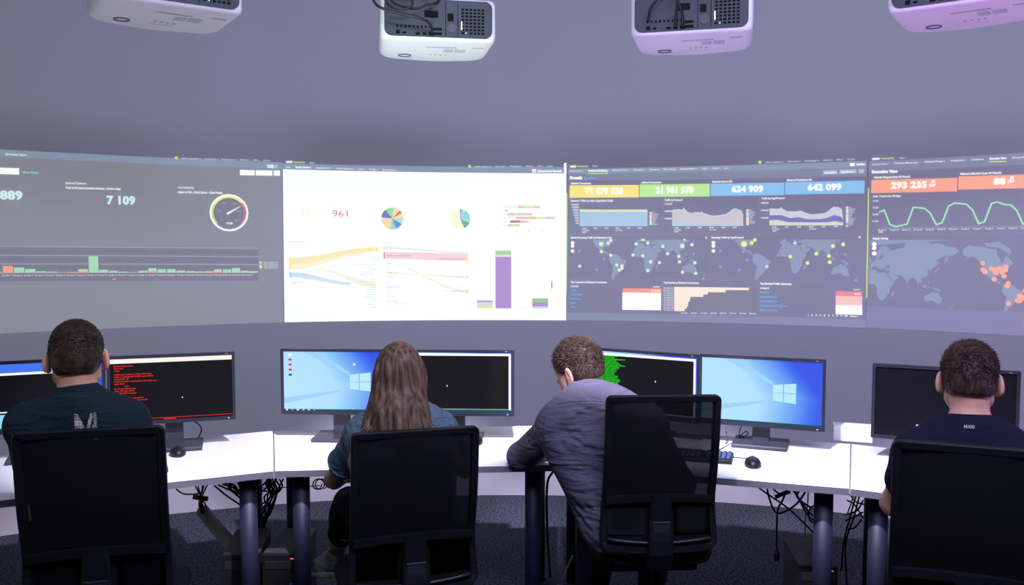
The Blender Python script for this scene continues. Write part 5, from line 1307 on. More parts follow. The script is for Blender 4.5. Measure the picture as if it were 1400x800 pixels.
pcable(1, [(-0.16, 0.08, 0.30), (-0.20, -0.05, 0.20), (-0.215, -0.07, 0.13), (-0.16, -0.08, 0.10), (-0.11, -0.07, 0.12), (-0.13, -0.06, 0.165), (-0.19, -0.05, 0.17), (-0.18, -0.05, 0.13), (-0.10, -0.06, 0.11), (-0.05, -0.05, 0.13), (-0.01, -0.03, 0.145), (0.02, 0.05, 0.2)], 'black cable knotted in a small loop behind the brightest projector', 0.005)
pcable(1, [(-0.20, -0.03, 0.185), (-0.12, -0.04, 0.175), (-0.05, -0.03, 0.18), (0.03, -0.02, 0.178), (0.09, 0.02, 0.19)], 'thick black cable lying along the top of the brightest projector', 0.008)
pcable(2, [(-0.055, -0.01, 0.30), (-0.05, -0.04, 0.20), (-0.045, -0.06, 0.13), (-0.052, -0.05, 0.07), (-0.058, -0.008, 0.026)], 'left one of two crossed black cables behind the lilac projector', 0.006, None)
pcable(2, [(-0.01, -0.01, 0.30), (-0.03, -0.05, 0.19), (-0.05, -0.07, 0.13), (-0.03, -0.05, 0.07), (-0.03, -0.008, 0.026)], 'right one of two crossed black cables behind the lilac projector', 0.006, None)
pcable(2, [(-0.165, -0.006, 0.055), (-0.15, -0.04, 0.10), (-0.10, -0.05, 0.15), (-0.04, -0.04, 0.165), (0.0, -0.03, 0.20), (0.02, 0, 0.30)], 'black cable arching over the left half of the lilac projector', 0.005)
pcable(2, [(0.02, -0.02, 0.175), (0.05, -0.04, 0.15), (0.09, -0.04, 0.15), (0.13, -0.02, 0.19), (0.14, 0.02, 0.28)], 'black cable sagging over the right half of the lilac projector', 0.005)
pcable(2, [(-0.175, 0.02, PH + 0.0), (-0.175, 0.02, 0.35), (-0.17, 0.03, 0.6)], 'thin cable rising from the left corner of the lilac projector', 0.003)
pcable(3, [(-0.16, -0.03, 0.16), (-0.17, -0.05, 0.10), (-0.10, -0.05, 0.09), (-0.03, -0.04, 0.10), (0.02, -0.03, 0.18)], 'black cable across the back of the violet projector', 0.005)
pcable(0, [(-0.10, -0.02, 0.20), (-0.06, -0.05, 0.12), (-0.02, -0.05, 0.09), (0.0, -0.008, 0.046)], 'black cable behind the projector above the gauge picture', 0.005)

# ------------------------------------------------------------------ people: smooth-blended volumes turned into one continuous surface
class Vol:
    def __init__(s): s.ops = []
    @staticmethod
    def _v(a): return np.array(a, dtype=float)
    def cone(s, a, b, ra, rb, k=0.03, flat=None, op='add'):
        s.ops.append(('c', s._v(a), s._v(b), ra, rb, flat, k, op)); return s
    def ell(s, c, r, rot=None, k=0.03, op='add'):
        s.ops.append(('e', s._v(c), s._v(r), None if rot is None else np.array(rot), None, None, k, op)); return s
    def plane(s, p, n, k=0.005):                      # keeps the side n points away from
        s.ops.append(('p', s._v(p), s._v(n) / np.linalg.norm(n), None, None, None, k, 'int')); return s
    def bounds(s):
        lo = np.full(3, 9e9); hi = -lo
        for o in s.ops:
            if o[7] != 'add': continue
            if o[0] == 'c':
                for p, r in ((o[1], o[3]), (o[2], o[4])): lo = np.minimum(lo, p - r); hi = np.maximum(hi, p + r)
            else:
                r = max(o[2]); lo = np.minimum(lo, o[1] - r); hi = np.maximum(hi, o[1] + r)
        return lo - 0.03, hi + 0.03
    def mesh(s, h):
        lo, hi = s.bounds(); n = np.ceil((hi - lo) / h).astype(int) + 1
        ax = [lo[i] + h * np.arange(n[i]) for i in range(3)]
        D = np.full(n, 1.0)
        for (t, a, b, ra, rb, fl, k, op) in s.ops:
            if t == 'p':
                X, Y, Z = np.meshgrid(*ax, indexing='ij', sparse=True)
                d = (X - a[0]) * b[0] + (Y - a[1]) * b[1] + (Z - a[2]) * b[2]
                D = np.maximum(D, d); continue
            if t == 'c': l_, h_ = np.minimum(a - ra, b - rb), np.maximum(a + ra, b + rb)
            else: l_, h_ = a - max(b), a + max(b)
            m = k + 2.5 * h
            i0 = np.maximum(((l_ - m - lo) / h).astype(int), 0); i1 = np.minimum(((h_ + m - lo) / h).astype(int) + 2, n)
            if (i1 <= i0).any(): continue
            sl = tuple(slice(i0[i], i1[i]) for i in range(3))
            P = np.stack(np.meshgrid(*[ax[i][sl[i]] for i in range(3)], indexing='ij'), -1)
            if t == 'c':
                ba = b - a; q = P - a
                if fl is not None:
                    nn = np.array(fl[0], float); nn /= np.linalg.norm(nn); f = fl[1]
                    q = q + (f - 1) * (q @ nn)[..., None] * nn
                tt = np.clip((q @ ba) / max(ba @ ba, 1e-9), 0, 1)
                d = np.linalg.norm(q - tt[..., None] * ba, axis=-1) - (ra + (rb - ra) * tt)
                if fl is not None: d = d / max(1, fl[1] ** 0.5)
            else:
                q = P - a
                if ra is not None: q = q @ ra
                k0 = np.linalg.norm(q / b, axis=-1); k1 = np.linalg.norm(q / (b * b), axis=-1)
                d = k0 * (k0 - 1) / np.maximum(k1, 1e-9)
            E = D[sl]
            if op == 'add':
                hh = np.maximum(k - np.abs(E - d), 0) / k; D[sl] = np.minimum(E, d) - hh * hh * k * 0.25
            elif op == 'sub':
                d = -d; hh = np.maximum(k - np.abs(E - d), 0) / k; D[sl] = np.maximum(E, d) + hh * hh * k * 0.25
        return nets(D, lo, h)

def nets(D, lo, h):
    S = D < 0; n = np.array(D.shape) - 1
    acc = np.zeros((*n, 3)); cnt = np.zeros(tuple(n))
    for axis in range(3):
        for o1 in (0, 1):
            for o2 in (0, 1):
                c = [0, 0, 0]; oth = [i for i in range(3) if i != axis]
                c[oth[0]], c[oth[1]] = o1, o2; e = list(c); e[axis] += 1
                A = D[tuple(slice(c[i], c[i] + n[i]) for i in range(3))]; B = D[tuple(slice(e[i], e[i] + n[i]) for i in range(3))]
                cr = (A < 0) != (B < 0)
                t = np.where(cr, A / np.where(cr, A - B, 1), 0)
                for i in range(3):
                    acc[..., i] += np.where(cr, c[i] + (t if i == axis else 0), 0)
                cnt += cr
    act = cnt > 0; idx = np.full(tuple(n), -1); idx[act] = np.arange(act.sum())
    G = np.stack(np.meshgrid(*[np.arange(k) for k in n], indexing='ij'), -1)
    V = (G[act] + acc[act] / cnt[act][:, None]) * h + lo
    F = []
    for axis in range(3):
        o = [i for i in range(3) if i != axis]; b, c = (o if axis != 1 else o[::-1])
        sl0 = [slice(1, n[i]) for i in range(3)]; sl1 = [slice(1, n[i]) for i in range(3)]
        sl0[axis] = slice(0, n[axis]); sl1[axis] = slice(1, n[axis] + 1)
        a0, a1 = S[tuple(sl0)], S[tuple(sl1)]
        def cell(db, dc):
            s_ = [slice(1, n[i]) for i in range(3)]; s_[axis] = slice(0, n[axis])
            s_[b] = slice(1 - db, n[b] - db); s_[c] = slice(1 - dc, n[c] - dc); return idx[tuple(s_)]
        q = [cell(1, 1), cell(0, 1), cell(0, 0), cell(1, 0)]
        for m, order in ((a0 & ~a1, (0, 1, 2, 3)), (~a0 & a1, (3, 2, 1, 0))):
            f = np.stack([q[i][m] for i in order], -1); F.append(f[(f >= 0).all(-1)])
    return V, np.concatenate(F)

def smooth_v(V, F, it=1, lam=0.5):
    E = np.concatenate([F[:, [0, 1]], F[:, [1, 2]], F[:, [2, 3]], F[:, [3, 0]]])
    for _ in range(it):
        s = np.zeros_like(V); c = np.zeros(len(V))
        for a, b in ((0, 1), (1, 0)):
            np.add.at(s, E[:, a], V[E[:, b]]); np.add.at(c, E[:, a], 1)
        V = V + lam * (s / np.maximum(c, 1)[:, None] - V)
    return V
def vnormals(V, F):
    n = np.cross(V[F[:, 2]] - V[F[:, 0]], V[F[:, 3]] - V[F[:, 1]]); N = np.zeros_like(V)
    for i in range(4): np.add.at(N, F[:, i], n)
    return N / np.maximum(np.linalg.norm(N, axis=1), 1e-12)[:, None]
def vobj(name, VF, m, parent, origin, pick=None):
    V, F = VF
    me = bpy.data.meshes.new(name); me.from_pydata((V - np.array(origin)).tolist(), [], F.tolist())
    for mm in (m if isinstance(m, (list, tuple)) else [m]): me.materials.append(mm)
    if pick is not None:
        cen = V[F].mean(1); me.polygons.foreach_set('material_index', pick(cen).astype(np.int32))
    me.shade_smooth()
    o = bpy.data.objects.new(name, me); C.objects.link(o); o.parent = parent
    return o
def join(*VFs):
    V = []; F = []; b = 0
    for v, f in VFs: V.append(v); F.append(f + b); b += len(v)
    return np.concatenate(V), np.concatenate(F)

def skin(name, col, sss=0.12):
    m = mat(name, col, 0.5, noise=0.10, nscale=35, bump=0.08, spec=0.35)
    b = m.node_tree.nodes['Principled BSDF']; b.inputs['Subsurface Weight'].default_value = sss; b.inputs['Subsurface Radius'].default_value = (0.012, 0.004, 0.002)
    return m
def fabric(name, col, sc_=260, wr=0.5, stretch=(7, 7, 26)):
    new = name not in _m
    m = mat(name, col, 0.9, noise=0.12, nscale=sc_, bump=0.35, spec=0.15)
    if new and wr:                                     # soft cloth wrinkles over the weave
        nt = m.node_tree; tc = next(n for n in nt.nodes if n.type == 'TEX_COORD'); b0 = next(n for n in nt.nodes if n.type == 'BUMP'); b = nt.nodes['Principled BSDF']
        mp = nt.nodes.new('ShaderNodeMapping'); mp.inputs['Scale'].default_value = stretch; mp.inputs['Rotation'].default_value = (0.15, -0.3, 0)
        n = nt.nodes.new('ShaderNodeTexNoise'); n.inputs['Scale'].default_value = 1.0; n.inputs['Detail'].default_value = 2.5; n.inputs['Distortion'].default_value = 1.2
        b1 = nt.nodes.new('ShaderNodeBump'); b1.inputs['Strength'].default_value = wr; b1.inputs['Distance'].default_value = 0.03
        nt.links.new(tc.outputs['Object'], mp.inputs[0]); nt.links.new(mp.outputs[0], n.inputs['Vector']); nt.links.new(n.outputs['Fac'], b1.inputs['Height']); nt.links.new(b1.outputs['Normal'], b0.inputs['Normal'])
    return m
def hairmat(name, c0, c1, sc_=(90, 90, 6)):
    m = bpy.data.materials.new(name); m.use_nodes = True; nt = m.node_tree; b = nt.nodes['Principled BSDF']; b.inputs['Roughness'].default_value = 0.55; b.inputs['Specular IOR Level'].default_value = 0.25
    tc = nt.nodes.new('ShaderNodeTexCoord'); mp = nt.nodes.new('ShaderNodeMapping'); mp.inputs['Scale'].default_value = sc_
    n = nt.nodes.new('ShaderNodeTexNoise'); n.inputs['Scale'].default_value = 1.0; n.inputs['Detail'].default_value = 5
    cr = nt.nodes.new('ShaderNodeValToRGB'); cr.color_ramp.elements[0].position = 0.3; cr.color_ramp.elements[1].position = 0.7
    cr.color_ramp.elements[0].color = (*c0, 1); cr.color_ramp.elements[1].color = (*c1, 1)
    nt.links.new(tc.outputs['Object'], mp.inputs[0]); nt.links.new(mp.outputs[0], n.inputs['Vector']); nt.links.new(n.outputs['Fac'], cr.inputs['Fac']); nt.links.new(cr.outputs['Color'], b.inputs['Base Color'])
    return m

def rotm(yaw, pitch=0, roll=0):
    """columns: right, forward, up; yaw about z (positive turns left), pitch positive looks down, roll leans to the right"""
    return np.array((Matrix.Rotation(yaw, 3, 'Z') @ Matrix.Rotation(-pitch, 3, 'X') @ Matrix.Rotation(roll, 3, 'Y')))
def head_vol(c, Rm, s=1.0):
    c = np.array(c); W = lambda *p: c + Rm @ (np.array(p) * s)
    E = lambda r: [x * s for x in r]
    v = Vol()
    v.ell(W(0, -0.012, 0.030), E((0.074, 0.094, 0.083)), Rm)                   # skull
    v.ell(W(0, 0.028, -0.035), E((0.058, 0.062, 0.072)), Rm, 0.04)             # face
    v.ell(W(0, 0.052, -0.088), E((0.026, 0.026, 0.022)), Rm, 0.035)            # chin
    v.cone(W(-0.048, 0.0, -0.055), W(-0.018, 0.058, -0.090), 0.018 * s, 0.014 * s, 0.03); v.cone(W(0.048, 0.0, -0.055), W(0.018, 0.058, -0.090), 0.018 * s, 0.014 * s, 0.03)
    v.cone(W(-0.035, 0.072, 0.018), W(0.035, 0.072, 0.018), 0.012 * s, 0.012 * s, 0.02)   # brow
    for sx in (-1, 1): v.ell(W(sx * 0.031, 0.087, 0.0), E((0.015, 0.012, 0.010)), Rm, 0.012, 'sub')
    v.cone(W(0, 0.085, 0.012), W(0, 0.103, -0.028), 0.007 * s, 0.012 * s, 0.012); v.ell(W(-0.012, 0.092, -0.032), E((0.008, 0.010, 0.007)), Rm, 0.008); v.ell(W(0.012, 0.092, -0.032), E((0.008, 0.010, 0.007)), Rm, 0.008)
    v.ell(W(0, 0.084, -0.055), E((0.024, 0.010, 0.006)), Rm, 0.008); v.ell(W(0, 0.082, -0.066), E((0.020, 0.011, 0.007)), Rm, 0.008); v.ell(W(0, 0.097, -0.0605), E((0.022, 0.008, 0.0016)), Rm, 0.002, 'sub')
    for sx in (-1, 1):                                                           # ears
        A = Rm @ np.array(Matrix.Rotation(sx * R(24), 3, 'Z')) @ np.array(Matrix.Rotation(R(-12), 3, 'X')) 
        v.ell(W(sx * 0.083, -0.012, -0.006), E((0.0085, 0.021, 0.035)), A, 0.008)
        v.ell(W(sx * 0.091, -0.006, -0.002), E((0.006, 0.010, 0.019)), A, 0.006, 'sub')
        v.ell(W(sx * 0.079, -0.002, -0.033), E((0.006, 0.009, 0.009)), A, 0.006)
    return v
def eyes(c, Rm, parent, origin, s=1.0):
    for sx in (-1, 1):
        bm = bmesh.new(); bmesh.ops.create_uvsphere(bm, u_segments=14, v_segments=10, radius=0.0115 * s)
        p = np.array(c) + Rm @ (np.array((sx * 0.031, 0.0755, 0.0)) * s) - np.array(origin)
        M_ = Matrix(Rm.tolist()).to_4x4(); M_.translation = Vector(p); Rx = Matrix.Rotation(-math.pi / 2, 4, 'X')
        bm.transform(M_ @ Rx)
        me = bpy.data.meshes.new('eye'); bm.to_mesh(me)
        for mm in (mat('eye_white', (0.75, 0.73, 0.70), 0.25), mat('iris_dark', (0.03, 0.025, 0.02), 0.2)): me.materials.append(mm)
        fw = Vector(Rm @ np.array((0, 1, 0)))
        for pl in me.polygons:
            if (pl.center - Vector(p)).normalized().dot(fw) > 0.86: pl.material_index = 1
        bm.free(); me.shade_smooth(); o = bpy.data.objects.new('eye', me); C.objects.link(o); o.parent = parent
def hand_vol(wr, fw, side, down=(0, 0, -1), curl=0.35):
    """open hand lying on a surface: palm and five unequal, bent fingers"""
    wr = np.array(wr, float); f = np.array(fw, float); f[2] = 0; f /= np.linalg.norm(f); d = np.array(down, float); r = np.cross(f, -d)   # r: to the right of the hand
    v = Vol(); W = lambda x, y, z: wr + r * x + f * y - d * z
    v.cone(W(0, -0.05, 0.004), W(0, 0.015, 0.0), 0.024, 0.023, 0.02)
    v.cone(W(-0.018, 0.03, 0), W(-0.026, 0.078, 0.0), 0.016, 0.0125, 0.02, (d, 1.3)); v.cone(W(0.018, 0.03, 0), W(0.024, 0.075, 0.0), 0.016, 0.0125, 0.02, (d, 1.3)); v.cone(W(0, 0.03, 0.001), W(0, 0.080, 0.003), 0.017, 0.013, 0.02, (d, 1.3))
    t = -side                                                        # thumb on the inner side
    L = [0.068, 0.076, 0.071, 0.055]
    for i in range(4):
        x = t * (0.029 - 0.0195 * i); a = t * (0.06 - 0.05 * i); b0 = np.array((x, 0.080 - 0.004 * abs(i - 1.3), 0.003))
        p1 = b0 + np.array((a * 0.4 * L[i], L[i] * 0.45, 0.008)); p2 = p1 + np.array((a * 0.3 * L[i], L[i] * 0.30, -0.010)); p3 = p2 + np.array((0, L[i] * 0.2, -0.014))
        v.cone(W(*b0), W(*p1), 0.0092, 0.0085, 0.006); v.cone(W(*p1), W(*p2), 0.0085, 0.0078, 0.004); v.cone(W(*p2), W(*p3), 0.0078, 0.0068, 0.004)
    v.cone(W(t * 0.018, 0.015, -0.004), W(t * 0.043, 0.048, -0.006), 0.014, 0.011, 0.015); v.cone(W(t * 0.043, 0.048, -0.006), W(t * 0.050, 0.078, -0.010), 0.0105, 0.009, 0.006)
    return v

def torso(v, J, g=0.0, k=0.05, low=True, w_=1.0, female=False, straight=False):
    P = {n: np.array(p, float) for n, p in J.items() if n not in ('fwd',)}
    fw = np.array(J['fwd'], float); fw /= np.linalg.norm(fw); sh = P['sh_r'] - P['sh_l']; r = sh / np.linalg.norm(sh)
    up = P['neck'] - P['pelvis']; up /= np.linalg.norm(up)
    back = fw - up * (fw @ up); back /= np.linalg.norm(back)
    fl = (back, 1.32)
    ch = P['pelvis'] + (P['neck'] - P['pelvis']) * 0.68 - back * 0.0; wa = P['pelvis'] + (P['neck'] - P['pelvis']) * 0.36
    hw = 0.060 * w_
    if low: v.cone(P['pelvis'] - r * 0.07, P['pelvis'] + r * 0.07, 0.115 + g, 0.115 + g, k, (back, 1.1))
    v.cone(P['pelvis'] - r * 0.045, wa - r * 0.045, 0.125 + g, 0.115 + g + (0.012 if straight else 0), k, fl); v.cone(P['pelvis'] + r * 0.045, wa + r * 0.045, 0.125 + g, 0.115 + g + (0.012 if straight else 0), k, fl)
    for s in (-1, 1): v.cone(wa + s * r * 0.05 * w_, ch + s * r * hw, 0.115 + g, 0.128 + g, k, fl)
    for s in (-1, 1): v.cone(ch + s * r * hw, ch + s * r * (hw + 0.01) + up * 0.10 - back * 0.012, 0.125 + g, 0.085 + g, k, fl)     # shoulder blades
    v.cone(ch - up * 0.02, ch + up * 0.11 - back * 0.006, 0.125 + g, 0.088 + g, k, fl)
    nb = P['neck'] - up * 0.03 - back * 0.006
    for s in ('sh_l', 'sh_r'):
        v.cone(nb, P[s], 0.058 + g, 0.056 + g, k)
        v.cone(nb + up * 0.03, P[s] + up * 0.004, 0.040 + g, 0.045 + g, k * 0.8)
    if female:
        for s in (-1, 1): v.ell(ch + back * 0.10 + s * r * 0.07, (0.065 + g, 0.065 + g, 0.065 + g), None, k)
    return v
def person_mesh(J, hc, Rm, look, hs=1.0, female=False, slim=1.0, h=0.009):
    a = {n: np.array(p, float) for n, p in J.items()}
    v = Vol(); torso(v, J, -0.006, 0.05, True, 1.0, female)
    hd = np.array(hc)
    v.cone(a['neck'] - np.array((0, 0, 0.03)), hd + Rm @ np.array((0, -0.022, -0.035)) * hs, 0.060 * slim, 0.052 * slim, 0.03)
    v.cone(hd + Rm @ np.array((0, -0.02, -0.03)) * hs, hd + Rm @ np.array((0, -0.012, 0.02)) * hs, 0.055 * slim, 0.060 * slim, 0.03)
    for s in 'lr':
        v.cone(a['sh_' + s], a['el_' + s], 0.050 * slim, 0.040 * slim, 0.03); v.cone(a['el_' + s], a['wr_' + s], 0.041 * slim, 0.026 * slim, 0.02)
        mid = a['el_' + s] * 0.72 + a['wr_' + s] * 0.28; v.cone(mid, mid + (a['wr_' + s] - a['el_' + s]) * 0.12, 0.042 * slim, 0.040 * slim, 0.03)
        v.cone(a['hip_' + s], a['kn_' + s], 0.082 * slim, 0.056 * slim, 0.04); v.cone(a['kn_' + s], a['an_' + s], 0.054 * slim, 0.038 * slim, 0.03)
        cf = a['kn_' + s] * 0.7 + a['an_' + s] * 0.3; v.ell(cf - np.array(J['fwd']) * 0.015, (0.055 * slim, 0.055 * slim, 0.09), None, 0.04)
    V, F = v.mesh(h); V = smooth_v(V, F, 1, 0.4)
    hv = head_vol(hc, Rm, hs).mesh(0.0042); hv = (smooth_v(hv[0], hv[1], 1, 0.35), hv[1])
    hl = hand_vol(a['wr_l'], a['wr_l'] - a['el_l'], -1).mesh(0.0042); hr = hand_vol(a['wr_r'], a['wr_r'] - a['el_r'], 1).mesh(0.0042)
    return join((V, F), hv, hl, hr)
def sleeve(v, a, b, ra, rb, t, k=0.03, flat=None):
    a = np.array(a, float); b = np.array(b, float); v.cone(a, a + (b - a) * t, ra, ra + (rb - ra) * t, k, flat)
def folds(VF, specs, seed=1):
    """cloth creases: each group is (anchor, reach, mean direction, count, length, half width, depth); every crease is a bent soft ridge"""
    V, F = VF; N = vnormals(V, F); d = np.zeros(len(V)); g = np.random.default_rng(seed)
    for c, reach, dr, n, ln, wd, am in specs:
        c = np.array(c, float); dr = np.array(dr, float); dr /= np.linalg.norm(dr)
        for j in range(n):
            p = c + g.normal(size=3) * reach * 0.55; q = dr + g.normal(size=3) * 0.28; q /= np.linalg.norm(q)
            L_ = ln * g.uniform(0.6, 1.3); b_ = g.normal(size=3) * L_ * 0.16
            r = V - p; t = np.clip(r @ q / L_, -0.5, 0.5); cen = p + np.outer(t * L_, q) + np.outer(t * t * 4, b_)
            dist = ((V - cen) ** 2).sum(1); taper = np.clip(1 - (2 * np.abs(t)) ** 2, 0, 1)
            w_ = wd * g.uniform(0.7, 1.3); e = dist / (w_ * w_)
            d += am * g.uniform(0.5, 1.2) * taper * (np.exp(-e) - 0.75 * np.exp(-np.maximum(0, (np.sqrt(dist) - 1.9 * w_)) ** 2 / (w_ * w_ * 0.8)) * (np.sqrt(dist) < 4 * w_))
    d = np.clip(d, -0.011, 0.013)
    return V + N * d[:, None], F

def wool(VF, am, scales, seed=2):
    V, F = VF; N = vnormals(V, F); g = np.random.default_rng(seed); d = np.zeros(len(V))
    for sc_ in scales:
        for _ in range(5):
            k = g.normal(size=3) * sc_; d += np.sin(V @ k + g.uniform(0, 6)) / 5
    return V + N * (d * am)[:, None], F

def short_hair(name, hc, Rm, s, m, parent, origin, top=0.022, side=0.006, nape=-0.045, front=0.055, n_tufts=2600, tuft=0.016, comb=(0.3, 0.5, 0.6), seed=5, grow=0.0):
    """cropped hair: a close shell on the skull plus thousands of small tufts lying in the growth direction"""
    c = np.array(hc); W = lambda *p: c + Rm @ (np.array(p) * s)
    v = Vol(); E = lambda r: [x * s for x in r]
    v.ell(W(0, -0.013, 0.030 + top * 0.25), E((0.0755 + side, 0.097 + side, 0.083 + top * 0.72)), Rm)
    v.ell(W(0, -0.045, -0.012), E((0.063 + side * 0.7, 0.060 + side * 0.8, 0.060)), Rm, 0.03)
    v.plane(W(0, front, 0.055), Rm @ np.array((0, 1.0, -0.35)))
    v.plane(W(0, 0.0, nape), Rm @ np.array((0, -0.10, -1.0)))
    v.ell(W(-0.095, 0.016, -0.022), E((0.030, 0.052, 0.050)), Rm, 0.004, 'sub'); v.ell(W(0.095, 0.016, -0.022), E((0.030, 0.052, 0.050)), Rm, 0.004, 'sub')
    v.ell(W(0, 0.075, -0.03), E((0.066, 0.060, 0.085)), Rm, 0.004, 'sub')
    VF = v.mesh(0.0045); VF = (smooth_v(VF[0], VF[1], 1, 0.4), VF[1]); N = vnormals(*VF)
    base = VF
    ho = vobj(name, base, m, parent, origin)
    g = np.random.default_rng(seed); V = VF[0]
    L = (V - c) @ Rm / s
    ok = np.where((L[:, 2] > nape + 0.006) | (N @ (Rm @ np.array((0, 0, 1.0))) > 0))[0]
    pk = g.choice(ok, n_tufts); verts = []; faces = []
    cd = Rm @ np.array(comb, float); cd /= np.linalg.norm(cd)
    for j, i in enumerate(pk):
        p = V[i]; nn = N[i]; hgt = np.clip((L[i, 2] + 0.02) / 0.10, 0.05, 1)
        if nn @ (Rm @ np.array((0, 0, 1.0))) < -0.5: continue
        tdir = cd - nn * (cd @ nn); dn = Rm @ np.array((0, 0, -1.0)); tdn = dn - nn * (dn @ nn)
        dr = nn * (0.22 + 0.25 * hgt) + tdir * (0.9 * hgt) + tdn * (1 - hgt) * 1.0 + g.normal(size=3) * 0.2; dr /= np.linalg.norm(dr)
        ln = tuft * (0.35 + 0.75 * hgt) * g.uniform(0.6, 1.2) * s; wd = 0.0016 * s
        x = np.cross(dr, nn); x = x / max(np.linalg.norm(x), 1e-6) * wd; y = nn * wd * 0.7; b = len(verts)
        q = p - nn * 0.0015
        md = q + dr * ln * 0.55; tp = q + dr * ln + tdn * ln * 0.15
        verts += [q + x, q - x, q + y, md + x * .8, md - x * .8, md + y * .8, tp]
        faces += [(b, b + 1, b + 4, b + 3), (b + 1, b + 2, b + 5, b + 4), (b + 2, b, b + 3, b + 5), (b + 3, b + 4, b + 6), (b + 4, b + 5, b + 6), (b + 5, b + 3, b + 6)]
    me = bpy.data.meshes.new('hair_tufts'); me.from_pydata((np.array(verts) - np.array(origin)).tolist(), [], faces); me.materials.append(m); me.shade_smooth()
    o = bpy.data.objects.new('hair_tufts', me); C.objects.link(o); o.parent = ho; o['kind'] = 'stuff'
    return ho
def shoe(parent, origin, an, toe, m, ms, lace=True):
    an = np.array(an, float); t = np.array(toe, float); t /= np.linalg.norm(t); up = np.array((0, 0, 1.0)) - t * t[2]; up /= np.linalg.norm(up); r = np.cross(t, up)
    W = lambda x, y, z: an + r * x + t * y + up * z
    v = Vol(); v.cone(W(0, -0.03, -0.045), W(0, 0.11, -0.055), 0.040, 0.036, 0.03); v.cone(W(0, 0.10, -0.058), W(0, 0.155, -0.062), 0.042, 0.034, 0.02); v.cone(W(0, -0.025, -0.03), W(0, -0.012, 0.012), 0.038, 0.037, 0.03); v.cone(W(0, 0.0, -0.005), W(0, 0.10, -0.04), 0.030, 0.026, 0.03)
    v.plane(W(0, 0, -0.078), -up); v.plane(W(0, 0, 0.028), up)
    so = vobj('shoe', v.mesh(0.005), m, parent, origin)
    v = Vol(); v.cone(W(0, -0.03, -0.082), W(0, 0.07, -0.082), 0.042, 0.040, 0.02); v.cone(W(0, 0.07, -0.082), W(0, 0.158, -0.082), 0.046, 0.037, 0.02); v.plane(W(0, 0, -0.070), up); v.plane(W(0, 0, -0.094), -up)
    vobj('sole', v.mesh(0.005), ms, so, origin)
    if lace:
        bm = bmesh.new()
        for k in range(5):
            y = 0.02 + 0.02 * k; z = 0.024 - 0.009 * k
            tube(bm, [Vector(W(-0.022, y, z - 0.012) - origin), Vector(W(0, y + 0.004, z + 0.004) - origin), Vector(W(0.022, y, z - 0.012) - origin)], 0.0028, 6)
        obj('laces', bm, ms, so, True)['kind'] = 'stuff'
        bm = bmesh.new(); tube(bm, [Vector(W(0.037 * math.cos(a), -0.015 + 0.037 * math.sin(a), 0.026) - origin) for a in [2 * math.pi * k / 20 for k in range(20)]], 0.005, 6, True); obj('shoe_collar', bm, ms, so, True)
    return so

SK_W = skin('skin_warm', (0.72, 0.37, 0.22), 0.2); SK_P = skin('skin_pink', (0.74, 0.36, 0.28), 0.2); SK_T = skin('skin_tanned', (0.40, 0.22, 0.15))
F_TEAL = fabric('dark_teal_cotton', (0.013, 0.025, 0.032)); F_NAVY = fabric('navy_cotton', (0.011, 0.010, 0.027)); F_BLUE = fabric('grey_blue_knit', (0.12, 0.18, 0.23), 120)
F_SHIRT = fabric('violet_grey_shirt_cloth', (0.125, 0.112, 0.158), 340, 0.6, (5, 5, 20)); F_JEANS = fabric('blue_denim', (0.06, 0.11, 0.22), 300); F_BLK = fabric('black_trouser_cloth', (0.004, 0.004, 0.005)); F_GREY = fabric('dark_grey_trouser_cloth', (0.03, 0.03, 0.035))
M_SHOE = fabric('grey_canvas', (0.26, 0.29, 0.27)); M_SOLE = mat('pale_rubber', (0.45, 0.46, 0.42), 0.6, noise=0.1)
H_A = hairmat('very_dark_brown_hair', (0.012, 0.008, 0.005), (0.075, 0.050, 0.028), (60, 60, 60)); H_C = hairmat('brown_hair', (0.030, 0.016, 0.013), (0.13, 0.075, 0.055), (60, 60, 40)); H_D = hairmat('dark_auburn_hair', (0.020, 0.010, 0.009), (0.115, 0.060, 0.048), (70, 70, 25)); H_B = hairmat('long_brown_hair', (0.035, 0.018, 0.013), (0.26, 0.155, 0.10), (75, 75, 2.5))

def trousers(J, root, org, m, until=0.97, slim=1.0, g=0.012):
    a = {n: np.array(p, float) for n, p in J.items()}; v = Vol(); r = (a['hip_r'] - a['hip_l']); r /= np.linalg.norm(r)
    v.cone(a['pelvis'] - r * 0.07, a['pelvis'] + r * 0.07, 0.117, 0.117, 0.05)
    for s in 'lr':
        v.cone(a['hip_' + s], a['kn_' + s], 0.092 * slim + g, 0.064 * slim + g, 0.03); u = until if isinstance(until, float) else until[s]
        v.cone(a['kn_' + s], a['kn_' + s] + (a['an_' + s] - a['kn_' + s]) * u, 0.064 * slim + g, (0.064 - 0.010 * u) * slim + g, 0.02)
        cf = a['kn_' + s] * 0.75 + a['an_' + s] * 0.25; v.ell(cf - np.array(J['fwd']) * 0.015, (0.062, 0.062, 0.085), None, 0.04)
    return vobj('trousers', folds(v.mesh(0.011), [(a['pelvis'], 0.15, (0.2, 1, 0.3), 8, 0.12, 0.014, 0.004)]), m, root, org)
def V3(p): return tuple(p)

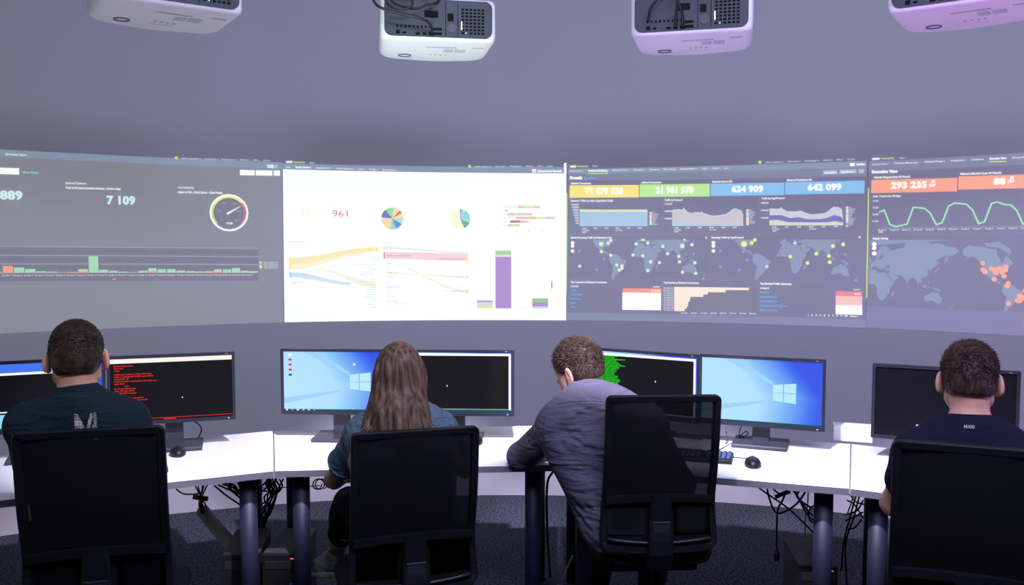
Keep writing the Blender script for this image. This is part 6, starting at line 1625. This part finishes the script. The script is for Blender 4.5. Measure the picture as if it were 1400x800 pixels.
# ---- the man at the left: dark teal t-shirt with a pale letter on the back
def man_left():
    hc = at_y(105, 491, 2.74); yaw = R(19)
    fw = (-math.sin(yaw), math.cos(yaw), 0)
    J = dict(fwd=fw, neck=at_y(108, 552, 2.70), sh_l=at_y(40, 582, 2.68), sh_r=at_y(172, 578, 2.74), el_l=Vector((-1.60, 2.90, 0.85)), el_r=Vector((-1.275, 2.96, 0.83)),
             wr_l=Vector((-1.70, 3.20, 0.775)), wr_r=Vector((-1.45, 3.28, 0.775)), pelvis=Vector((-1.285, 2.745, 0.60)), hip_l=Vector((-1.39, 2.80, 0.585)), hip_r=Vector((-1.25, 2.84, 0.585)),
             kn_l=Vector((-1.70, 3.12, 0.56)), kn_r=Vector((-1.375, 3.20, 0.56)), an_l=Vector((-1.74, 3.22, 0.11)), an_r=Vector((-1.44, 3.36, 0.11)))
    org = np.array((-1.30, 2.75, 0.0)); root = thing('person', 'man in a dark teal t-shirt with a pale letter on its back, leftmost', 'person', tuple(org))
    Rm = rotm(R(22), R(10), R(0))
    vobj('body', person_mesh(J, V3(hc), Rm, None, 1.0), SK_W, root, org); eyes(V3(hc), Rm, root, org)
    a = {n: np.array(p, float) for n, p in J.items()}
    v = Vol(); torso(v, J, 0.006, 0.05, True, 1.0, False, True)
    for s in 'lr': sleeve(v, a['sh_' + s], a['el_' + s], 0.066, 0.060, 0.75)
    v.cone(a['neck'] - np.array((0, 0, 0.03)), a['neck'] + np.array((0, 0.004, 0.014)), 0.072, 0.065, 0.03)
    VF = v.mesh(0.008)
    VF = folds(VF, [(a['sh_r'] + (-0.02, -0.06, -0.06), 0.05, (-0.4, 0, 1), 6, 0.11, 0.010, 0.005), (a['sh_l'] + (0.02, -0.06, -0.06), 0.05, (0.4, 0, 1), 6, 0.11, 0.010, 0.005), (a['neck'] + (0, -0.08, -0.12), 0.09, (0.9, 0, -0.5), 6, 0.14, 0.016, 0.004), (a['neck'] + (0.05, -0.08, -0.05), 0.06, (0.5, 0, -0.8), 4, 0.10, 0.012, 0.003)])
    sh = vobj('shirt', VF, F_TEAL, root, org)
    bm = bmesh.new(); nk = Vector(a['neck']) + Vector((0, 0.003, 0.016)) - Vector(org)
    tube(bm, [nk + Vector((0.070 * math.cos(t), 0.068 * math.sin(t), -0.012 * math.sin(t) + 0.004)) for t in [2 * math.pi * k / 28 for k in range(28)]], 0.0105, 8, True)
    obj('collar', bm, fabric('dark_teal_ribbing', (0.020, 0.038, 0.047)), sh, True)
    # print: an upright broken M, pale, laid on the cloth
    V, F = VF
    bmS = bmesh.new(); vs_ = [bmS.verts.new(p) for p in V]
    for f in F: bmS.faces.new([vs_[i] for i in f])
    from mathutils.bvhtree import BVHTree
    bv = BVHTree.FromBMesh(bmS); bmS.free()
    polys = [[(101, 566), (106.5, 566), (117, 587), (110, 587), (107.5, 582.5), (108.5, 587), (102.5, 587)], [(123.5, 565), (127.4, 565), (123, 587), (117.5, 587)], [(127.8, 564), (131.4, 564), (133, 587), (126.4, 587)], [(102.5, 587), (108, 587), (109, 600), (103, 600)], [(110, 587), (122, 587), (120, 598), (114, 600)], [(126.4, 585), (132.5, 585), (134, 602), (127, 602)]]
    for pl in polys:
        xs = [p[0] for p in pl]; ys = [p[1] for p in pl]; st = 0.5; bm = bmesh.new(); grid = {}
        def inside(x, y):
            c = False
            for (x1, y1), (x2, y2) in zip(pl, pl[1:] + pl[:1]):
                if (y1 > y) != (y2 > y) and x < (x2 - x1) * (y - y1) / (y2 - y1) + x1: c = not c
            return c
        def gv(i, j):
            if (i, j) not in grid:
                d = ray(min(xs) + i * st, min(ys) + j * st).normalized(); hit = bv.ray_cast(EYE, d)
                grid[(i, j)] = bm.verts.new(hit[0] + hit[1] * 0.0015 - Vector(org)) if hit[0] is not None else None
            return grid[(i, j)]
        for i in range(int((max(xs) - min(xs)) / st) + 1):
            for j in range(int((max(ys) - min(ys)) / st) + 1):
                if inside(min(xs) + (i + 0.5) * st, min(ys) + (j + 0.5) * st):
                    q_ = [gv(i, j), gv(i + 1, j), gv(i + 1, j + 1), gv(i, j + 1)]
                    if all(v_ is not None for v_ in q_): bm.faces.new(q_[::-1])
        obj('letter_print', bm, mat('cream_print', (0.95, 0.86, 0.68), 0.8, noise=0.12, nscale=120), sh, True)
    trousers(J, root, org, F_JEANS)
    short_hair('hair', V3(hc), Rm, 1.0, H_A, root, org, top=0.010, side=0.0015, nape=-0.058, front=0.075, n_tufts=9000, tuft=0.009, comb=(0.1, 0.7, 0.3), seed=4)
    bm = bmesh.new(); p = np.array(hc) + Rm @ np.array((-0.090, -0.010, 0.012)) - org; tube(bm, [Vector(p) + Vector((0, 0, 0.004)), Vector(p) - Vector((0, 0, 0.003))], 0.0025, 8); obj('ear_stud', bm, mat('silver', (0.7, 0.7, 0.7), 0.25, 1.0), root)
    for s in 'lr': shoe(root, org, a['an_' + s], (-0.15, 1, 0), F_BLK, M_SOLE, False)
man_left()

# ---- the woman: long brown hair, grey-blue ribbed top
def woman():
    hc = at_y(546, 514, 3.02); yaw = R(10)
    fw = (-math.sin(yaw), math.cos(yaw), 0)
    J = dict(fwd=fw, neck=at_y(549, 566, 2.97), sh_l=at_y(496, 594, 2.97), sh_r=at_y(600, 588, 3.02), el_l=at_y(457, 655, 3.16), el_r=at_y(636, 640, 3.22),
             wr_l=Vector((-0.50, 3.50, 0.775)), wr_r=Vector((-0.21, 3.52, 0.775)), pelvis=Vector((-0.36, 3.03, 0.60)), hip_l=Vector((-0.45, 3.08, 0.585)), hip_r=Vector((-0.30, 3.08, 0.58)),
             kn_l=at_y(478, 688, 3.50), kn_r=Vector((-0.36, 3.52, 0.55)), an_l=at_y(460, 757, 3.74), an_r=Vector((-0.42, 3.55, 0.11)))
    org = np.array((-0.36, 3.03, 0.0)); root = thing('person', 'woman with long brown hair in a grey-blue ribbed top, seen from behind', 'person', tuple(org))
    Rm = rotm(R(8), R(12), R(-2))
    a = {n: np.array(p, float) for n, p in J.items()}
    B = person_mesh(J, V3(hc), Rm, None, 0.94, True, 0.84)
    vobj('body', B, SK_T, root, org); eyes(V3(hc), Rm, root, org, 0.94)
    v = Vol(); torso(v, J, -0.002, 0.05, True, 0.92, True)
    sleeve(v, a['sh_l'], a['el_l'], 0.057, 0.060, 0.62); sleeve(v, a['sh_r'], a['el_r'], 0.057, 0.060, 0.62)
    VF = folds(v.mesh(0.008), [(a['sh_l'] + (0, -0.04, -0.06), 0.05, (0.4, 0, 1), 5, 0.09, 0.009, 0.004), (a['sh_r'] + (0, -0.04, -0.06), 0.05, (-0.4, 0, 1), 5, 0.09, 0.009, 0.004)])
    # ribs of the knit
    V, F = VF; N = vnormals(V, F); V = V + N * (np.sin((V - org) @ np.array((0.9, 0.3, 0.25)) * 2 * math.pi / 0.019) * 0.0011)[:, None]
    VF = (V, F)
    sh = vobj('top', VF, F_BLUE, root, org)
    for s, t in (('l', 0.60), ('r', 0.60)):
        p = a['sh_' + s] + (a['el_' + s] - a['sh_' + s]) * (t + 0.02); d = (a['el_' + s] - a['sh_' + s]); d /= np.linalg.norm(d); x = np.cross(d, (0, 1, 0)); x /= np.linalg.norm(x); y = np.cross(d, x)
        bm = bmesh.new(); tube(bm, [Vector(p + (x * math.cos(q) + y * math.sin(q)) * 0.057 - org) for q in [2 * math.pi * k / 24 for k in range(24)]], 0.007, 8, True); obj('sleeve_cuff', bm, F_BLUE, sh, True)
    trousers(J, root, org, F_BLK, {'l': 0.58, 'r': 0.9}, 0.80, 0.012)
    shoe(root, org, a['an_l'], (-0.80, 0.60, -0.22), M_SHOE, M_SOLE); shoe(root, org, a['an_r'], (-0.2, 1, 0), M_SHOE, M_SOLE)
    # tattoo on the upper arm: small dark motifs on the skin
    V, F = B
    bmS = bmesh.new(); vs_ = [bmS.verts.new(p) for p in V]
    for f in F: bmS.faces.new([vs_[i] for i in f])
    from mathutils.bvhtree import BVHTree
    bv = BVHTree.FromBMesh(bmS); bmS.free(); g = random.Random(5); bm = bmesh.new()
    for k in range(13):
        x, y = g.uniform(452, 468), g.uniform(624, 648)
        pts = []
        for j in range(6):
            q_ = 2 * math.pi * j / 6; rr = g.uniform(0.8, 2.4); d = ray(x + rr * math.cos(q_), y + rr * math.sin(q_)).normalized(); hit = bv.ray_cast(EYE, d)
            if hit[0] is not None and hit[0].y < 3.4: pts.append(hit[0] + hit[1] * 0.001 - Vector(org))
        if len(pts) > 2: bm.faces.new([bm.verts.new(p) for p in pts])
    o = obj('tattoo_marking', bm, mat('tattoo_ink', (0.05, 0.035, 0.035), 0.6), root); o['kind'] = 'stuff'
    # hair: one flowing volume, then strands over it
    c = np.array(hc); W = lambda *p: c + Rm @ np.array(p)
    v = Vol(); v.ell(W(0, -0.014, 0.028), (0.076, 0.100, 0.092), Rm); v.cone(W(0, -0.05, 0.0), W(-0.012, -0.085, -0.16), 0.064, 0.078, 0.05, (Rm[:, 1], 1.35))
    v.cone(W(-0.036, -0.035, -0.02), W(-0.096, -0.070, -0.180), 0.040, 0.040, 0.05, (Rm[:, 1], 1.3)); v.cone(W(0.036, -0.035, -0.02), W(0.058, -0.072, -0.185), 0.040, 0.044, 0.05, (Rm[:, 1], 1.3)); v.cone(W(0.0, -0.07, -0.14), W(0.012, -0.085, -0.205), 0.072, 0.052, 0.04, (Rm[:, 1], 1.4))
    v.ell(W(0, 0.085, -0.055), (0.066, 0.075, 0.11), Rm, 0.01, 'sub')
    HV, HF = v.mesh(0.006); HV = smooth_v(HV, HF, 2, 0.5); N = vnormals(HV, HF)
    L = (HV - c) @ Rm; ang = np.arctan2(L[:, 0], -L[:, 1] + 0.02)
    dd = (np.sin(ang * 34 + L[:, 2] * 9) * 0.0016 + np.sin(ang * 15 + L[:, 2] * 22) * 0.0026 + np.sin(ang * 71 + 2) * 0.0008) * np.clip((0.11 - L[:, 2]) / 0.08, 0, 1)
    HV2 = HV + N * dd[:, None]
    hr = vobj('hair', (HV2, HF), H_B, root, org)
    bmS = bmesh.new(); vs_ = [bmS.verts.new(p) for p in HV2]
    for f in HF: bmS.faces.new([vs_[i] for i in f])
    bv = BVHTree.FromBMesh(bmS); bmS.free()
    g = np.random.default_rng(8)
    tints = [H_B, hairmat('dark_brown_strands', (0.030, 0.015, 0.012), (0.07, 0.038, 0.028), (40, 40, 4)), hairmat('light_brown_strands', (0.20, 0.125, 0.075), (0.42, 0.28, 0.17), (40, 40, 4))]
    bms = [bmesh.new() for _ in tints]
    for k in range(1500):
        th = g.uniform(-2.1, 2.1); lenz = g.uniform(0.185, 0.245); st = g.uniform(0.55, 1.0) if k % 3 else 1.0
        cl = math.sin(th * 5.3 + 1.0) + 0.7 * math.sin(th * 13.1) + g.normal() * 0.8; ti = 1 if cl < -0.6 else (2 if cl > 0.45 else 0)
        pts = []; ph = g.uniform(0, 6)
        for j in range(11):
            t = j / 10 * st; z = 0.118 - (lenz + 0.118) * (t ** 1.15)
            dirv = Rm @ np.array((math.sin(th + 0.07 * math.sin(6 * t + ph)), -math.cos(th), 0.0)); base = W(0, -0.02 - 0.04 * min(1, t * 1.5), z)
            if t < 0.12:
                src = W(0.045 * math.sin(th) * t / 0.12, 0.02 - 0.05 * math.cos(th) * t / 0.12, 0.25); dv = Vector(Rm @ np.array((0, 0, -1.0)))
            else: src = base + dirv * 0.3; dv = Vector(-dirv)
            hit = bv.ray_cast(Vector(src), dv)
            if hit[0] is None:
                if len(pts) > 1 and t > 0.7: pts.append(pts[-1] + (pts[-1] - pts[-2]) * 0.9)
                continue
            pts.append(hit[0] + hit[1] * 0.0016 * g.uniform(0.1, 2.4) - Vector(org))
        if len(pts) > 4 and max((p - q).length for p, q in zip(pts, pts[1:])) < 0.06:
            n = len(pts); tube(bms[ti], pts, 0.001, 3, rad=[0.0015 * (1 - 0.75 * (i / (n - 1)) ** 2) for i in range(n)])
    for k in range(90):                                    # loose ends at the tips
        x0 = g.uniform(-0.135, 0.105); p0 = W(x0, -0.100, -0.185 + 0.015 * g.normal()); pts = [Vector(p0 + Rm @ np.array((g.normal() * 0.006 * t + x0 * 0.3 * t, 0.002, -0.035 * t)) - org) for t in (0, 0.5, 1, 1.4)]
        tube(bms[int(g.integers(0, 3))], pts, 0.001, 3, rad=[0.0013, 0.0011, 0.0008, 0.0004])
    for bm_, m_ in zip(bms, tints):
        o = obj('hair_strands', bm_, m_, hr, True); o['kind'] = 'stuff'
woman()

# ---- the man leaning out of his chair: long-sleeved violet-grey shirt
def man_leaning():
    hc = at_y(790, 507, 3.38)
    yaw = R(6); fw = (-math.sin(yaw), math.cos(yaw), 0)
    J = dict(fwd=fw, neck=at_y(806, 548, 3.30), sh_l=at_y(762, 582, 3.30), sh_r=at_y(884, 580, 3.30), el_l=at_y(713, 624, 3.50), el_r=at_y(930, 662, 3.34),
             wr_l=Vector((0.20, 3.66, 0.785)), wr_r=Vector((0.52, 3.62, 0.785)), pelvis=Vector((0.455, 3.30, 0.60)), hip_l=Vector((0.39, 3.37, 0.585)), hip_r=Vector((0.56, 3.37, 0.585)),
             kn_l=Vector((0.40, 3.78, 0.54)), kn_r=Vector((0.62, 3.80, 0.54)), an_l=Vector((0.38, 3.88, 0.11)), an_r=Vector((0.64, 3.9, 0.11)))
    org = np.array((0.455, 3.32, 0.0)); root = thing('person', 'man in a violet-grey long-sleeved shirt leaning on the desk, head turned left', 'person', tuple(org))
    Rm = rotm(R(52), R(16), R(-5)); a = {n: np.array(p, float) for n, p in J.items()}
    vobj('body', person_mesh(J, V3(hc), Rm, None, 0.98), SK_P, root, org); eyes(V3(hc), Rm, root, org, 0.98)
    v = Vol(); torso(v, J, 0.012, 0.06, True, 1.0, False, True)
    for s in 'lr':
        v.cone(a['sh_' + s], a['el_' + s], 0.066, 0.056, 0.04); e = a['el_' + s]; w_ = a['wr_' + s]; v.cone(e, e + (w_ - e) * 0.88, 0.055, 0.038, 0.025)
    v.cone(a['neck'] - np.array((0, 0, 0.04)), a['neck'] + np.array((-0.004, 0.02, 0.010)), 0.070, 0.062, 0.03)
    # loose cloth hanging from the left side down to the hip
    v.cone(a['sh_l'] + (0.045, -0.02, -0.10), at_y(840, 725, 3.26), 0.075, 0.088, 0.06, (fw, 1.25)); v.cone(at_y(840, 722, 3.26), at_y(848, 742, 3.26), 0.090, 0.075, 0.05, (fw, 1.2))
    arm = a['el_l']; VF = v.mesh(0.0065)
    AP = a['sh_l'] + np.array((0.0, -0.03, -0.11))
    fz = [(AP + (0.13, -0.08, 0.04), 0.08, (1, 0, -0.22), 22, 0.22, 0.0085, 0.012), (AP + (0.05, -0.06, 0.10), 0.05, (0.9, 0, 0.45), 8, 0.14, 0.008, 0.008), (AP + (0.15, -0.08, -0.12), 0.09, (0.9, 0, -0.5), 12, 0.22, 0.011, 0.010),
          ((a['sh_l'] + a['el_l']) / 2 + (0, -0.05, 0), 0.05, (0.9, 0, -0.45), 10, 0.12, 0.008, 0.009), (a['el_l'] + (0.05, -0.04, 0.0), 0.04, (0.5, 0.2, 0.8), 9, 0.09, 0.008, 0.009), (AP + (0.12, -0.08, 0.17), 0.05, (1, 0, -0.1), 8, 0.18, 0.009, 0.007), (np.array(at_y(825, 715, 3.18)), 0.09, (0.5, 0, -0.85), 10, 0.22, 0.013, 0.010)]
    VF = folds(VF, fz, 3)
    sh = vobj('shirt', VF, F_SHIRT, root, org)
    # shoulder seam where the sleeve is set in, yoke seam, and the standing collar
    from mathutils.bvhtree import BVHTree
    bmS = bmesh.new(); vs_ = [bmS.verts.new(p) for p in VF[0]]
    for f in VF[1]: bmS.faces.new([vs_[i] for i in f])
    bv = BVHTree.FromBMesh(bmS); bmS.free()
    def seam(pts, name):
        out = []
        for p in spline([Vector((x, y, 0)) for x, y in pts], 5):
            hit = bv.ray_cast(EYE, ray(p.x, p.y).normalized())
            if hit[0] is not None and hit[0].y < 3.6: out.append(hit[0] + hit[1] * 0.0002 - Vector(org))
        if len(out) > 3: bm = bmesh.new(); tube(bm, out, 0.0013, 6); obj(name, bm, fabric('shirt_seam_cloth', (0.035, 0.033, 0.05)), sh, True)
    seam([(746, 568), (742, 590), (746, 612), (750, 626)], 'armhole_seam'); seam([(762, 552), (790, 549), (820, 549), (842, 552)], 'yoke_seam')
    nk = Vector(a['neck']) + Vector((-0.008, 0.010, 0.052)) - Vector(org)
    bm = bmesh.new(); rings = []
    n = 32
    prof = [(0.088, -0.034), (0.079, -0.012), (0.072, 0.014), (0.070, 0.018), (0.067, 0.006), (0.070, -0.030)]
    for r_, z_ in prof: rings.append([nk + Vector((r_ * math.cos(t), r_ * 0.92 * math.sin(t), z_ - 0.010 * math.sin(t) + 0.004 * math.cos(2 * t))) for t in [2 * math.pi * k / n for k in range(n)]])
    loft(bm, rings, False); obj('collar', bm, fabric('violet_grey_collar_cloth', (0.17, 0.15, 0.24)), sh, True)
    trousers(J, root, org, F_GREY)
    short_hair('hair', V3(hc), Rm, 0.98, H_C, root, org, top=0.020, side=0.004, nape=-0.050, front=0.082, n_tufts=8000, tuft=0.017, comb=(-0.2, 0.85, 0.15), seed=9)
    for s in 'lr': shoe(root, org, a['an_' + s], (0, 1, 0), F_BLK, M_SOLE, False)
man_leaning()

# ---- the man at the right: navy t-shirt
def man_right():
    hc = at_y(1325, 522, 2.70); yaw = R(-22); fw = (-math.sin(yaw), math.cos(yaw), 0)
    J = dict(fwd=fw, neck=at_y(1327, 594, 2.64), sh_l=at_y(1252, 622, 2.66), sh_r=at_y(1398, 630, 2.54), el_l=at_y(1222, 688, 2.80), el_r=Vector((1.72, 2.62, 0.84)),
             wr_l=Vector((1.41, 2.99, 0.775)), wr_r=Vector((1.72, 2.88, 0.775)), pelvis=Vector((1.385, 2.66, 0.60)), hip_l=Vector((1.34, 2.76, 0.585)), hip_r=Vector((1.46, 2.69, 0.585)),
             kn_l=Vector((1.52, 3.14, 0.55)), kn_r=Vector((1.66, 3.02, 0.55)), an_l=Vector((1.56, 3.28, 0.11)), an_r=Vector((1.70, 3.18, 0.11)))
    org = np.array((1.335, 2.66, 0.0)); root = thing('person', 'man in a navy t-shirt with a small neck print, rightmost, bare left elbow', 'person', tuple(org))
    Rm = rotm(R(-25), R(10), R(0)); a = {n: np.array(p, float) for n, p in J.items()}
    vobj('body', person_mesh(J, V3(hc), Rm, None, 1.0), SK_P, root, org); eyes(V3(hc), Rm, root, org)
    v = Vol(); torso(v, J, 0.006, 0.05, True, 1.0, False, True)
    for s in 'lr': sleeve(v, a['sh_' + s], a['el_' + s], 0.062, 0.056, 0.50)
    v.cone(a['neck'] - np.array((0, 0, 0.03)), a['neck'] + np.array((0, 0, -0.006)), 0.072, 0.068, 0.03)
    VF = folds(v.mesh(0.008), [(a['sh_l'] + (0.02, -0.06, -0.05), 0.05, (0.5, 0, 1), 6, 0.11, 0.010, 0.005), (a['neck'] + (0.03, -0.08, -0.06), 0.08, (0.9, 0, -0.4), 5, 0.12, 0.013, 0.003), (a['sh_r'] + (-0.05, -0.06, 0.0), 0.05, (0.8, 0, 0.5), 8, 0.12, 0.010, 0.005)])
    sh = vobj('shirt', VF, F_NAVY, root, org)
    bm = bmesh.new(); nk = Vector(a['neck']) + Vector((0, 0.002, 0.002)) - Vector(org)
    tube(bm, [nk + Vector((0.074 * math.cos(t), 0.070 * math.sin(t), -0.004 * math.sin(t))) for t in [2 * math.pi * k / 28 for k in range(28)]], 0.008, 8, True)
    obj('collar', bm, fabric('navy_ribbing', (0.014, 0.013, 0.034)), sh, True)
    from mathutils.bvhtree import BVHTree
    bmS = bmesh.new(); vs_ = [bmS.verts.new(p) for p in VF[0]]
    for f in VF[1]: bmS.faces.new([vs_[i] for i in f])
    bv = BVHTree.FromBMesh(bmS); bmS.free()
    co, fs = text_mesh('HUGO', 0.02); mx = co[:, 0].max(); vv = []
    for c_ in co:
        d = ray(1317.8 + c_[0] / mx * 14.8, 585.4 + 0.6 * c_[0] / mx - c_[1] / 0.7 * 4.4).normalized(); hit = bv.ray_cast(EYE, d); vv.append(tuple((hit[0] - d * 0.006 - Vector(org)) if hit[0] is not None else Vector((0, 0, 0))))
    me = bpy.data.meshes.new('lettering'); me.from_pydata(vv, [], fs); link('lettering', me, mat('pale_pink_print', (0.60, 0.52, 0.60), 0.7), sh)
    trousers(J, root, org, F_BLK)
    short_hair('hair', V3(hc), Rm, 1.0, H_D, root, org, top=0.014, side=0.001, nape=-0.050, front=0.080, n_tufts=7000, tuft=0.016, comb=(0.55, 0.55, 0.2), seed=12)
    for s in 'lr': shoe(root, org, a['an_' + s], (0.4, 1, 0), F_BLK, M_SOLE, False)
man_right()
bpy.context.view_layer.update()
